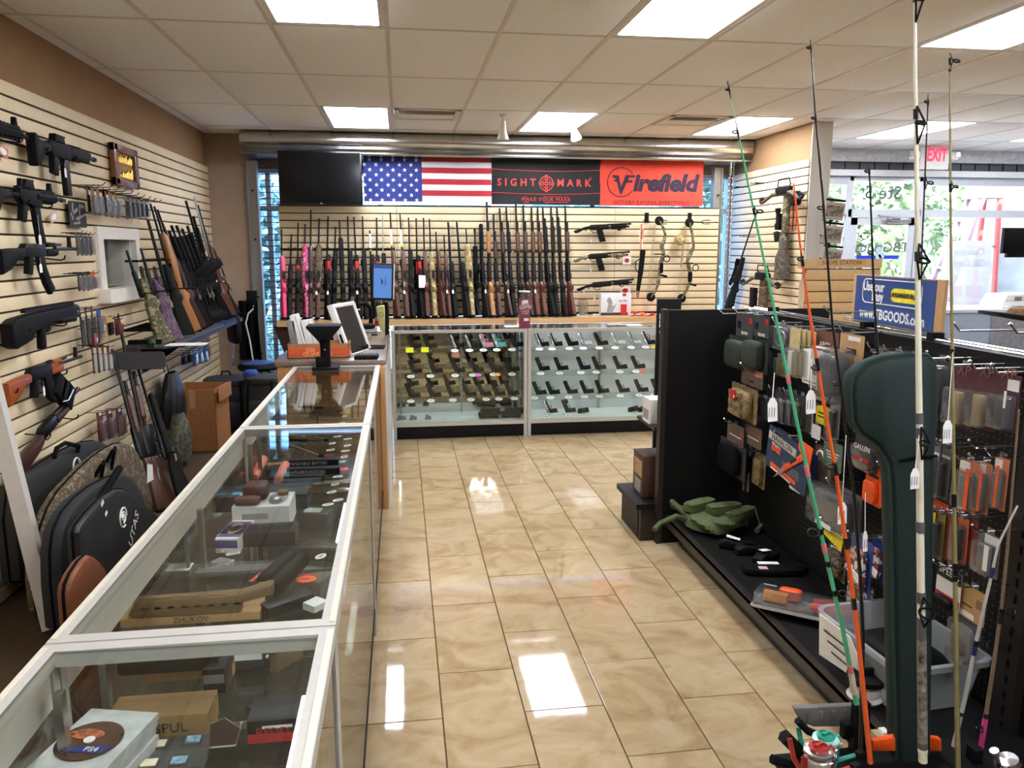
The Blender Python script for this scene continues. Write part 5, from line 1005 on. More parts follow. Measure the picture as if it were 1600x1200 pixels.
obj('screen_logo', MB().prism([(-.035, -.01), (.035, -.002), (.01, .004), (.012, .012), (0, .005), (-.012, .010), (-.01, .003)], .001, T((-.01, -.0200, 0)) @ R(90, 'Y')), PRNT, t); text('lettering', 'Federal', .024, PRNT, t, T((.018, -.0202, 0)) @ R(-90, 'Y'))
obj('arm', MB().tube([(.0, .03, -.02), (.03, .10, -.05), (.06, .12, -.25), (.06, .10, -(b.z + hgt / 2 - DZ))], .018, 8), BLK, t); obj('lip', MB().box((0, -.02, -hgt / 2 - .012), (w_ * .7, .05, .018), None, .004), CLEAR, t)
# ================================================================ pistol cases along the back
FY, RY, PZT = 6.97, 7.47, .992
M_MIR = mat('case mirror back', (206, 206, 200), .03, 1, 0); M_WBK = mat('pale grey case back sheet', (232, 233, 238), .35, 0, .03, 2)
LV = [PY(700, 550.5, 7.02).z, PY(700, 589.5, 7.02).z, PY(700, 628, 7.02).z]
def pistol_case(x0, x1, lab, mirror):
    t = thing('display_case', lab, 'display case', T((0, 0, 0))); e = .003; a, b = x0 + e, x1 - e
    obj('plinth', MB().cuboid((a + .025, FY + .012, .003), (b - .025, RY, .118)), BLK2, t, smooth=False)
    obj('bottom_rail', MB().cuboid((a, FY, .118), (b, FY + .02, .152)), M_CASE, t, smooth=False); obj('deck', MB().cuboid((a, FY + .02, .122), (b, RY, .150)), mat('pale case deck', (214, 214, 212), .4, 0, .05), t, smooth=False)
    for x in (a, b - .03): obj('front_post', MB().cuboid((x, FY - .002, .003), (x + .03, FY + .022, PZT - .026)), M_CASE, t, smooth=False); obj('rear_post', MB().cuboid((x, RY - .02, .003), (x + .03, RY, PZT - .026)), M_CASE, t, smooth=False)
    q = .026
    for c0, c1 in (((a, FY - .002, PZT - q), (b, FY + q, PZT)), ((a, RY - q, PZT - q), (b, RY, PZT)), ((a, FY + q, PZT - q), (a + q, RY - q, PZT)), ((b - q, FY + q, PZT - q), (b, RY - q, PZT))): obj('top_rail', MB().cuboid(c0, c1), M_CASE, t, smooth=False)
    obj('top_glass', MB().cuboid((a + q, FY + q, PZT - .008), (b - q, RY - q, PZT - .002)), GLS, t, smooth=False)
    obj('front_glass', MB().cuboid((a + .03, FY + .006, .152), (b - .03, FY + .012, PZT - q)), GLS, t, smooth=False)
    xm = (a + b) / 2 + .04
    for p, r in ((a + .03, xm), (xm, b - .03)): obj('back_panel', MB().cuboid((p, RY - .035, .152), (r, RY - .028, PZT - q)), M_MIR if mirror else M_WBK, t, smooth=False)
    for x in (a + .012, b - .017): obj('side_glass', MB().cuboid((x, FY + .03, .152), (x + .005, RY - .036, PZT - q)), GLS, t, smooth=False)
    for z in LV: obj('glass_shelf', MB().cuboid((a + .035, FY + .03, z - .006), (b - .035, FY + .36, z)), GLT, t, smooth=False)
    for x in (a + .06, xm - .01, b - .08):
        obj('shelf_standard', MB().cuboid((x, RY - .052, .152), (x + .02, RY - .036, PZT - q)), ALU, t, smooth=False)
        for z in LV: obj('shelf_bracket', MB().prism([(0, 0), (.36, 0), (.36, -.006), (0, -.03)], .004, FR((x + .01, RY - .05, z - .007), -Y_, Z_)), ALU, t, smooth=False)
    return t
pistol_case(-.10, 1.125, 'left pistol case with a mirrored back behind the tiled aisle', True)
t = pistol_case(1.125, 2.62, 'right pistol case with a pale grey back beside the black gondola', False)
p = PY(1018, 527, 7.38); lg = MB().tube([(.035 * math.cos(q * .5236), 0, .03 * math.sin(q * .5236)) for q in range(12)], .004, 5, closed=True).prism([(-.015, .012), (.0, -.018), (.016, .012), (.008, .012), (0, -.006), (-.007, .012)], .004)
obj('red_logo', lg, RED, t, onback(p - X_ * .05)); text('red_lettering', 'Firefield', .05, RED, t, onback(p + X_ * .09))
# pistols: slide along +x (muzzle), grip down (-z); stood muzzle up on little stands
def pistol_parts(m_slide, m_frame, k=1.0, revolver=False, light=False):
    P = []
    Sx = Matrix.Scale(k, 4)
    if revolver:
        P.append(('barrel', MB().cyl((.06, 0, .012), (.16, 0, .012), .010, M=Sx).box((.11, 0, -.002), (.10, .012, .012), Sx), m_slide)); P.append(('cylinder', MB().cyl((.02, 0, .002), (.062, 0, .002), .020, n=12, M=Sx), m_slide))
    else:
        P.append(('slide', MB().prism([(-.01, -.012), (-.012, .016), (.0, .020), (.155, .020), (.165, .012), (.165, -.010)], .027, Sx, .004), m_slide))
    P.append(('frame', MB().prism([(-.012, -.012), (.16, -.012), (.158, -.030), (.06, -.032), (.028, -.04), (.012, -.115), (-.045, -.11), (-.028, -.05), (-.022, -.02)], .026, Sx, .006), m_frame))
    P.append(('trigger_guard', MB().tube([(.072, 0, -.03), (.068, 0, -.055), (.045, 0, -.06), (.024, 0, -.05)], .004, 6, Sx), m_frame)); P.append(('trigger', MB().prism([(.045, -.03), (.052, -.03), (.046, -.05), (.042, -.048)], .006, Sx), STEEL))
    if light: P.append(('weapon_light', MB().box((.125, 0, -.045), (.055, .026, .026), Sx, .004), BLK))
    return P
PPROT = {}
STAND = mesh('stand', MB().tube([(-.03, .05, 0), (0, -.02, 0), (.0, .0, .05), (.015, .03, .06)], .0025, 5).tube([(.03, .05, 0), (0, -.02, 0)], .0025, 5), mat('clear grey wire', (130, 132, 134), .3, .6))
def pistol(px, py_base, py_top, kind, lab, lv, lean=0, sway=14):
    y = FY + .15; b = PY(px, py_base, y); b.z = lv; top = PY(px, py_top, y)
    sl, fr_, op = kind; key = (sl.name, fr_.name, tuple(sorted(op.items())))
    if key not in PPROT: PPROT[key] = [(n_, mesh(n_, mb, m)) for n_, mb, m in pistol_parts(sl, fr_, **op)]
    k = max(.75, min(1.15, (top.z - lv) / .20))
    t = thing('pistol', lab, 'pistol', T((b.x, y, lv + .001)))
    up = Vector((-.30 - sway * .004, .35, 1)).normalized(); grip = Vector((-1, .12, -.32)) * 1
    M = FR((.0, .0, .045 * k), up, grip) @ Matrix.Scale(k, 4)
    for n_, me in PPROT[key]: obj(n_, me, None, t, M)
    obj('stand', STAND, None, t); return b
_ov2 = mesh('tag', MB().prism(oval(0, 0, .035, .026), .002, R(-66, 'X')), PAPER)
def ptag(px, lv, lab, m=None, rect=False, dy=.055):
    b = PY(px, 500, FY + dy)
    t = thing('price_card' if rect else 'price_oval', lab, 'price tag', T((b.x, FY + dy, lv + .014)))
    if rect: obj('tag', MB().prism(rrect(-.034, -.024, .034, .024, .006), .002, R(-25, 'X')), m, t, T((0, 0, .012)))
    else: obj('tag', _ov2 if m is None else MB().prism(oval(0, 0, .035, .026), .002, R(-66, 'X')), m or WHT, t)
    obj('print', MB().box((0, -.0018, .0), (.03, .001, .008), R(-66, 'X')), mat('grey print'), t)
BB = (BLK2, BLK, {}); BL = (BLK2, BLK, {'light': True}); SV = (mat('stainless', (190, 192, 196), .25, .9, .03), BLK, {}); SVT = (mat('stainless'), mat('teal frame', (90, 190, 190), .5), {}); PKF = (mat('stainless'), mat('pink frame', (230, 150, 176), .5), {}); RV = (mat('stainless'), BLK, {'revolver': True}); GRS = (mat('grey slide', (104, 106, 110), .35, .6), BLK, {}); SLV = (mat('stainless'), mat('satin silver', (170, 172, 176), .35, .8), {})
rows = [  # px of the tag, px of the gun, base y, top y
 (0, 'left', [(640, 645, BB), (664, 669, BB), (710, 712, SV), (733, 735, SV), (755, 757, PKF), (776, 777, SVT), (800, 804, BB)], 548, 527),
 (0, 'right', [(843, 844, RV), (863, 865, RV), (890, 890, BB), (912, 911, SLV), (937, 936, BB), (962, 963, SLV), (987, 988, SLV), (1010, 1010, SV)], 548, 529),
 (1, 'left', [(640, 646, BL), (671, 678, BL), (710, 713, BL), (738, 742, BB), (771, 771, BL), (800, 798, BL)], 587, 563),
 (1, 'right', [(845, 845, BB), (875, 874, BB), (909, 909, BB), (933, 933, BB), (970, 966, BB), (996, 994, BB)], 587, 567),
 (2, 'left', [(639, 642, BL), (671, 675, BL), (706, 705, BB), (735, 731, BB), (759, 754, BB), (779, 776, BL), (804, 797, BB)], 626, 599),
 (2, 'right', [(836, 840, BB), (861, 861, BB), (890, 889, BB), (915, 914, BB), (939, 938, BB), (972, 970, BB), (1002, 999, BB), (1026, 1025, BB)], 626, 603)]
for lvi, side, lst, yb, yt in rows:
    for k, (tx, gx, kd) in enumerate(lst):
        row = ('top', 'middle', 'lower')[lvi]
        pistol(gx, yb, yt, kd, '%s pistol, %s from the left on the %s shelf of the %s pistol case' % ({'PKF': 'x'}.get('', 'silver' if kd[0].name == 'stainless' else 'grey' if 'grey' in kd[0].name else 'black'), ORD[k], row, side), LV[lvi])
        if lvi == 0 and side == 'left' and k < 2: ptag(tx - 1, LV[0], 'fluorescent yellow price card, %s of two on the top pistol shelf' % ('left' if k == 0 else 'right'), HLEM, True)
        else: ptag(tx, LV[lvi], 'white oval price card, %s from left, %s shelf of the %s pistol case' % (ORD[k], row, side))
ptag(711, LV[0] - .045, 'red edged price card hanging under the third top shelf pistol', mat('pale red card'), True, .025)
for x, lv, m, lab in ((747, 1, mat('fluorescent violet card', (230, 110, 220), .7, 0, .02), 'violet sale tag on the middle shelf of the left pistol case'), (777, 1, HYEL, 'amber sale tag on the middle shelf of the left pistol case'), (1021, 0, HYEL, 'amber sale tag on the top shelf of the right pistol case'), (1004, 1, HORG, 'orange red sale tag on the middle shelf of the right pistol case')):
    b = PY(x, 550, FY + .05); t = thing('sale_burst', lab, 'price tag', T((b.x, FY + .045, LV[lv] + .016))); out = [(.028 * (1 + .1 * (k % 2)) * math.cos(k * math.pi / 10), .016 * (1 + .1 * (k % 2)) * math.sin(k * math.pi / 10)) for k in range(20)]; obj('card', MB().prism(out, .002, R(-38, 'X')), m, t)
# goods on the case decks
def ondeck(px, py): p = PZ(px, py, .152); return p
for k, (x, y) in enumerate(((760, 647), (793, 645), (758, 633), (793, 631))): t = thing('binoculars', 'black twin tube optic, %s of four on the deck of the left pistol case' % ORD[k], 'optic', T(Vector((ondeck(x, y).x, 7.10 + .14 * (k // 2), .153)))); [obj('tube', MB().lathe([(.022, -.09), (.026, -.06), (.020, .0), (.03, .09)], 12, T((0, s * .03, .032)) @ R(90, 'Y')), BLK, t) for s in (-1, 1)]; obj('bridge', MB().box((0, 0, .034), (.05, .04, .02), None, .005), BLK2, t)
for k, (x, y, w_) in enumerate(((627, 650, .09), (645, 651, .07), (668, 652, .06))): t = thing('pistol_magazine', 'small grey pistol part, %s from the left on the deck of the left pistol case' % ORD[k], 'gun part', T((ondeck(x, y).x, 7.10, .153))); obj('body', MB().prism([(-w_ / 2, 0), (w_ / 2, 0), (w_ / 2, .03), (-w_ / 4, .05)], .04, None, .006), GRC, t); obj('card', MB().box((0, -.04, .004), (w_, .03, .003)), PAPER, t)
pistol(857, 650, 631, SV, 'silver and green pistol standing on the deck of the right pistol case', .152); pistol(886, 648, 630, BL, 'black pistol standing on the deck of the right pistol case', .152)
ptag(855, .152, 'white oval price card in front of the silver deck pistol'); ptag(890, .152, 'white oval price card in front of the black deck pistol')
for k, x in enumerate((905, 985, 1000, 1018)): t = thing('holster', 'black holster lying on the right case deck, %s from the left' % ORD[k], 'holster', T((ondeck(x, 640).x, 7.2, .153)) @ R(20 * k, 'Z')); obj('body', MB().prism([(-.05, 0), (.06, .01), (.05, .05), (-.05, .04)], .05, None, .012), BLKM, t); obj('clip', MB().box((.0, -.03, .03), (.03, .006, .03)), STEEL, t)
# on the case tops
b = PZ(820, 513, PZT); h_ = PY(818, 455, b.y).z - PZT; w_ = PY(825, 480, b.y).x - PY(810, 480, b.y).x
t = thing('sale_box', 'tall maroon sale box with clear top standing on the pistol case', 'box', T((b.x, b.y + .03, PZT + .001))); M_MAR = mat('maroon print', (124, 44, 72), .6, 0, .06)
obj('carton', MB().box((0, 0, h_ * .4), (w_, .10, h_ * .8)), M_MAR, t, smooth=False); obj('clear_top', MB().box((0, 0, h_ * .89), (w_ * .95, .09, h_ * .17)), CLEAR, t, smooth=False); obj('white_lid', MB().box((0, 0, h_ * .985), (w_ * 1.05, .10, h_ * .03)), PAPER, t, smooth=False)
for k, (s, z, sz) in enumerate((('BIG', .66, .045), ('GAME', .57, .042), ('Gun', .48, .045), ('CARE', .40, .026))): text('lettering', s, sz, PAPER if k < 2 else mat('pale pink card'), t, T((0, -.051, h_ * z)))
obj('white_label', MB().box((0, -.0505, h_ * .72), (w_ * .6, .001, .03)), PAPER, t); obj('white_label', MB().box((.01, -.0505, h_ * .24), (w_ * .5, .001, .025)), PAPER, t)
for k, (x, y, w2, m) in enumerate(((800, 511, .14, PAPER), (965, 508, .2, mat('camouflage card', (150, 146, 130), .7, 0, .4, 40)), (990, 509, .14, PAPER))):
    p = PZ(x, y, PZT); t = thing('flyer', ('white flyer on the pistol case beside the maroon box', 'camouflage printed flyer on the right pistol case', 'white lettered flyer on the right pistol case')[k], 'paper', T((p.x, p.y, PZT + .002))); obj('sheet', MB().box((0, 0, .004), (w2, .14, .008)), m, t)
# things on the pine ledge
SHZ = .9765
def onledge(x): p = PY(x, 495, 8.42); return Vector((p.x, 8.42, SHZ))
t = thing('carabiner_pack', 'clear bag of green cord hanging beside the short pump guns', 'pack', onback(PY(911, 480, 8.54))); obj('bag', MB().pillow((0, 0, -.02), (.12, .05, .22), None, .4), CLEAR, t); obj('cord', MB().tube([(.03 * math.cos(i * .7), -.01, -.03 + .06 * math.sin(i * .9)) for i in range(24)], .008, 6), camo('cord green', [(70, 78, 50), (150, 146, 110)], 60), t); obj('red_top', MB().box((0, 0, .09), (.10, .01, .02)), RED, t)
for k, (x, y) in enumerate(((903, 455), (911, 455), (921, 460))): t = thing('wall_hook', 'clear hook, %s above the green cord bag' % ORD[k], 'hook', onback(PY(x, y, 8.585))); obj('hook', MB().tube([(0, 0, 0), (0, -.07, -.01), (0, -.085, .015)], .004, 6), WHT, t)
a, b = PY(938, 460, 8.45), PY(984, 494, 8.45); w_, h_ = b.x - a.x, a.z - b.z
t = thing('scope_box', 'white and red boxed accessory on the pine ledge under the short pump guns', 'box', T(((a.x + b.x) / 2, 8.45, SHZ + .001))); obj('carton', MB().box((0, 0, h_ / 2), (w_, .09, h_), None, .004), mat('light grey carton', (214, 212, 208), .5, 0, .02), t)
obj('dark_base', MB().box((-.02, -.046, .02), (w_ * .9, .001, .03)), PRNT, t); obj('product_picture', MB().prism([(-.11, .03), (-.09, .12), (-.11, .17), (-.08, .21), (-.05, .17), (-.04, .10), (-.0, .13), (-.03, .06), (-.04, .03)], .001, T((0, -.0462, .0))), mat('grey print'), t)
obj('red_tag', MB().box((.085, -.0462, .07), (.07, .001, .11)), RED, t); obj('red_tab', MB().box((.09, -.0462, h_ - .015), (.04, .001, .03)), RED, t); text('lettering', 'MS-700', .03, PRNT, t, T((.075, -.0468, h_ * .66)))
t = thing('orange_cloth', 'folded orange cloth on the pine ledge', 'cloth', T((PY(1004, 490, 8.4).x, 8.40, SHZ + .002))); obj('body', MB().grid(lambda u, v: ((u - .5) * .28, (v - .5) * .14, .02 + .018 * math.sin(u * 9) * math.sin(v * 5 + 1) + .01 * math.cos(u * 4)), 20, 10).grid(lambda u, v: ((.5 - u) * .28, (v - .5) * .14, 0), 1, 1), HORG, t)
p = PY(818, 497, 8.27); t = thing('ledge_sticker', 'small brown leather strip under the pine ledge edge', 'label', onback(Vector((PY(798, 504, 8.27).x, 8.274, .93)))); obj('strip', MB().prism([(-.07, .03), (.07, .03), (.05, -.06), (-.05, -.06)], .006), BRC, t)
# ---- compound bows and quiver on the panel
def bow(px_top, px_bot, lab, pts, m, cam_r=.05, flip=1):
    a, b = PY(*px_top, 8.48), PY(*px_bot, 8.48); L = a.z - b.z
    t = thing('compound_bow', lab, 'bow', onback(Vector((a.x, 8.48, b.z))))
    P = [Vector((PY(*q, 8.48).x - a.x, 0, PY(*q, 8.48).z - b.z)) for q in pts]; n_ = len(P)
    obj('riser', MB().tube(P[2:-2], [.018, .024, .02, .026, .018, .024][:n_ - 4] if n_ - 4 <= 6 else .02, 8), m, t)
    for s, (p, q) in enumerate(((P[0], P[2]), (P[-3], P[-1]))):
        for dy in (-.014, .014): obj('limb', MB().tube([p + Y_ * dy, (p + q) / 2 + X_ * .012 * flip + Y_ * dy, q + Y_ * dy], .010, 6), m, t)
    for p in (P[0], P[-1]): obj('cam', MB().lathe([(cam_r * .8, -.006), (cam_r, -.004), (cam_r * .85, 0), (cam_r, .004), (cam_r * .8, .006)], 16, T(p) @ R(90, 'X')), BLK, t)
    xs = min(P[0].x, P[-1].x) - .05 * flip
    for dx in (-.012, .0, .012): obj('string', MB().cyl(P[0] + X_ * (-.04 * flip + dx), P[-1] + X_ * (-.04 * flip + dx), .0025, n=5), mat('tan bowstring', (150, 130, 90), .8), t)
    mid = P[n_ // 2]; obj('sight', MB().tube([(mid.x + .02, -.03, mid.z + .09), (mid.x - .10, -.05, mid.z + .09)], .006, 6).tube([(mid.x + .05 + .035 * math.cos(q * .785), -.04, mid.z + .04 + .035 * math.sin(q * .785)) for q in range(8)], .006, 5, closed=True), BLK, t)
    obj('grip', MB().pillow((mid.x, -.005, mid.z - .06), (.04, .05, .12)), BLKM, t); obj('stabilizer', MB().cyl((mid.x, -.02, mid.z - .14), (mid.x + .02, -.14, mid.z - .15), .012), BLK, t)
    return t
bow((1030, 342), (1018, 463), 'camouflage compound bow hung left of the tall bow on the panel', [(1030, 345), (1036, 356), (1040, 368), (1034, 385), (1037, 397), (1033, 410), (1030, 428), (1028, 445), (1024, 456), (1017, 464)], GCAMO)
bow((1077, 345), (1066, 464), 'tall camouflage compound bow with a round quiver hood, rightmost on the panel', [(1077, 348), (1083, 362), (1084, 386), (1078, 398), (1074, 408), (1078, 424), (1080, 432), (1078, 440), (1074, 452), (1065, 466)], GCAMO)
t = thing('arrow_rest_hood', 'round camouflage quiver hood on the tall bow', 'quiver', onback(PY(1063, 375, 8.46))); obj('hood', MB().lathe([(.0, .03), (.045, .02), (.06, -.01), (.055, -.05)], 16, R(90, 'X')), TCAMO, t); obj('arrow', MB().cyl((.03, 0, .02), (.02, 0, -.30), .004), BRC, t)
t = thing('quiver', 'black quiver with arrows hung left of the bows', 'quiver', onback(PY(1003, 350, 8.5))); p = PY(1003, 350, 8.5); q = PY(996, 466, 8.5); d = q - p
obj('tube', MB().tube([d * .34 + X_ * .03, d * .62 + X_ * .02, d * .9], [.032, .03, .022], 8), BLK, t); obj('tip', MB().tube([d * .9, d], [.02, .012], 8), BRC, t)
for k in range(3): obj('arrow', MB().cyl(X_ * (.012 * k - .01), d * .6 + X_ * (.012 * k), .004), (TANP, ORG, WHT)[k], t); obj('fletching', MB().prism([(-.012, -.12), (.012, -.12), (.012, -.02), (-.006, -.01)], .003, T(X_ * (.012 * k - .01) + d * .05)), (PAPER, BLK, ORG)[k], t)
obj('belt_loop', MB().tube([d * .45 + X_ * .02, d * .5 - X_ * .05 - Y_ * .02, d * .6 - X_ * .05 - Y_ * .02, d * .66 + X_ * .0], .006, 6), BLK, t)
for k, (x, y) in enumerate(((1010, 346), (1077, 346))):
    t = thing('bow_hanger', 'black wall bow hanger %s' % ('over the quiver and camouflage bow', 'over the tall bow'[0:]) [k] if False else 'black wall bow hanger over the %s' % ('quiver', 'tall bow')[k], 'hook', onback(PY(x, y, 8.585)))
    obj('plate', MB().box((0, -.005, .04), (.045, .012, .11)), BLK, t); obj('arm', MB().tube([(0, -.01, -.0), (.03, -.08, -.01), (.10, -.10, -.01)], .006, 6), BLK, t)
    for s in (-1, 1): obj('fork', MB().tube([(.10, -.10, -.01), (.13, -.10, -.01 + .02 * s), (.20, -.11, -.01 + .02 * s)], .005, 6), BLK, t); obj('side_arm', MB().tube([(0, -.01, 0), (-.06, -.08, .01 * s)], .005, 6), BLK, t)
# ---- television, flag and banners
a, b = PY(433, 235, 8.28), PY(567, 320, 8.28); w_, h_ = b.x - a.x, a.z - b.z
t = thing('television', 'large black television at the left end above the rifle rack', 'television', onback(((a.x + b.x) / 2, 8.30, (a.z + b.z) / 2)))
obj('bezel', MB().box((0, 0, 0), (w_, .05, h_), None, .006), mat('gloss black bezel', (10, 10, 11), .25, 0, 0), t); obj('screen', MB().cuboid((-w_ / 2 + .014, -.0262, -h_ / 2 + .022), (w_ / 2 - .014, -.0252, h_ / 2 - .014)), mat('black lcd screen', (8, 9, 12), .12, 0, 0), t); obj('badge', MB().box((.0, -.0262, -h_ / 2 + .010), (.03, .001, .006)), GRC, t); obj('mount', MB().cuboid((-.15, .025, -.15), (.15, .05, .0)), BLK, t)
def cloth(name, lab, x0, y0, x1, y1, m, Yp=8.585, seed=0):
    a, b = PY(x0, y0, Yp), PY(x1, y1, Yp); w_, h_ = b.x - a.x, a.z - b.z
    t = thing(name, lab, 'flag' if name == 'flag' else 'banner', onback((a.x, Yp, b.z)))
    f = lambda x, z: .007 * math.sin(x * 7 + seed) + .005 * math.sin(x * 17 + z * 6 + seed) + .004 * math.sin(z * 13 + x * 3)
    def sheet(X0, X1, Z0, Z1, off, m_, nm, nu=24, nv=8):
        mb = MB().grid(lambda u, v: (X0 + (X1 - X0) * u, f(X0 + (X1 - X0) * u, Z0 + (Z1 - Z0) * v) - off, Z0 + (Z1 - Z0) * v), nu, nv)
        n0 = len(mb.v); mb.v += [v + Vector((0, .0015, 0)) for v in mb.v]; mb.f += [tuple(i + n0 for i in q[::-1]) for q in mb.f]
        return obj(nm, mb, m_, t)
    def draped(o):     # lay lettering and shapes on the rippled cloth
        for v in o.data.vertices: v.co.y += f(v.co.x, v.co.z)
        return o
    return t, w_, h_, sheet, draped
M_FW = mat('flag white', (226, 224, 226), .85, 0, .02); M_FR = mat('flag red', (178, 44, 54), .85, 0, .05); M_FB = mat('flag blue', (44, 58, 130), .85, 0, .06)
t, w_, h_, sheet, draped = cloth('flag', 'stars and stripes flag beside the television', 567, 242, 768, 321, M_FW, seed=1)
n_ = 9; sh = h_ / 8.6
for k in range(9):
    z1 = h_ - k * sh; z0 = max(0, z1 - sh); x0 = .605 if k < 8 else 0
    sheet(x0 if k < 8 else 0, w_, z0, z1, 0, M_FR if k % 2 == 0 and k < 8 else M_FW, 'stripe')
sheet(0, .607, h_ - 8 * sh, h_, .0012, M_FB, 'canton')
st = []
for k in range(10): a_ = math.pi / 2 + k * math.pi / 5; r_ = .024 if k % 2 == 0 else .0098; st.append((r_ * math.cos(a_), r_ * math.sin(a_)))
for r_ in range(9):
    for c in range(5):
        x = .065 + .121 * c + (-.055 if r_ % 2 else 0); z = h_ - .045 - r_ * .0515
        if x > .01: obj('star', MB().prism(st, .001), M_FW, t, T((x, f_ if False else -.0035 + (.007 * math.sin(x * 7 + 1) + .005 * math.sin(x * 17 + z * 6 + 1) + .004 * math.sin(z * 13 + x * 3)), z)))
M_BB = mat('black banner cloth', (22, 21, 22), .8, 0, .08); M_BR = mat('banner red ink', (196, 62, 58), .8, 0, 0); M_BO = mat('red orange banner cloth', (232, 70, 50), .75, 0, .04); M_NV = mat('banner navy ink', (44, 34, 54), .8, 0, 0)
t, w_, h_, sheet, draped = cloth('banner', 'black banner with red crosshair emblem between the flag and the orange banner', 768, 249, 937, 320.5, M_BB, seed=2)
sheet(0, w_, 0, h_, 0, M_BB, 'cloth')
def lay(s, sz, x, z, m, sx=1, sp=1, al='CENTER', sh=0, bold=0):
    o = text('lettering', s, sz, m, t, None, al, .0004, sx, sp, bold)
    for v in o.data.vertices: v.co.x += sh * v.co.z + x; v.co.z += z; v.co.y -= .0035
    draped(o)
lay('SIGHT', .105, w_ * .225, h_ * .49, M_BR, .95, 1.7, bold=.003); lay('MARK', .105, w_ * .755, h_ * .49, M_BR, .95, 1.7, bold=.003); lay('®', .04, w_ * .91, h_ * .60, M_BR)
lay('MAKE YOUR MARK', .055, w_ * .5, h_ * .115, M_BR, 1, 1.2)
e = MB().tube([(w_ * .5 + .075 * math.cos(q * .2618), 0, h_ * .48 + .075 * math.sin(q * .2618)) for q in range(24)], .007, 4, closed=True).box((w_ * .5, 0, h_ * .48), (.17, .006, .026)).box((w_ * .5, -.001, h_ * .48), (.026, .006, .18)).tube([(w_ * .5 + .05 * math.cos(q * .5236), 0, h_ * .48 + .05 * math.sin(q * .5236)) for q in range(12)], .004, 4, closed=True)
draped(obj('crosshair_emblem', e, M_BR, t)); draped(obj('emblem_cut', MB().box((w_ * .5, -.0045, h_ * .48), (.15, .003, .008)).box((w_ * .5, -.0045, h_ * .48), (.008, .003, .16)), M_BB, t))
for z in (.79, .27): o = obj('red_line', MB().tube([(w_ * u / 20, -.002, h_ * (z - .035 * math.sin(math.pi * u / 20))) for u in range(0, 21)], .0035, 4), M_BR, t); draped(o)
o = obj('underline', MB().box((w_ * .5, -.003, h_ * .055), (w_ * .42, .001, .006)).box((w_ * .5, -.003, h_ * .175), (w_ * .42, .001, .004)), M_BR, t); draped(o)
t, w_, h_, sheet, draped = cloth('banner', 'red orange banner with winged ring emblem at the right end', 937.5, 251, 1097, 322.5, M_BO, seed=4)
sheet(0, w_, 0, h_, 0, M_BO, 'cloth')
lay('irefield', .25, w_ * .64, h_ * .505, M_NV, 1.10, .97, sh=.22, bold=.011)
lay('VICTORY JUSTIFIES EVERYTHING', .062, w_ * .5, h_ * .07, M_NV, .92, 1.05)
cx, cz = w_ * .205, h_ * .53
e = MB().tube([(cx + .155 * math.cos(math.radians(q)), -.002, cz + .155 * math.sin(math.radians(q))) for q in range(35, 331, 12)], .006, 4)
draped(obj('ring_emblem', e, M_NV, t))
e = MB().prism([(-.10, .075), (-.03, .07), (-.02, .02), (.0, -.05), (.03, .03), (.045, .075), (.16, .075), (.15, .05), (.085, .05), (.075, .02), (.13, .02), (.12, -.005), (.06, -.005), (.02, -.10), (.0, -.14), (-.02, -.10), (-.05, .0), (-.09, .01), (-.06, .035), (-.10, .05)], .002, T((cx, -.003, cz)))
draped(obj('bird_emblem', e, M_NV, t))
# ceiling spot lamps
for k, (x, y) in enumerate(((783, 184), (893, 184))):
    p = PZ(x, y, CEIL - .01); lit = k == 1; lab = ('unlit white ceiling spot lamp, left of the pair', 'lit white ceiling spot lamp, right of the pair')[k]
    t = thing('spot_lamp', lab, 'lamp', T((p.x, 7.15, CEIL - .004)))
    d = Vector((.03, -.25, -.97)).normalized() if lit else Vector((.25, .1, -.9)).normalized()
    obj('canopy', MB().lathe([(.03, 0), (.03, -.015), (.02, -.02)], 14), WHT, t); obj('stem', MB().cyl((0, 0, -.015), (.0, 0, -.07), .008), WHT, t)
    h_ = FR((0, 0, -.075), Vector((1, .2, 0)), d); h_.translation = Vector((0, 0, -.075))
    if lit: h_ = h_ @ R(12, 'Y')
    obj('shade', MB().lathe([(.022, -.02), (.025, .03), (.030, .06), (.048, .12), (.052, .135), (.046, .135), (.028, .07), (.0, .065)], 20, h_), WHT, t)
    obj('bulb', MB().lathe([(.0, .075), (.03, .085), (.040, .118), (.0, .126)], 16, h_), mat('lit bulb', (225, 235, 255), .3, 0, 0, emit=60) if lit else PAPER, t)
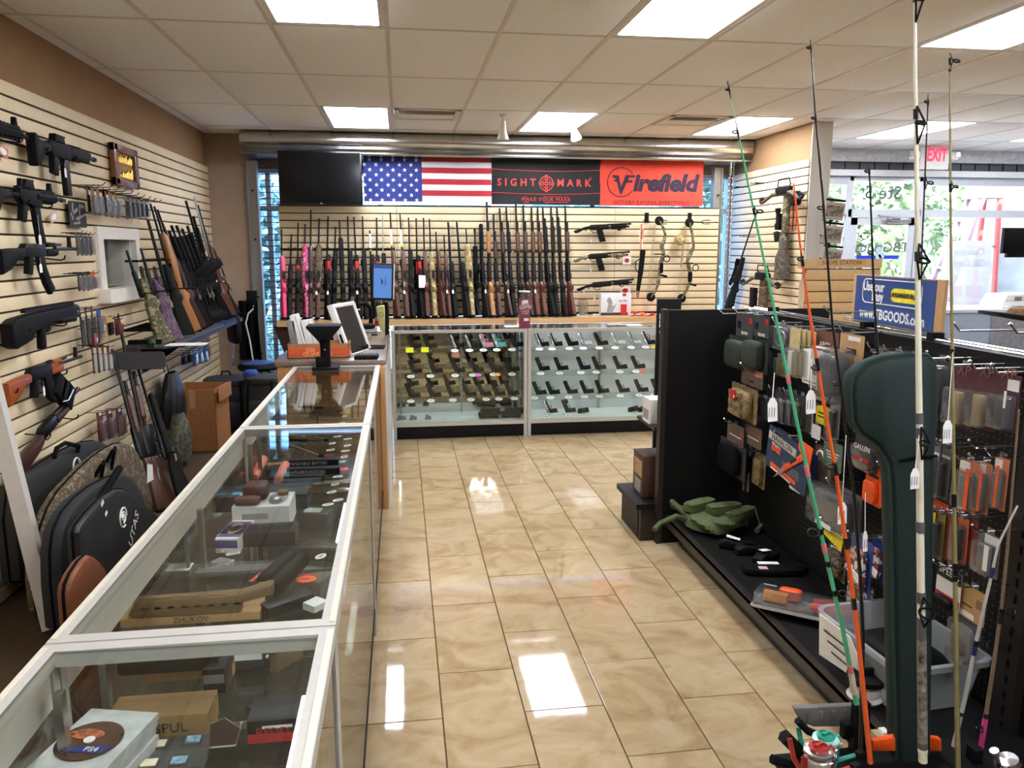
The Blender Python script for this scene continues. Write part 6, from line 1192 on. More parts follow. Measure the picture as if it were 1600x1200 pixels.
# ================================================================ right side: wing wall goods
SWX = SX - .03
def onwing(px, py, X=SWX): return PX(px, py, X)
def crossbow(p0, lab, full):
    """hung nose up: stock along local z"""
    t = thing('crossbow', lab, 'crossbow', onright(p0) @ Matrix.Scale(1.9, 4, X_))
    if full:
        obj('stock', MB().prism([(-.05, -.42), (.09, -.40), (.08, -.20), (.05, -.12), (.07, -.04), (.03, .06), (-.005, .06), (-.02, -.02), (-.01, -.10), (-.05, -.20)], .05, None, .012), camo('dusky camo', [(40, 38, 30), (92, 86, 70), (64, 60, 48), (118, 108, 88)], 22), t)
        obj('grip', MB().prism([(.02, -.02), (-.07, -.04), (-.09, .06), (-.06, .07), (.01, .04)], .036, None, .010), BLK, t); obj('rail', MB().box((.03, 0, .26), (.045, .05, .42), None, .010), GCAMO, t); obj('foregrip', MB().box((-.02, -.0, .16), (.04, .045, .16), None, .010), BLK, t)
        obj('scope', MB().lathe([(.018, -.10), (.022, -.05), (.014, -.03), (.014, .05), (.022, .08), (.024, .11)], 12, T((-.01, -.05, .18))), BLK, t)
        z = .44
    else:
        obj('rail', MB().prism([(-.03, -.25), (.05, -.25), (.04, .14), (-.02, .14)], .05, None, .010), BCAMO, t); obj('quiver', MB().box((-.08, -.03, -.10), (.06, .05, .22), None, .012), BLK, t); z = .12
    lm = MB(); [lm.tube([(.02, -.02, z), (.02 + s * .10, -.05, z - .01), (.02 + s * .20, -.06, z - .08), (.02 + s * .25, -.05, z - .04)], [.022, .018, .014, .008], 8) for s in (-1, 1)]; obj('limb', lm, BCAMO, t, kind=None)
    obj('riser', MB().pillow((.02, -.03, z + .02), (.16, .06, .08)), BLK, t)
    for s in (-1, 1): obj('cam', MB().lathe([(.03, -.006), (.036, 0), (.03, .006)], 12, T((.02 + s * .21, -.06, z - .06)) @ R(90, 'X')), BLK, t)
    obj('string', MB().tube([(.02 - .21, -.06, z - .06), (.02, -.03, z - .16 if full else z - .1), (.23, -.06, z - .06)], .003, 5), TANP, t)
    obj('foot_stirrup', MB().tube([(.0, -.02, z + .04), (-.05, -.03, z + .07), (-.04, -.03, z + .13), (.07, -.03, z + .13), (.09, -.03, z + .07), (.05, -.02, z + .04)], .006, 6), BLK, t)
    return t
crossbow(onwing(1222, 372, SWX - .06), 'camouflage crossbow hung high on the right wing wall', True); crossbow(onwing(1192, 452, SWX - .06), 'brown crossbow low on the wing wall behind the gondola top', False)
t = thing('arrow_quiver', 'black crossbow quiver with bolts hung beside the high crossbow', 'quiver', onright(onwing(1247, 310, SWX - .05))); obj('hood', MB().pillow((0, -.03, 0), (.16, .07, .14)), BLK, t)
for k in range(4): obj('bolt', MB().cyl((-.05 + .03 * k, -.03, .0), (-.04 + .03 * k, -.03, -.30), .004), (ORG, BLK)[k % 2], t)
a, b = onwing(1133, 487, SWX - .10), onwing(1179, 342, SWX - .03); a.z = max(a.z, 1.02); t = thing('rifle', 'black rifle leaning in the corner of the right wing wall', 'gun', FR(a, b - a, X_ * -.2 + Y_ * .9)); bolt_gun(t, (b - a).length, SYN, .6, scope=1)
t = thing('low_ledge', 'pale ledge along the foot of the wing wall', 'shelf', T((0, 0, 0))); obj('board', MB().cuboid((SX - .30, 7.3, .96), (SX - .015, 8.55, 1.0)), M_PINE, t)
for k, y in enumerate((7.4, 8.4)): obj('bracket', MB().prism([(0, 0), (.26, 0), (.02, -.2), (0, -.2)], .03, FR((SX - .016, y, .96), -X_, Z_)), OAKW, t)
for k, (x, y, n_) in enumerate(((1163, 293, 2), (1194, 287, 2), (1176, 370, 2), (1205, 415, 3))):
    t = thing('wall_hook', 'dark wire hooks on the wing wall, %s set from the corner' % ORD[k], 'hook', onright(onwing(x, y, SX - .018)))
    for q in range(n_): obj('hook', MB().tube([(.09 * q, 0, 0), (.09 * q, -.14, 0), (.09 * q, -.15, .015)], .004, 5), STEEL, t)
# scope station display
SY = 6.5; a, b = PY(1252, 405, SY), PY(1378, 416, SY); p = PY(1262, 420, SY)
t = thing('scope_station', 'tan slatted counter display lettered SCOPE STATION behind the gondola', 'display', T((0, 0, 0)))
M_TANL = mat('tan slat laminate', (196, 160, 108), .5, 0, .03)
obj('header', MB().cuboid((a.x, SY, b.z - .015), (b.x, SY + .06, a.z)), M_TANL, t, smooth=False); text('lettering', 'SCOPE STATION', .05, PRNT, t, onback(((a.x + b.x) / 2, SY - .001, (a.z + b.z) / 2 - .0)))
obj('nameplate', MB().box(((a.x + b.x) / 2, SY - .0002, (a.z + b.z) / 2), (.46, .001, .055)), KRAFT, t)
obj('backing', MB().cuboid((p.x, SY + .03, .003), (b.x, SY + .06, b.z - .02)), M_GROOVE, t, smooth=False)
sm_ = mesh('slat', MB().prism([(0, 0), (b.x - p.x, 0), (b.x - p.x, .090), (0, .090)], .018, None, .0015), M_TANL)
for k in range(int((b.z) / .098) - 1): obj('slat', sm_, None, t, onback((p.x, SY + .02, b.z - .02 - .098 * (k + 1))))
obj('side_panel', MB().cuboid((a.x + .02, SY + .02, .003), (p.x - .003, SY + .05, b.z - .12)), wood('pale burl panel', (196, 160, 130), (220, 190, 164), .5, (3, 3, 3)), t)
for k in range(2): obj('rear_leg', MB().cuboid((p.x + (b.x - p.x - .04) * k, SY + .06, .003), (p.x + .04 + (b.x - p.x - .04) * k, SY + .3, .05)), M_TANL, t)
# ---- double sided gondola: pegboard in the middle, base shelf, end panel
GXP = 1.94; GY0, GY1, GH = 4.215, -.2, 1.37
M_GOND = mat('black powder coat', (12, 11, 10), .5, 0, .06, spec=.3)
t = thing('gondola', 'long black double sided gondola with pegboard and base shelf', 'shelving', T((0, 0, 0)))
obj('end_panel', MB().cuboid((1.462, GY0, .003), (2.44, GY0 + .03, GH)), M_GOND, t, smooth=False)
obj('end_post', MB().cuboid((1.445, GY0 - .012, .003), (1.475, GY0 + .045, GH + .004)), mat('dark bronze paint', (46, 40, 34), .4, .2, .05), t, smooth=False)
y = GY0
ph = MB()
for k, (ya, yb) in enumerate(((3.0, 4.21), (2.14, 2.995), (.9, 2.05), (-.2, .895))):
    obj('pegboard', MB().cuboid((GXP, ya, .17), (GXP + .012, yb, GH - .05)), M_GOND, t, smooth=False)
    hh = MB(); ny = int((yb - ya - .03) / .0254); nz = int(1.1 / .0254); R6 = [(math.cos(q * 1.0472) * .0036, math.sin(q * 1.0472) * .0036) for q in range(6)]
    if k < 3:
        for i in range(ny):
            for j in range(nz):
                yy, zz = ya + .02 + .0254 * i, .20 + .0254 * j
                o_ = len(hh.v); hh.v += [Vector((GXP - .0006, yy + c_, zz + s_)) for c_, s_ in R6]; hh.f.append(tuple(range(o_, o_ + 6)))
        obj('peg_hole', hh, mat('painted peg hole glint', (92, 86, 76), .5, 0, 0), t, kind='stuff', smooth=False)  # pale discs: light coming through the holes, painted as their colour
obj('top_rail', MB().cuboid((GXP - .012, GY1, GH - .05), (GXP + .03, 4.21, GH)), M_GOND, t, smooth=False); 
for x in (GXP - .018, GXP + .036): obj('top_wire', MB().cyl((x, GY1, GH + .012), (x, 4.2, GH + .012), .005, n=6), CHROME, t)
obj('upright', MB().cuboid((GXP - .03, 2.05, .003), (GXP + .02, 2.14, GH + .01)), mat('dark bronze paint'), t, smooth=False)
sl = MB()
for k in range(22): sl.cuboid((GXP - .0312, 2.085, .10 + .055 * k), (GXP - .030, 2.095, .13 + .055 * k))
obj('upright_slot', sl, BLKM, t, kind='stuff')
for s, x0, x1 in ((-1, 1.50, GXP - .001), (1, GXP + .02, 2.42)):
    obj('base_shelf', MB().cuboid((x0, GY1, .150), (x1, 4.21, .168)), M_GOND, t, smooth=False)
    xe = x0 if s < 0 else x1 - .03
    obj('shelf_lip', MB().cuboid((xe, GY1, .108), (xe + .03, 4.21, .172)), mat('dark bronze paint'), t, smooth=False)
    xk = x0 + .075 if s < 0 else x1 - .1
    obj('kick_plate', MB().cuboid((xk, GY1, .003), (xk + .02, 4.13, .15)), mat('dark bronze paint'), t, smooth=False)
obj('far_pegboard', MB().cuboid((GXP + .02, GY1, .17), (GXP + .028, 4.21, GH - .05)), M_GOND, t, smooth=False)
for k, y in enumerate((3.90, 3.05, 2.62)): obj('sign_clip', MB().box((GXP, y, GH + .02), (.05, .03, .03)), BLK, t)
# end cap shelves beyond the end panel
t = thing('end_cap_shelf', 'small black shelf sticking out behind the gondola end panel', 'shelf', T((0, 0, 0))); a, b = PY(1000, 652, 4.55), PY(1030, 660, 4.55)
obj('board', MB().prism([(a.x, a.z), (2.3, a.z), (2.3, a.z - .03), (a.x, a.z - .02)], .34, T((0, 4.44, 0))), mat('dark bronze paint'), t); obj('bracket', MB().prism([(a.x, a.z - .02), (1.6, a.z - .02), (1.6, a.z - .13)], .02, T((0, 4.30, 0))), mat('dark bronze paint'), t)
t = thing('plinth_step', 'low black base step behind the gondola end panel', 'base', T((0, 0, 0))); obj('step', MB().cuboid((1.365, 4.262, .003), (2.4, 4.66, .20)), mat('dark bronze paint'), t, smooth=False); obj('top', MB().cuboid((1.335, 4.25, .20), (2.42, 4.68, .232)), M_GOND, t, smooth=False); obj('side_plate', MB().cuboid((1.360, 4.30, .02), (1.364, 4.64, .18)), M_GOND, t)
za = PY(1016, 706, 4.45).z; t = thing('target_box', 'dark box with tan pattern standing on the base step', 'box', T((1.50, 4.45, .234))); obj('carton', MB().box((0, 0, (za - .234) / 2), (.20, .20, za - .236), None, .006), mat('dark brown carton'), t); obj('pattern', MB().box((-.1005, 0, (za - .234) * .66), (.001, .15, .10)), camo('tan pattern', [(60, 48, 34), (176, 146, 96)], 40), t); obj('print', MB().box((-.1005, 0, .06), (.001, .12, .08)), mat('grey print'), t)
zb = PY(1024, 615, 4.55).z; t = thing('white_carton', 'narrow white carton on the end cap shelf', 'box', T((1.50, 4.42, a.z + .001))); obj('carton', MB().box((0, 0, (zb - a.z) / 2), (.14, .14, zb - a.z), None, .004), WHT, t); obj('print', MB().box((-.0705, 0, .05), (.001, .10, .06)), mat('grey print'), t)
# black poster stand behind gondola top left
a, b = PY(1027, 466, 5.0), PY(1062, 520, 5.0); t = thing('poster_stand', 'black poster with a photo of people above the gondola end panel', 'poster', onback(((a.x + b.x) / 2, 5.0, (a.z + b.z) / 2 - .18))); w_ = b.x - a.x; h_ = a.z - b.z
obj('board', MB().box((0, 0, -.25), (w_, .02, h_ + .85)), M_GOND, t); obj('photo', MB().box((.0, -.0106, h_ * .5 + .0 + .03), (w_ * .8, .001, h_ * .42)), camo('photo print', [(40, 36, 60), (190, 150, 150), (226, 220, 226), (60, 66, 120)], 16), t); obj('yellow_line', MB().box((-.03, -.0106, h_ * .05 + .06), (w_ * .4, .001, .02)), YEL, t); zz = (a.z + b.z) / 2 - .18; obj('base', MB().cuboid((-w_ * .55, -.08, -zz + .003), (w_ * .55, .12, -zz + .02)).cuboid((-.03, .011, -zz + .02), (.03, .03, -.2)), M_GOND, t)
for k in range(3): obj('white_line', MB().box((.0, -.0106, h_ * .05 - .0 - .04 * k), (w_ * .5, .001, .012)), PAPER, t)
# layaway sign on the gondola top
Xs = 2.0; a, b, c, d = PX(1322, 428, Xs), PX(1480, 436, Xs), PX(1322, 500, Xs), PX(1478, 522, Xs)
y0, y1, z0, z1 = c.y, d.y, GH + .022, a.z
t = thing('layaway_sign', 'blue layaway plan sign standing on the gondola top', 'sign', FR((Xs, (y0 + y1) / 2, (z0 + z1) / 2), (-.10, -1, 0), Z_)); w_, h_ = (y0 - y1) / 1, z1 - z0
obj('board', MB().box((0, .006, 0), (w_ * 1.06, .012, h_)), KRAFT, t, smooth=False); M_SB = mat('sign blue', (42, 72, 132), .4, 0, .12, 3); obj('blue_face', MB().box((-.012, -.001, 0), (w_ - .04, .002, h_ - .008)), M_SB, t, smooth=False)
wf = w_ - .04
obj('outline', MB().tube([(x - .012, -.003, z) for x, z in rrect(-wf * .39, -h_ * .08, wf * .36, h_ * .42, .03, 5)], .0025, 4, closed=True), PAPER, t)
text('lettering', 'Use our', .058, PAPER, t, T((-wf * .26, -.003, h_ * .26)), 'CENTER', .0006, .95, 1, .0012); text('lettering', 'Easy', .058, PAPER, t, T((-wf * .20, -.003, h_ * .06)), 'CENTER', .0006, .95, 1, .0012); text('lettering', 'www.TBGOODS.com', .058, PAPER, t, T((-wf * .02, -.003, -h_ * .31)), 'CENTER', .0006, .98, 1, .0014)
obj('yellow_pill', MB().prism(rrect(-.02, h_ * .0, wf * .32, h_ * .27, .035, 6), .002, T((0, -.003, 0))), YEL, t); text('lettering', 'LAYAWAY PLAN', .031, PRNT, t, T((wf * .15, -.0045, h_ * .135)), 'CENTER', .0006, .95, 1.05, .0002)
obj('foot_strip', MB().box((0, -.012, -h_ / 2 + .006), (w_ * 1.02, .06, .012)), CLEAR, t)
# ---- goods on the pegboard
def peg(y, z, l=.20): return MB().tube([(0, 0, 0), (0, -l, 0), (0, -l - .02, .022)], .003, 6).lathe([(0, -.006), (.006, 0), (0, .006)], 6, T((0, -l - .022, .025)))
HOOKM = mesh('hook', peg(0, 0), CHROME)
HKN = [0]
def ghook(y, z, lab=None, l=1):
    HKN[0] += 1
    t = thing('peg_hook', lab or 'chrome peg hook carrying goods on the gondola pegboard', 'hook', onright((GXP - .001, y, z)), 'chrome peg hooks on the gondola'); obj('hook', HOOKM, None, t, Matrix.Scale(l, 4, Y_)); return t
def gp(x0, y0, x1, y1, lab, card, body=None, bm=None, off=.12, n=1, hook=True, tilt=0, **kw):
    """a pack hanging off the pegboard, its picture corners given on the plane it hangs in"""
    X = GXP - off; xm = (x0 + x1) / 2
    w_ = abs(PX(x0, (y0 + y1) / 2, X).y - PX(x1, (y0 + y1) / 2, X).y); zt, zb = PX(xm, y0, X).z, PX(xm, y1, X).z; c = PX(xm, (y0 + y1) / 2, X); h_ = zt - zb
    M = onright((X, c.y, (zt + zb) / 2)) @ R(tilt, 'Y')
    t = pack(M, w_, h_, card, body, bm, lab, n=n, **kw)
    obj('hang_tab', MB().box((0, .001, h_ / 2 + .008), (.03, .0015, .02)), CLEAR, t)
    if hook: ghook(c.y, zt + .006, 'chrome peg hook holding the ' + ' '.join(lab.split()[:9]), (off + .04) / .2)
    return t
M_DG = mat('dark green mesh', (34, 42, 30), .8, 0, .3, 120); M_MOLLE = camo('molle camo', [(84, 68, 44), (140, 118, 78), (112, 94, 62)], 30); M_SMK = mat('smoky plastic', (74, 70, 74), .3, 0, .1); M_CRM = mat('cream plastic', (192, 174, 124), .5); M_BRN = mat('brown print card', (104, 66, 44), .8, 0, .06)
WPT = mat('white print', (226, 222, 214), .7, 0, 0)
for k, (x0, x1) in enumerate(((1150, 1177), (1178, 1202))):
    t = gp(x0, 490 + 3 * k, x1, 527 + 1 * k, 'charcoal curved card with a red dot, %s of two at the far top peg' % ('front' if k == 0 else 'rear'), DKC, None, None, .18, bubble=False, deco=((.34, .25, .16, .22, RED), (-.3, .0, .2, .3, BLK))); text('lettering', 'BRUNO', .022, WPT, t, T((.01, -.003, -.04)))
    gp(x0 - 12, 526, x1 - 2, 578 + 3 * k, 'dark green mesh glove bundle, %s of two under the curved cards' % ('front' if k == 0 else 'rear'), M_DG, 'blob', M_DG, .17, hook=False, bubble=False, d=.06, top=.02)
gp(1178, 545, 1205, 578, 'olive mesh pouch under the curved cards', M_DG, 'blob', NYO, .10, bubble=False, d=.05, top=.05)
gp(1208, 506, 1238, 548, 'clear pack with a grey ring tool at the far top', GRC, 'loop', SIL, .12, top=.1); gp(1214, 552, 1236, 590, 'clear pack of small parts below the grey ring tool pack', GRC, 'sticks', M_CRM, .06, top=.2)
for k in range(4): gp(1233 + 8 * k, 512 + 1.5 * k, 1249 + 8 * k, 590 + 1 * k, 'tall cream coloured clear pack, %s of four in a row' % ORD[k], M_CRM, 'bar', WHT if k == 0 else M_CRM, .16 - .012 * k, top=.4, hook=k == 0)
t = gp(1262, 516, 1310, 548, 'brown lettered card over the white sheets', M_BRN, None, None, .10, bubble=False); text('lettering', 'ARDI', .04, WPT, t, T((.02, -.003, -.02)))
for k in range(2): gp(1254 + 10 * k, 545 + 4 * k, 1284 + 16 * k, 602 + 9 * k, 'white instruction sheet with a brown ear picture, %s of two' % ('front' if k == 0 else 'rear'), PAPER, None, None, .15 - .03 * k, bubble=False, hook=k == 0, deco=((.2, -.05, .3, .3, BRC), (0, -.42, .8, .03, GRC)))
t = gp(1294, 553, 1345, 616, 'big smoky ear muff in a clear pack with a black ring logo', KRAFT, None, None, .15, bubble=False, deco=((.1, -.40, .7, .18, PAPER),)); obj('ear_muff', MB().pillow((0, -.05, .0), (.14, .09, .17)), M_SMK, t); obj('ring_logo', MB().tube([(-.07 + .028 * math.cos(q * .524), -.005, -.085 + .028 * math.sin(q * .524)) for q in range(12)], .005, 5, closed=True), BLK, t); obj('bubble', MB().box((0, -.06, 0), (.17, .11, .22), None, .02), CLEAR, t)
gp(1312, 522, 1350, 556, 'kraft card with a black arch logo above the ear muff', KRAFT, None, None, .13, bubble=False, deco=((.0, -.3, .4, .25, BLK), (.1, .3, .5, .2, PAPER)))
t = gp(1142, 602, 1183, 656, 'camouflage webbing pouch with a red tag at the far end of the pegs', M_MOLLE, 'blob', M_MOLLE, .19, bubble=False, d=.05, top=.04, hook=False)
for k in range(3): obj('webbing', MB().box((0, -.052, -.05 + .05 * k), (.15, .006, .022)), M_MOLLE, t)
obj('red_tag', MB().box((-.01, -.058, .045), (.055, .004, .05)), RED, t); obj('tag_print', MB().box((.005, -.0605, .035), (.014, .001, .014)), PAPER, t)
t = gp(1158, 576, 1192, 604, 'brown grey hang card above the camouflage pouch', mat('taupe card', (96, 80, 66), .8), None, None, .18, bubble=False, deco=((.3, .3, .3, .3, mat('pale red card')),)); text('lettering', 'CARGO', .018, PRNT, t, T((0, -.003, -.02)))
for k in range(6): gp(1187 + 12 * k, 606 + 2.4 * k, 1198 + 12 * k, 655 + 3 * k, 'black strap pack with a steel buckle, %s of six in the second row' % ORD[k], DKC, 'bar', BLK, .12, top=.2, hook=k % 2 == 0, deco=((0, .28, .5, .1, SIL),))
gp(1252, 634, 1270, 676, 'clear white card pack right of the strap packs', WPT, 'bar', GRC, .08, top=.2); t = gp(1275, 634, 1297, 664, 'yellow pack with black lines behind the orange rod', YEL, None, None, .08, bubble=False, deco=((0, .1, .7, .06, BLK), (0, -.1, .7, .06, BLK)))
gp(1268, 664, 1282, 686, 'cream price card under the yellow pack', PAPER, None, None, .10, bubble=False, hook=False); gp(1296, 625, 1312, 690, 'tall grey clear pack left of the black rod', GRC, 'bar', BLK, .12, top=.2)
for k, (x0, x1) in enumerate(((1136, 1162), (1164, 1190))): gp(x0, 662 + 4 * k, x1, 694 + 4 * k, 'grey brown patterned hang card with a red dot, %s of two in the third row' % ('front' if k == 0 else 'rear'), mat('taupe card'), None, None, .19 - .02 * k, bubble=False, hook=k == 0, deco=((.38, .1, .12, .2, RED), (0, -.1, .7, .04, PAPER)))
gp(1124, 690, 1165, 742, 'black cloth holster hanging under the patterned cards', DKC, 'blob', BLKM, .185, hook=False, bubble=False, d=.05, top=.02)
for k in range(2): t = gp(1161 + 7 * k, 705 + 2 * k, 1167 + 7 * k, 764 + 2 * k, 'slim steel and olive key tool, %s of two' % ('left' if k == 0 else 'right'), STEEL, None, None, .15, bubble=False); obj('blade', MB().box((0, -.004, -.06), (.012, .004, .10)), (YEL, SIL)[k] if False else (mat('olive drab', (120, 116, 60), .6), SIL)[k], t); obj('ring', MB().tube([(.012 * math.cos(q * .785), -.003, .09 + .012 * math.sin(q * .785)) for q in range(8)], .003, 5, closed=True), CHROME, t)
gp(1178, 706, 1196, 762, 'khaki slotted pouch beside the key tools', M_MOLLE, 'blob', M_MOLLE, .12, bubble=False, d=.03, top=.1)
# blue knife card
M_NAV = mat('navy knife card', (28, 52, 82), .5, 0, .06)
for k in range(2):
    t = gp(1196 + 12 * k, 682 + 4 * k, 1262 + 12 * k, 752 + 6 * k, 'blue card with an orange folding knife, %s of two' % ('front' if k == 0 else 'rear'), M_NAV, None, None, .19 - .05 * k, bubble=False, tilt=7, hook=k == 0)
    if k == 0:
        w_, h_ = .2, .2; me = t.children[0]; w_ = max(v.co.x for v in me.data.vertices) * 2; h_ = max(v.co.z for v in me.data.vertices) * 2
        obj('silver_band', MB().box((-w_ * .14, -.0016, h_ * .27), (w_ * .68, .001, h_ * .18)), mat('silver card', (190, 186, 170), .4), t); text('lettering', 'HAVALON', .042, PRNT, t, T((-w_ * .14, -.003, h_ * .27))); text('lettering', 'PIRANTA', .022, WPT, t, T((-w_ * .26, -.003, h_ * .11))); text('lettering', 'EDGE', .036, ORG, t, T((-w_ * .26, -.003, h_ * .03)), 'CENTER', .0006, 1, 1, .002)
        obj('knife_handle', MB().prism([(-.06, -.05), (.08, .065), (.11, .085), (.13, .06), (.08, .025), (-.05, -.075)], .008, T((w_ * .12, -.006, h_ * .04)), .003), ORG, t); obj('handle_slot', MB().prism([(-.0, .0), (.05, .04), (.06, .03), (.01, -.01)], .001, T((w_ * .12, -.0105, h_ * .03))), PRNT, t)
        obj('knife_blade', MB().prism([(-.06, -.05), (-.05, -.075), (-.14, -.14)], .003, T((w_ * .12, -.006, h_ * .04))), SIL, t); obj('orange_guard', MB().prism([(-.02, .05), (-.02, .09), (.10, .09), (.09, -.03), (.07, -.04), (.03, .02)], .003, T((w_ * .3, -.004, h_ * .22))), ORG, t)
        obj('orange_band', MB().box((-w_ * .05, -.0016, -h_ * .38), (w_ * .62, .001, h_ * .10)), ORG, t); obj('white_line', MB().box((-w_ * .1, -.0016, -h_ * .46), (w_ * .5, .001, h_ * .03)), PAPER, t)
        for q in range(4): obj('small_print', MB().box((w_ * .12, -.0016, -h_ * (.12 + .05 * q)), (w_ * .4, .0008, h_ * .012)), mat('grey print'), t)
for k in range(2): gp(1234 + 8 * k, 728, 1252 + 8 * k, 768, 'white pointed paper tag below the blue knife card, %s of two' % ('front' if k == 0 else 'rear'), PAPER, None, None, .17 - .03 * k, bubble=False, hook=False, deco=((0, -.2, .5, .12, PRNT),))
t = gp(1272, 700, 1312, 756, 'brown pack with a white arch logo behind the green rod', M_BRN, 'blob', M_BRN, .10, top=.3); obj('arch_logo', MB().tube([(.035 * math.cos(math.radians(q)), -.034, .02 + .05 * math.sin(math.radians(q))) for q in range(0, 181, 20)], .005, 5), PAPER, t)
gp(1286, 690, 1316, 734, 'grey green striped bag right of the orange rod', mat('grey green card', (88, 104, 84), .7), None, None, .14, bubble=False, deco=((0, .1, .7, .03, PAPER), (0, 0, .6, .03, PAPER), (0, -.1, .5, .03, PAPER)))
t = gp(1272, 756, 1345, 830, 'large crumpled clear bag of dark gloves', M_SMK, 'blob', M_SMK, .12, top=.1, d=.06, hook=True, deco=((.0, -.36, .35, .10, PAPER),))
t = gp(1335, 682, 1372, 736, 'grey lettered card with a red band beside the orange packs', mat('dark taupe card', (62, 56, 50), .7), 'blob', mat('dark taupe card'), .14, deco=((.1, -.12, .6, .12, RED),)); text('lettering', 'GALLEN', .030, WPT, t, T((.02, -.034, .03)))
for k, (x0, y0, x1, y1) in enumerate(((1352, 728, 1378, 790), (1378, 732, 1400, 800), (1376, 690, 1398, 728))): t = gp(x0, y0, x1, y1, 'orange hunting pack, %s of three left of the green rod case' % ORD[k], ORG, 'blob' if k < 2 else None, ORG, .13 - .02 * k, bubble=False, top=.3, deco=((0, .25, .6, .08, PRNT), (-.1, -.1, .35, .2, PAPER)))
t = gp(1288, 818, 1318, 850, 'yellow lettered card hanging under the orange rod', YEL, None, None, .16, bubble=False, tilt=12); text('lettering', 'PEGASUS', .028, PRNT, t, T((0, -.003, .03)))
gp(1294, 850, 1322, 905, 'camouflage gloves under the yellow card', BCAMO, 'blob', BCAMO, .14, bubble=False, hook=False, top=.05, deco=((-.1, .3, .6, .14, PAPER),))
for k, (x0, y0, x1, y1) in enumerate(((1327, 838, 1362, 930), (1360, 842, 1384, 908))):
    t = gp(x0, y0, x1, y1, 'blue edged bag with eagle and flag picture, %s of two' % ('front' if k == 0 else 'rear'), mat('blue bag', (42, 62, 128), .3), 'blob', camo('eagle flag print', [(40, 44, 90), (200, 170, 150), (150, 60, 56), (60, 56, 80), (226, 214, 200)], 26, .4, (20, 20, 20)), .16 - .03 * k, bubble=False, d=.03, top=.12); obj('price_label', MB().box((0, -.028, -.03), (.10, .003, .03), R(16, 'Y')), PAPER, t)
gp(1324, 905, 1364, 960, 'bag of brown and white bait worms under the eagle bag', camo('worm print', [(66, 46, 34), (190, 180, 170), (96, 72, 54)], 40), 'blob', camo('worm print'), .15, hook=False, bubble=False, top=.1)
t = gp(1450, 562, 1486, 652, 'black ear muff pack behind the olive rod', DKC, 'blob', BLK, .14, top=.06, d=.07)
for k, (x0, y0, x1, y1) in enumerate(((1486, 572, 1522, 668), (1522, 578, 1556, 672), (1556, 584, 1592, 674))):
    t = gp(x0, y0, x1, y1, 'maroon and grey blister pack, %s of three at the upper right' % ORD[k], mat('maroon card', (84, 40, 44), .6, 0, .08), 'bar', (TANP, TANP, M_SMK)[k], .17, top=.35, d=.04, deco=() if k < 2 else ((.2, .32, .5, .2, PAPER), (.42, .1, .1, .3, PAPER))); text('lettering', 'XP', .05, mat('dull maroon ink', (128, 84, 82), .7, 0, 0), t, T((0, -.004, .085)))
for k, (x0, x1) in enumerate(((1443, 1467), (1469, 1484))): t = gp(x0, 688 + 8 * k, x1, 776 + 6 * k, 'grey pack with a black knife handle, %s of two below the maroon packs' % ('front' if k == 0 else 'rear'), GRC, 'bar', BLK, .17 - .03 * k, top=.25, deco=((0, .3, .9, .05, PAPER),)); obj('orange_foot', MB().box((0, -.002, -.12), (.07, .003, .035)), ORG, t)
for k, (x0, x1, y0, y1) in enumerate(((1496, 1528, 718, 800), (1527, 1547, 722, 804), (1551, 1574, 714, 798))): gp(x0, y0, x1, y1, 'orange and white blister pack of tools, %s of three in the middle right' % ORD[k], mat('pale orange card', (206, 122, 80), .6), 'bar', GRC, .17 - .015 * k, top=.2, deco=((-.2, .38, .5, .16, PAPER), (.38, .0, .18, .8, ORG)))
for k, (x0, x1, m, w_) in enumerate(((1445, 1459, YEL, 'yellow'), (1459, 1475, mat('olive card', (150, 140, 84), .7), 'olive'), (1475, 1490, mat('clay card', (150, 84, 58), .7), 'clay'), (1492, 1512, mat('salmon card', (214, 110, 78), .6), 'salmon'), (1512, 1526, mat('brick card', (140, 56, 40), .7), 'brick'))): gp(x0, 796 + 3.6 * k, x1, 872 + 3 * k, w_ + ' coloured hang card in the lower right row', m, 'bar' if k in (1, 3) else None, BLK, .17 - .01 * k, top=.15, bubble=k in (1, 3))
t = gp(1526, 832, 1562, 900, 'clear pack with white T shaped card at the lower right', CLEAR, 'bar', GRC, .17, top=.2, deco=((.1, .36, .6, .2, PAPER), (.3, .0, .2, .6, PAPER)))
t = gp(1462, 886, 1502, 948, 'white red and black pack in the bottom row', PAPER, 'blob', BLK, .17, bubble=False, top=.75, deco=((0, .32, .98, .3, PRNT), (0, -.35, .98, .25, RED))); text('lettering', 'SPEED', .034, WPT, t, T((0, -.004, .05)))
gp(1500, 918, 1540, 972, 'kraft pack with outlined stand pictures in the bottom row', KRAFT, None, None, .16, bubble=False, deco=((.25, .1, .2, .25, BRC), (-.2, -.1, .4, .04, PRNT), (-.2, -.38, .6, .16, PAPER))); gp(1486, 962, 1532, 1040, 'empty looking clear bag in the bottom row', CLEAR, 'blob', mat('smoky grey'), .15, hook=False, top=.1)
for k in range(3): gp(1362 + 26 * k, 548 - 2 * k + 6 * k, 1388 + 26 * k, 590 + 5 * k, 'silver clear pack behind the green rod case, %s of three' % ORD[k], GRC, 'blob', SIL, .12, top=.3)
for k, (x, y) in enumerate(((1500, 517), (1130, 490), (1296, 488), (1590, 520), (1480, 700), (1525, 700))): p = PX(x, y, GXP - .22); ghook(p.y, p.z, 'empty chrome peg hook, %s counted along the gondola top and middle' % ORD[k], 1.1)
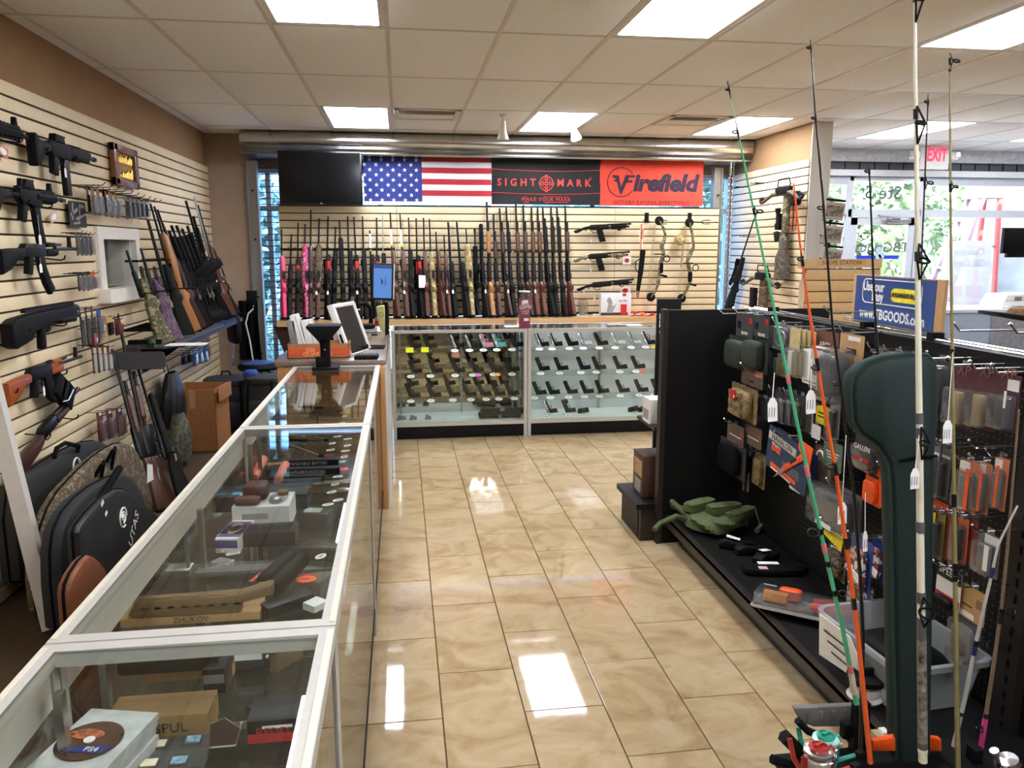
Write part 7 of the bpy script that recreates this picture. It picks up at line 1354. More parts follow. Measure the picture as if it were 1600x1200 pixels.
# ---- goods on the gondola base shelf
BSZ = .170
def onbase(x, y): p = PZ(x, y, BSZ); p.z = BSZ; return p
M_OLV = mat('olive canvas', (80, 90, 54), .85, 0, .14, 70, .3)
p = onbase(1120, 825); t = thing('canvas_pouch_vest', 'crumpled olive canvas pouch vest on the gondola base shelf', 'vest', T((p.x, p.y, BSZ + .001)) @ R(20, 'Z'))
obj('panel', MB().pillow((0, 0, .05), (.34, .26, .09), R(10, 'Z'), .6, 28, 16, .09), M_OLV, t)
for k, (x, y, z, r_) in enumerate(((-.04, .10, .11, 8), (.02, -.02, .115, -10), (.06, -.10, .09, 14))): obj('pouch', MB().pillow((x, y, z), (.19, .10, .06), R(r_, 'Z'), .45), M_OLV, t); obj('pouch_flap', MB().pillow((x, y - .015, z + .026), (.20, .07, .02), R(r_, 'Z'), .5), M_OLV, t); obj('snap', MB().lathe([(.0, .004), (.008, .002), (.008, 0)], 8, T((x, y - .03, z + .036))), M_BRASS, t)
for pts in ([(-.15, .08, .05), (-.24, .06, .09), (-.30, .12, .04), (-.36, .10, .02)], [(.14, -.02, .06), (.22, -.06, .10), (.20, -.14, .03), (.12, -.18, .02)], [(-.12, .12, .06), (-.16, .20, .12), (-.10, .26, .06), (-.02, .2, .05)]): obj('strap', MB().tube(pts, .016, 6), M_OLV, t)
for k, (x, y, lab) in enumerate(((1148, 857, 'black holster with white tag, left of three on the base shelf'), (1172, 864, 'black holster clip, middle of three on the base shelf'), (1196, 876, 'small black curved sheath right of the holsters on the base shelf'))): p = onbase(x, y); t = thing('holster', lab, 'holster', T(p) @ R(-30 + 30 * k, 'Z')); obj('shell', MB().prism([(-.08, 0), (.08, .0), (.09, .03), (-.04, .05), (-.08, .03)], .06, None, .012), BLK, t); obj('clip', MB().box((.02, -.034, .028), (.08, .006, .02), None, .002), STEEL, t); obj('label', MB().box((-.02, 0, .056), (.07, .03, .002), R(10, 'Y')), PAPER if k != 1 else BLK, t)
p = onbase(1212, 894); t = thing('knife_sheath', 'large flat black sheath with a white label on the base shelf', 'sheath', T(p) @ R(-10, 'Z')); obj('body', MB().prism([(-.16, -.04), (-.08, -.06), (.10, -.05), (.16, .0), (.10, .05), (-.06, .06), (-.16, .02)], .03, T((0, 0, .016)) @ R(-90, 'X'), .012), BLKM, t); obj('label', MB().box((-.03, .03, .034), (.10, .03, .002)), PAPER, t); obj('stud', MB().box((-.07, -.03, .034), (.04, .03, .003)), mat('pale pink card'), t)
p = onbase(1268, 962); t = thing('fish_knife_set', 'carded orange and red handled tool set on the base shelf', 'tool set', T(p + Z_ * .02) @ R(-38, 'Z') @ R(-6, 'X')); obj('card', MB().prism(rrect(-.24, -.10, .24, .10, .02), .004, R(-90, 'X')), mat('grey print'), t); obj('bubble', MB().box((0, 0, .03), (.46, .18, .05), None, .015), CLEAR, t); obj('orange_spool', MB().box((-.15, .0, .03), (.10, .05, .045), None, .012), mat('amber plastic', (240, 150, 40), .4), t); obj('orange_cap', MB().pillow((-.10, .06, .035), (.10, .06, .05)), ORG, t)
for s in (-1, 1): obj('red_handle', MB().tube([(.0, .03 * s, .03), (.08, .045 * s, .035), (.20, .02 * s, .03)], [.016, .02, .014], 8), RED if s > 0 else mat('coral red', (226, 70, 50), .4), t)
# translucent tub with a paper note
p = onbase(1385, 1010); t = thing('plastic_tub', 'translucent plastic tub with a paper note on the gondola base shelf', 'tub', T((1.742, 2.40, BSZ + .001)) @ R(4, 'Z')); w_, d_, h_ = .35, .46, .185
M_TUB = glass('milky tub plastic', (240, 242, 244), 1.2, .34)
prof = []
tb = MB()
for s, (z, k) in enumerate(((0, .86), (h_, 1.0))): pass
def ringr(z, k): return [(x * k, y * k, z) for x, y in rrect(-w_ / 2, -d_ / 2, w_ / 2, d_ / 2, .05, 4)]
rs = [ringr(0, .80), ringr(0, .86), ringr(h_, 1.0), ringr(h_, 1.08), ringr(h_ - .02, 1.08)]; n_ = len(rs[0]); tb.add([v for r_ in rs for v in r_], [(a_ * n_ + i, a_ * n_ + (i + 1) % n_, (a_ + 1) * n_ + (i + 1) % n_, (a_ + 1) * n_ + i) for a_ in range(len(rs) - 1) for i in range(n_)] + [tuple(range(n_ - 1, -1, -1))])
obj('shell', tb, M_TUB, t); obj('paper_note', MB().prism([(-.14, .02), (.10, .05), (.12, .12), (.06, .20), (-.12, .20)], .003, FR((-w_ * .50 - .012, .04, .0), (0, -1, 0), (-.14, 0, 1))), PAPER, t)
for k in range(3): obj('handwriting', MB().box((-.03 + .02 * k, -.003, .15 - .035 * k), (.12, .001, .006)), PRNT, t, FR((-w_ * .50 - .015, .04, 0), (0, -1, 0), (-.14, 0, 1)))
obj('black_goods', MB().pillow((.02, 0, .08), (.22, .30, .12)), BLK, t)
p = PZ(1365, 1085, .19); t = thing('line_spool', 'big spool of clear fishing line with a black knob lid', 'spool', T((PZ(1366, 1105, .172).x, 2.30, .171))); obj('line', MB().lathe([(.055, 0), (.06, .01), (.05, .02), (.05, .055), (.06, .065)], 20), mat('clear line', (196, 190, 178), .3), t); obj('lid', MB().lathe([(.062, .066), (.064, .085), (.02, .09)], 20), BLK, t); obj('knob', MB().box((0, 0, .10), (.05, .014, .025), None, .004), BLK, t)
# ================================================================ storefront, door, exit sign, outdoors
def X9(px, y=SF): return PY(px, 330, y).x
x0, xa, xb = SX + .20, X9(1322), X9(1435)
window('window_3', x0, xa, .08, 2.555, [], [2.13], .09); window('window_4', xb, 9.0, .08, 2.555, [X9(1700)], [2.13], .09)
d = struct('door_1', MB(), M_ALW)
obj('door_frame', MB().cuboid((xa, SF - .05, 2.085), (xb, SF + .06, 2.175)).cuboid((xa, SF - .05, 2.51), (xb, SF + .06, 2.555)), M_ALW, d, smooth=False)
obj('transom_pane', MB().cuboid((xa + .04, SF, 2.175), (xb - .04, SF + .006, 2.51)), GLS, d, smooth=False)
a, b = xa + .05, xb - .05
for c0, c1 in (((a, .02), (a + .09, 2.08)), ((b - .09, .02), (b, 2.08)), ((a, 1.99), (b, 2.08)), ((a, .02), (b, .25))): obj('stile', MB().cuboid((c0[0], SF - .03, c0[1]), (c1[0], SF + .02, c1[1])), M_ALW, d, smooth=False)
obj('pane', MB().cuboid((a + .09, SF - .004, .25), (b - .09, SF + .002, 1.99)), GLS, d, smooth=False); obj('push_bar', MB().cyl((a + .06, SF - .08, 1.0), (b - .06, SF - .08, 1.0), .015), ALU, d)
p = PY(1404, 345, SF - .08); c = obj('door_closer', MB().box((p.x, SF - .08, p.z), (.30, .06, .06), None, .008), ALU, d); obj('closer_arm', MB().tube([(p.x, SF - .12, p.z + .03), (p.x - .2, SF - .18, p.z + .04), (p.x - .25, SF - .05, p.z + .06)], .012, 6), ALU, c)
M_VIN = mat('grey window vinyl', (96, 106, 112), .7, 0, 0)
FLIP = Matrix.Scale(-1, 4, X_)
def vinyl(s, x, y, sz, m, lab_parent, sx=1): p = PY(x, y, SF - .012); return text('window_lettering', s, sz, m, lab_parent, onback(p) @ FLIP, 'CENTER', .0004, sx, 1, .003)
vinyl('Ste 5', 1380, 302, .22, M_VIN, d, 1.1); vinyl('TBGoods', 1378, 387, .17, M_VIN, d, 1.1); p = PY(1371, 402, SF - .012); obj('blue_bar', MB().box((p.x, p.y, p.z), (.56, .002, .045)), mat('vinyl blue', (24, 48, 190), .6, 0, 0), d)
for dx, dz in ((-.02, .09), (.02, .02), (-.02, .0)): obj('dot', MB().prism(oval(p.x + .03 + dx, p.z + dz, .04, .04), .002, T((0, SF - .015, 0))), mat('vinyl pale', (170, 190, 205), .6, 0, 0), d)
struct('trim_4', MB().cuboid((SX + .19, SF - .13, 2.56), (9.1, SF + .08, 2.63)), mat('white header', (220, 220, 220), .5, 0, .02)); struct('trim_5', MB().cuboid((SX + .19, SF - .02, 2.63), (9.1, SF + .08, 2.73)), mat('dark grille band', (86, 88, 92), .6)); struct('trim_6', MB().cuboid((SX + .19, SF - .10, 2.73), (9.1, SF + .08, 2.95)), mat('pale grey paint'))
struct('baseboard_front', MB().cuboid((SX + .2, SF - .05, 0), (9.1, SF + .06, .08)), ALU)
gr = bpy.data.objects['trim_5']
for k in range(26): obj('grille_bar', MB().cuboid((SX + .3 + .19 * k, SF - .03, 2.63), (SX + .306 + .19 * k, SF - .02, 2.73)), BLKM, gr, smooth=False)
# exit sign
p = PY(1459, 246, SF - .45); t = thing('exit_sign', 'white exit sign with pink red letters and two lamp heads', 'sign', T((p.x, SF - .45, p.z))); w_ = .36
obj('body', MB().box((0, 0, -.01), (w_, .05, .25), None, .008), WHT, t); text('lettering', 'EXIT', .20, mat('lit exit red', (246, 40, 70), .5, 0, 0, emit=1.2), t, T((.02, -.027, .02)), 'CENTER', .0008, .62, 1, .006)
obj('canopy', MB().box((0, 0, (CEIL - p.z + .115) / 2 + .0), (.14, .05, CEIL - p.z - .115)), WHT, t)
for s in (-1, 1): obj('lamp_head', MB().box((s * (w_ / 2 + .06), 0, .02), (.11, .06, .09), None, .014), WHT, t); obj('lamp_lens', MB().lathe([(.035, -.02), (.04, 0), (.03, .02)], 12, T((s * (w_ / 2 + .10), -.02, .03)) @ R(90, 'X')), CLEAR, t)
# cash sign taped to the glass
a, b = PY(1476, 376, SF - .02), PY(1537, 520, SF - .02); w_, h_ = b.x - a.x, a.z - b.z
t = thing('window_poster', 'white window poster lettered Cash For Gift Cards seen from behind', 'poster', onback(((a.x + b.x) / 2, SF - .012, (a.z + b.z) / 2))); obj('sheet', MB().box((0, 0, 0), (w_, .003, h_)), glass('translucent poster', (246, 244, 248), .2, .62), t, smooth=False)
for k, s in enumerate(('Cash For', 'Gift Cards')): text('lettering', s, .13, mat('faded grey ink', (176, 180, 186), .8, 0, 0), t, T((.02, -.003, h_ * (.38 - .12 * k))) @ FLIP, 'CENTER', .0004, .9, 1, .002)
for k in range(4): obj('panel_print', MB().box((-w_ * .22 + w_ * .42 * (k % 2), -.003, -.05 - .2 * (k // 2)), (w_ * .32, .001, .14)), mat('faded panel', (226, 214, 220), .8, 0, 0), t)
# front counter with printer, monitor back
t = thing('front_counter', 'pale blue grey service counter near the shop window', 'counter', T((0, 0, 0))); a = PY(1453, 482, 7.5); zc = a.z
obj('body', MB().cuboid((a.x, 7.3, .003), (9.0, 7.9, zc - .03)), mat('pale blue laminate', (176, 190, 210), .2, 0, .02), t, smooth=False); obj('top', MB().cuboid((a.x - .02, 7.27, zc - .03), (9.0, 7.93, zc)), mat('white counter top', (222, 226, 232), .2, 0, .02), t, smooth=False); obj('grey_panel', MB().cuboid((a.x + .55, 7.29, .003), (9.0, 7.298, zc - .031)), mat('grey counter panel', (150, 150, 156), .5), t, smooth=False)
p = PY(1573, 476, 7.6); t = thing('printer', 'white printer on the pale blue counter', 'printer', T((p.x, 7.55, zc + .001))); w_ = .42; h_ = PY(1573, 458, 7.5).z - zc
obj('base', MB().prism([(-w_ / 2 - .02, 0), (w_ / 2, 0), (w_ / 2, h_ * .6), (-w_ / 2 - .02, h_ * .45)], .34, None, .012), WHT, t); obj('lid', MB().prism([(-w_ / 2, h_ * .45), (w_ / 2, h_ * .6), (w_ / 2 - .05, h_), (-w_ / 2 + .03, h_ * .92)], .32, None, .010), WHT, t); obj('panel', MB().box((-.06, -.17, h_ * .66), (.07, .01, .04)), GRC, t)
a, b = PY(1568, 356, 7.4), PY(1606, 396, 7.4); t = thing('monitor', 'black back of a monitor at the right picture edge', 'monitor', T(((a.x + b.x) / 2 + .1, 7.4, (a.z + b.z) / 2))); obj('shell', MB().box((0, 0, 0), (b.x - a.x + .2, .05, a.z - b.z), None, .01), BLK, t); obj('lower_lip', MB().box((.03, 0, -(a.z - b.z) / 2 - .02), (b.x - a.x + .14, .04, .04)), BLK, t); obj('stand', MB().tube([(.2, .03, 0), (.2, .05, -(a.z + b.z) / 2 + zc + .01)], .025, 8).box((.2, .05, -(a.z + b.z) / 2 + zc + .008), (.25, .2, .012)), BLK, t)
p = PY(1590, 500, 6.2); t = thing('black_tray', 'black slanted tray with brown crumpled paper at the right edge', 'tray', T((p.x, 6.2, p.z))); obj('tray', MB().prism([(-.28, .08), (.4, .0), (.4, -.06), (-.28, .05)], .3, None, .01), BLK, t); obj('crumpled_paper', MB().pillow((.02, 0, .07), (.2, .16, .10), None, .7, 10, 6, .12), BRC, t); obj('column', MB().box((.3, 0, -p.z / 2 - .02), (.12, .12, p.z - .05)), BLK, t)
# postcard rack on the wing end
t = thing('postcard_rack', 'black wire rack of framed picture cards at the white wall end', 'rack', T((0, 0, 0))); 
for k, (yy, x1_) in enumerate(((330, 1306), (366, 1303), (402, 1302))):
    a = PY(x1_ - 2, yy, 6.9); fr_ = FR((a.x, 6.9, a.z), (1, -.25, -.12), Z_); obj('card', MB().box((0, 0, 0), (.17, .008, .16)), mat('sepia card', (176, 166, 152), .6, 0, .1), t, fr_); obj('photo', MB().box((0, -.005, .0), (.15, .002, .10)), camo('sepia photo', [(70, 62, 56), (150, 138, 124), (104, 94, 84)], 30), t, fr_)
    obj('wire', MB().tube([(-.10, -.01, -.09), (.10, -.01, -.09), (.10, -.01, -.02), (.10, .05, -.02), (-.10, .05, -.02), (-.10, -.01, -.02)], .004, 5, closed=True), BLK, t, fr_); obj('dark_top', MB().box((0, .02, .10), (.16, .06, .02)), BLK, t, fr_)
a = PY(1300, 310, 6.97); obj('post', MB().cyl((a.x, 6.97, .003), (a.x, 6.97, a.z), .012), BLK, t); obj('foot', MB().lathe([(.14, .003), (.14, .012), (.02, .02)], 16, T((a.x, 6.97, 0))), BLK, t)
# outdoors
struct('ground', MB().cuboid((-30, SF + .08, -.3), (40, 60, -.05)), mat('pale concrete', (196, 192, 184), .9, 0, .06, 2))
t = thing('red_curb', 'red painted curb line outside the shop window', 'curb', T((0, 0, 0))); obj('stone', MB().cuboid((0, 11.6, -.05), (14, 11.75, .08)), mat('red curb paint', (220, 70, 66), .8), t, smooth=False)
t = thing('far_building', 'pale building with grey windows beyond the bushes', 'building', T((0, 0, 0))); obj('wall', MB().cuboid((-14, 24, -.05), (30, 25, 6)), mat('pale stucco', (206, 206, 200), .9, 0, .03, 1), t, smooth=False)
for k in range(10): w = obj('window', MB().cuboid((-12 + 4 * k, 23.9, 1.0), (-9.6 + 4 * k, 24, 3.4)), mat('cool grey glass', (110, 130, 140), .2), t, smooth=False); obj('mullion', MB().cuboid((-10.85 + 4 * k, 23.85, 1.0), (-10.75 + 4 * k, 23.92, 3.4)).cuboid((-12 + 4 * k, 23.85, 2.1), (-9.6 + 4 * k, 23.92, 2.2)), WHT, w, smooth=False)
t = thing('concrete_pillar', 'grey concrete pillar outside at the right edge', 'pillar', T((0, 0, 0))); a = PY(1555, 300, 10.2); obj('shaft', MB().cuboid((a.x, 10.0, -.05), (a.x + 1.2, 10.8, 4.2)), mat('grey concrete', (168, 170, 172), .9, 0, .08, 4), t, smooth=False)
def bush(lab, x, y, r, h, seed, n_=2600):
    r *= 1.25; h *= 1.5
    rnd = random.Random(seed); mb = MB()
    for k in range(n_):
        a_ = rnd.uniform(0, 6.283); z = rnd.uniform(.0, 1); rr = r * (math.sin(math.pi * (z * .8 + .15)) ** .5) * rnd.uniform(.75, 1.05)
        c_ = Vector((x + rr * math.cos(a_), y + rr * .7 * math.sin(a_), z * h)); q = Matrix.Rotation(rnd.uniform(0, 6.28), 4, Vector((rnd.uniform(-1, 1), rnd.uniform(-1, 1), rnd.uniform(-1, 1))).normalized()); s_ = rnd.uniform(.06, .11)
        mb.add([(-s_, 0, 0), (0, -s_ * .5, 0), (s_, 0, 0), (0, s_ * .5, 0)], [(0, 1, 2, 3)], T(c_) @ q)
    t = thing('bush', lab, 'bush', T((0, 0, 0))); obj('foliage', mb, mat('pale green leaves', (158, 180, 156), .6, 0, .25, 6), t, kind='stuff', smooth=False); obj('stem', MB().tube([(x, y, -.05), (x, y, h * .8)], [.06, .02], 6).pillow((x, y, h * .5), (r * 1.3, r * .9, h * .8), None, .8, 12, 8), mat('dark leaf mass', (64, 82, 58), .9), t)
for k, (x, y, r, h) in enumerate(((5.6, 13.2, .9, 2.5), (7.2, 13.5, 1.0, 2.9), (8.7, 13.0, .9, 2.3), (10.3, 13.6, 1.1, 2.8), (12.2, 13.4, 1.1, 2.6), (-2.6, 12.6, .8, 2.0))): bush('leafy pale green bush outside the shop, %s' % ('leftmost beyond the door', 'second from the door side', 'behind the step ladder', 'right of the step ladder', 'behind the concrete pillar', 'behind the rod grille at the left')[k], x, y, r, h, k)
t = thing('step_ladder', 'red and haze-paled pink fibreglass step ladder with grey cap outside the window', 'ladder', T((0, 0, 0))); c = PY(1538, 307, 10.0); X0, Z0 = c.x, c.z
M_LR = mat('ladder red', (214, 84, 84), .5); M_LP = mat('haze washed ladder pink', (204, 160, 190), .5)  # pink of the front rails has the window haze put into the colour
obj('cap', MB().box((X0, 10.0, Z0), (.42, .36, .07), None, .015), mat('ladder grey', (112, 118, 118), .5), t)
for s in (-1, 1):
    obj('front_rail', MB().tube([(X0 - .12, 10.0 + .14 * s, Z0), (X0 - .95, 10.0 + .30 * s, -.05)], .038, 4), M_LP, t); obj('rear_rail', MB().tube([(X0 + .12, 10.0 + .14 * s, Z0), (X0 + .02 + .12, 10.0 + .26 * s, -.05)], .034, 4), M_LR, t)
for k in range(6): f = (k + 1) / 7.5; x = X0 - .12 - .83 * f; obj('step', MB().box((x, 10.0, Z0 * (1 - f)), (.09, .30 + .3 * f, .03)), ALU, t)
obj('spreader', MB().box((X0 - .12, 9.84, Z0 * .72), (.5, .02, .03)), ALU, t)
# ================================================================ fishing rods in front of the gondola
KR = .84
def rod(lab, pts, Yp, r0, r1, m, bands=(), guides=(), lo=None, group=None, tipm=None, tipn=2):
    Yp *= KR; r0 *= KR; r1 *= KR; guides = [(y_, g_ * KR, s_) for y_, g_, s_ in guides]
    P = []
    for k, (x, y) in enumerate(pts): P.append(PY(x, y, Yp + .10 * k / (len(pts) - 1) * 0))
    n_ = len(P); t = thing('fishing_rod', lab, 'fishing rod', T(P[-1])); o = P[-1]; P = [p - o for p in P]; rs = [r0 + (r1 - r0) * k / (n_ - 1) for k in range(n_)]
    if tipm: obj('tip_section', MB().tube(P[:tipn], rs[:tipn], 8), tipm, t); obj('blank', MB().tube(P[tipn - 1:], rs[tipn - 1:], 10), m, t)
    else: obj('blank', MB().tube(P, rs, 10), m, t)
    def at(y):
        y_ = PY(pts[0][0], y, Yp).z - o.z
        for k in range(n_ - 1):
            if P[k].z >= y_ >= P[k + 1].z: f = (P[k].z - y_) / (P[k].z - P[k + 1].z); return P[k].lerp(P[k + 1], f), rs[k] + (rs[k + 1] - rs[k]) * f, (P[k] - P[k + 1]).normalized()
        return P[-1], rs[-1], Z_
    for y0, y1, bm in bands:
        a, ra, _ = at(y0); b, rb, _ = at(y1); obj('band', MB().tube([a, b], [ra + .0012, rb + .0012], 10), bm, t)
    for y, gr_, sx in guides:
        a, ra, dr = at(y); g_ = MB().tube([a + Vector((sx * (ra + gr_ * 1.2) + gr_ * math.cos(q * .524), -.006 + gr_ * .45 * math.sin(q * .524), gr_ * .5 * math.sin(q * .524))) for q in range(12)], .0018, 5, closed=True)
        g_.tube([a + dr * .018, a + Vector((sx * (ra + gr_ * .3), -.004, 0)), a - dr * .018], .0012, 5).tube([a - dr * .007, a + dr * .007], [ra + .0006, ra + .0006], 8); obj('line_guide', g_, STEEL if gr_ < .02 else CHROME, t)
    return t, at, o
M_RG = mat('mint green rod', (72, 176, 126), .35, 0, .02, coat=.3); M_RO = mat('orange rod', (232, 92, 34), .35, 0, .03, coat=.3); M_RW = mat('cream white rod', (232, 226, 200), .4, 0, .02, coat=.3); M_ROL = mat('olive rod', (142, 132, 84), .4, 0, .06, coat=.3); M_RB = mat('black rod', (20, 19, 19), .35, 0, .05, coat=.3); M_PK = mat('dusty pink wrap', (206, 110, 112), .5); M_GRW = mat('grey rod wrap', (92, 90, 92), .6)
t, at, o = rod('mint green fishing rod with pink bands, leftmost and leaning', [(1139, 138), (1153, 207), (1180, 340), (1206, 465), (1233, 600), (1262, 740), (1290, 865), (1317, 985), (1330, 1052), (1338, 1100)], 1.90, .0014, .0075, M_RG, [(588, 602, M_PK), (733, 750, M_PK), (858, 872, M_PK), (1053, 1066, M_PK), (1066, 1100, mat('clear butt grip', (190, 180, 160), .4)), (206, 212, M_PK)], [(141, .005, -1), (207, .007, -1), (330, .008, 1), (838, .017, -1), (890, .022, 1), (937, .012, 1)], tipm=mat('pale mint tip', (150, 190, 160), .4))
def cardtag(p_from, px, py, Yp, lab, w_=.026, h_=.062):
    Yp *= KR; w_ *= KR; h_ *= KR; p = PY(px, py, Yp - .02); t = thing('price_tag', lab, 'price tag', T(p)); obj('card', MB().prism([(-w_ / 2, -h_), (w_ / 2, -h_), (w_ / 2, -.012), (w_ * .2, 0), (-w_ * .2, 0), (-w_ / 2, -.012)], .0012, R(-4, 'Y')), PAPER, t)
    a = PY(*p_from, Yp - .008) - p; obj('string', MB().tube([(0, 0, -.006), a * .5 + Z_ * -.004, a], .0009, 4), PAPER, t)
    for k in range(3): obj('print', MB().box((-.006 + .006 * k, -.001, -h_ * .6), (.0016, .0006, h_ * .4)), GRC, t)
cardtag((1210, 582), 1207, 622, 1.9, 'white shield tag hanging left of the mint green rod'); cardtag((1268, 560), 1267, 610, 1.9, 'white shield tag hanging between the green and orange rods')
rod('orange fishing rod with a thin tip', [(1240, 286), (1250, 380), (1262, 470), (1282, 600), (1308, 750), (1329, 900), (1341, 1000), (1352, 1110), (1360, 1192)], 1.86, .0018, .0078, M_RO, [(405, 416, M_RB), (560, 572, M_RB), (728, 745, M_RB), (845, 862, M_RB), (940, 958, M_RB)], [(405, .006, -1), (575, .008, -1), (730, .010, -1)])
rod('tall black fishing rod leaning from the upper middle', [(1267, 73), (1274, 180), (1285, 300), (1300, 500), (1318, 640), (1333, 760), (1344, 900), (1348, 1000), (1346, 1100), (1345, 1180)], 1.96, .0016, .0070, M_RB, [], [(76, .006, -1), (185, .006, -1), (325, .008, -1), (600, .009, -1)])
cardtag((1322, 680), 1316, 785, 1.94, 'white tag on a long string beside the black leaning rod'); cardtag((1352, 770), 1352, 830, 2.0, 'narrow white tag hanging on the orange packs', .014)
t, at, o = rod('slim black fishing rod with white lettering, partly behind the green case', [(1358, 262), (1361, 330), (1364, 420), (1369, 520), (1374, 600), (1380, 760), (1386, 900), (1390, 1040), (1394, 1190)], 2.06, .0022, .0062, M_RB, [(766, 776, M_RG), (776, 786, mat('olive card')), (958, 1010, mat('speckled grip', (110, 112, 90), .6, 0, .4, 200))], [(268, .007, -1), (395, .007, -1), (550, .010, -1)])
a, r_, dr = at(905); text('lettering', 'AVENGER AB2', .0135, WPT, t, FR(a + Vector((.001, -.0060, 0)), dr, -X_), 'CENTER', .0003)
t, at, o = rod('thick cream white surf rod with dark wraps, standing upright', [(1429, -60), (1430, 100), (1432, 250), (1434, 400), (1435, 550), (1437, 700), (1438, 850), (1440, 1000), (1442, 1190)], 1.84, .0030, .0122, M_RW, [(0, 4, M_RB), (170, 186, M_RB), (393, 408, M_RB), (645, 662, M_GRW), (668, 684, M_GRW), (815, 832, M_GRW), (925, 942, M_GRW), (965, 1000, M_GRW), (1000, 1160, mat('swirled grip', (104, 98, 90), .5, 0, .5, 60)), (1160, 1170, M_GRW), (1172, 1177, M_RW)], [])
for y, g_ in ((2, .008), (194, .010), (407, .0135), (690, .011), (953, .0185)):
    a, ra, dr = at(y); mb = MB().tube([a + Vector((g_ * math.cos(q * .524), -ra - .012 + g_ * .7 * math.sin(q * .524), g_ * .4 * math.sin(q * .524))) for q in range(12)], .003, 6, closed=True)
    for s in (-1, 1): mb.tube([a + dr * .035 + Y_ * -ra, a + Vector((s * g_, -ra - .012, 0)), a - dr * .04 + Y_ * -ra], .0022, 5)
    obj('line_guide', mb, BLK, t)
cardtag((1436, 680), 1430, 732, 1.82, 'white shield tag tied to the cream white rod', .024, .055)
rod('thin dark red rod standing behind the cream white one', [(1450, 158), (1446, 260), (1441, 380), (1438, 480), (1437, 580), (1437, 900), (1438, 1185)], 1.98, .0018, .0032, mat('dark red rod', (70, 30, 28), .4), [], [(160, .006, -1), (286, .008, 1)])
rod('olive fishing rod right of the cream white one', [(1484, 93), (1485, 300), (1487, 480), (1489, 650), (1491, 800), (1493, 950), (1495, 1080), (1497, 1200)], 1.90, .0022, .0078, M_ROL, [(108, 112, M_RB), (294, 300, M_RB), (545, 552, M_RB), (772, 792, M_RB), (880, 890, M_RB), (900, 908, M_RB)], [(96, .009, 1), (292, .006, 1), (895, .011, 1)])
cardtag((1489, 550), 1481, 657, 1.88, 'white shield tag on a long string on the olive rod')
rod('grey and blue fishing rod leaning right near the picture bottom', [(1590, 790), (1560, 850), (1549, 900), (1535, 960), (1525, 1003), (1508, 1090), (1490, 1166)], 1.98, .0030, .0070, mat('pale grey rod', (176, 172, 164), .4), [(884, 900, mat('navy wrap', (30, 40, 84), .5)), (1004, 1018, mat('navy wrap')), (1105, 1110, M_RB)], [(1000, .012, 1)])
rod('bronze rod with a pink butt in the lower right corner', [(1592, 640), (1582, 760), (1574, 860), (1565, 950), (1551, 1050), (1541, 1115), (1528, 1200)], 2.0, .0030, .0075, mat('bronze rod', (120, 100, 80), .4), [(955, 972, M_RB), (1110, 1117, M_RB), (1117, 1196, mat('hot pink butt', (196, 60, 120), .5))], [(953, .016, 1), (1132, .012, -1)])
# green rod case
Yc = 2.0 * KR; px = [(1384, 1185), (1384, 760), (1380, 720), (1364, 692), (1335, 672), (1325, 655), (1322, 610), (1326, 585), (1345, 566), (1372, 556), (1410, 552), (1440, 553), (1452, 565), (1455, 600), (1453, 660), (1449, 700), (1447, 800), (1444, 1185)]
w = [PY(*q, Yc) for q in px]; cx = sum(p.x for p in w) / len(w); out = [(p.x - cx, p.z) for p in w]; out[0] = (out[0][0], .03); out[-1] = (out[-1][0], .03); out[0] = (out[0][0] + .06, .03); out[-1] = (out[-1][0] + .03, .03)
t = thing('rod_case', 'dark green padded rod and reel case standing among the rods', 'rod case', onback((cx, Yc, 0))); M_TEAL = mat('dark green case cloth', (17, 36, 32), .75, 0, .1, 90, .2)
obj('body', MB().prism(out, .076, None, .024), M_TEAL, t); obj('piping', MB().tube([(x, -.018, z) for x, z in out], .005, 6, closed=True), mat('green piping', (26, 52, 46), .6), t); obj('seam', MB().tube([(PY(1390, 713, Yc).x - cx, -.039, PY(1390, 713, Yc).z), (PY(1415, 707, Yc).x - cx, -.041, PY(1415, 707, Yc).z), (PY(1446, 708, Yc).x - cx, -.039, PY(1446, 706, Yc).z)], .004, 6), BLKM, t)
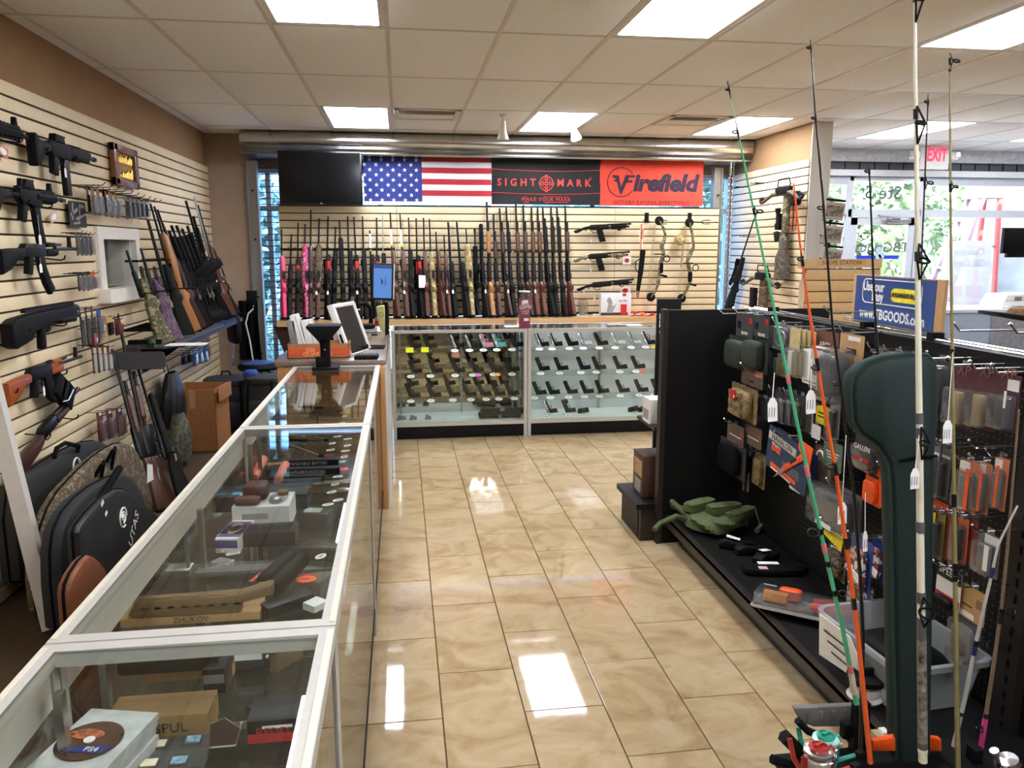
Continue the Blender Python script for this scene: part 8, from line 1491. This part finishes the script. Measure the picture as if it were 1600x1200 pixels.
# reels
def reel(px, py, Yp, m, m2, lab, k=1.0):
    p = PY(px, py, Yp * KR); t = thing('spinning_reel', lab, 'reel', T(p) @ R(18, 'Z') @ Matrix.Scale(KR, 4)); Sx = Matrix.Scale(k, 4)
    obj('spool_lip', MB().lathe([(.022, .012), (.036, .008), (.037, .003), (.026, -.002), (.026, -.006)], 24, Sx), m2, t); obj('drag_knob', MB().lathe([(.024, .011), (.026, .017), (.018, .021), (.016, .0165), (.0, .0165)], 20, Sx).box((0, 0, .021), (.026, .007, .010), Sx), m, t)
    obj('line', MB().lathe([(.024, -.006), (.031, -.012), (.031, -.034), (.024, -.040)], 20, Sx), mat('clear line'), t); obj('skirt', MB().lathe([(.033, -.040), (.036, -.044), (.034, -.07), (.020, -.085)], 20, Sx), m, t)
    for s in (-1, 1): obj('rotor_arm', MB().prism([(-.009, -.075), (.009, -.075), (.010, -.01), (.005, .006), (-.007, .004)], .010, Sx @ T((s * .046, 0, 0)) @ R(90, 'Z'), .003), m, t)
    obj('bail_wire', MB().tube([(.048 * math.cos(q * .35) * 1.0, .010 - .052 * math.sin(q * .35), -.004) for q in range(10)], .0018, 5, Sx), CHROME, t)
    obj('gear_body', MB().pillow((0, .02, -.11), (.06, .07, .06)), m, t); obj('foot_stem', MB().tube([(0, .03, -.10), (0, .08, -.07), (0, .10, -.02)], .007, 6), m, t)
    obj('handle_arm', MB().tube([(.02, .02, -.11), (.075, .02, -.10), (.13, .0, -.085)], [.008, .007, .006], 6), m, t); obj('handle_knob', MB().pillow((.14, -.005, -.083), (.03, .022, .022)), BLK, t); return t
reel(1290, 1157, 1.86, mat('teal anodised', (42, 150, 126), .3, .3), mat('pale teal rim', (150, 206, 188), .3, .3), 'teal spinning reel, the rear of the two at the picture bottom'); reel(1279, 1176, 1.74, mat('red anodised', (168, 52, 42), .3, .3), mat('polished silver', (210, 208, 204), .2, .9, 0), 'red and silver spinning reel in front of the teal one', 1.05)
p = PY(1575, 1190, 1.9 * KR); t = thing('spinning_reel', 'dark reel with silver rim in the lower right corner', 'reel', T(p) @ Matrix.Scale(KR, 4)); obj('spool', MB().lathe([(.0, .012), (.03, .01), (.038, .0), (.03, -.03)], 20, R(-20, 'Y')), CHROME, t); obj('body', MB().pillow((.0, .02, -.06), (.07, .07, .07)), BLK, t); obj('handle', MB().tube([(-.03, 0, 0), (-.05, -.01, .03), (-.06, -.01, .05)], [.006, .008, .014], 8), SIL, t)
# rod stand that carries them
t = thing('rod_stand', 'black and orange rod stand on the floor at the picture bottom', 'stand', T((0, 0, 0))); zt = PY(1400, 1186, 1.61).z
def Q(x, y, d=1.655): return PY(x, y, d)
obj('base', MB().cuboid((.92, 1.40, .007), (1.44, 1.80, .03)), BLK, t)
for x in (.94, 1.42): obj('side_post', MB().cuboid((x - .012, 1.61, .03), (x + .012, 1.64, zt)), BLK, t)
obj('orange_plate', MB().prism([(Q(1365, 1180).x, zt - .01), (Q(1365, 1176).x, zt + .018), (Q(1420, 1172).x, zt + .026), (Q(1470, 1185).x, zt + .005), (Q(1472, 1195).x, zt - .03)], .018, T((0, 1.668, 0)), .003), ORG, t)
obj('holder_bar', MB().cuboid((.92, 1.58, zt - .055), (1.48, 1.72, zt - .038)), BLK, t); obj('lower_bar', MB().cuboid((.92, 1.56, .10), (1.44, 1.76, .12)), BLK, t)
a, b = Q(1336, 1098, 1.70), Q(1350, 1190, 1.70); obj('black_post', MB().cuboid((a.x, 1.69, .03), (b.x, 1.715, a.z)), BLK, t)
a, b = Q(1238, 1104, 1.76), Q(1336, 1128, 1.76); obj('grey_bracket', MB().prism([(a.x, a.z), (b.x, a.z - .007), (b.x, b.z - .008), (a.x + .06, b.z + .002), (a.x + .025, b.z + .018)], .018, T((0, 1.76, 0)), .003), mat('grey moulded bracket', (112, 108, 102), .6, 0, .1), t)
for k in range(4): obj('rib', MB().box((a.x + .042 + .034 * k, 1.749, (a.z + b.z) / 2 + .003), (.008, .007, .027), None, .002), mat('grey moulded bracket'), t)
for pts, w_ in (([(1246, 1126), (1262, 1142), (1285, 1150)], .010), ([(1206, 1186), (1240, 1196), (1262, 1204)], .012), ([(1225, 1150), (1240, 1165), (1255, 1182)], .018)): obj('arm', MB().tube([Q(*q, 1.63) for q in pts] + [Vector((1.01, 1.62, zt - .045))], w_, 6), BLK, t)
for k, (x, y) in enumerate(((1321, 1140), (1330, 1146))): p = Q(x, y, 1.72); obj('clip', MB().box((p.x, 1.72, p.z), (.021, .025, .042), None, .004), BLK, t)
p = PZ(1374, 1168, .17); t = thing('small_plug', 'small tan and white plug lying on the base shelf behind the green case', 'plug', T(PZ(1374, 1164, .172) + Vector((0, 0, .001)))); obj('body', MB().box((0, 0, .02), (.04, .05, .04), None, .005), TANP, t); obj('cap', MB().box((.01, 0, .045), (.02, .03, .012), None, .003), PAPER, t)
bpy.context.view_layer.update()
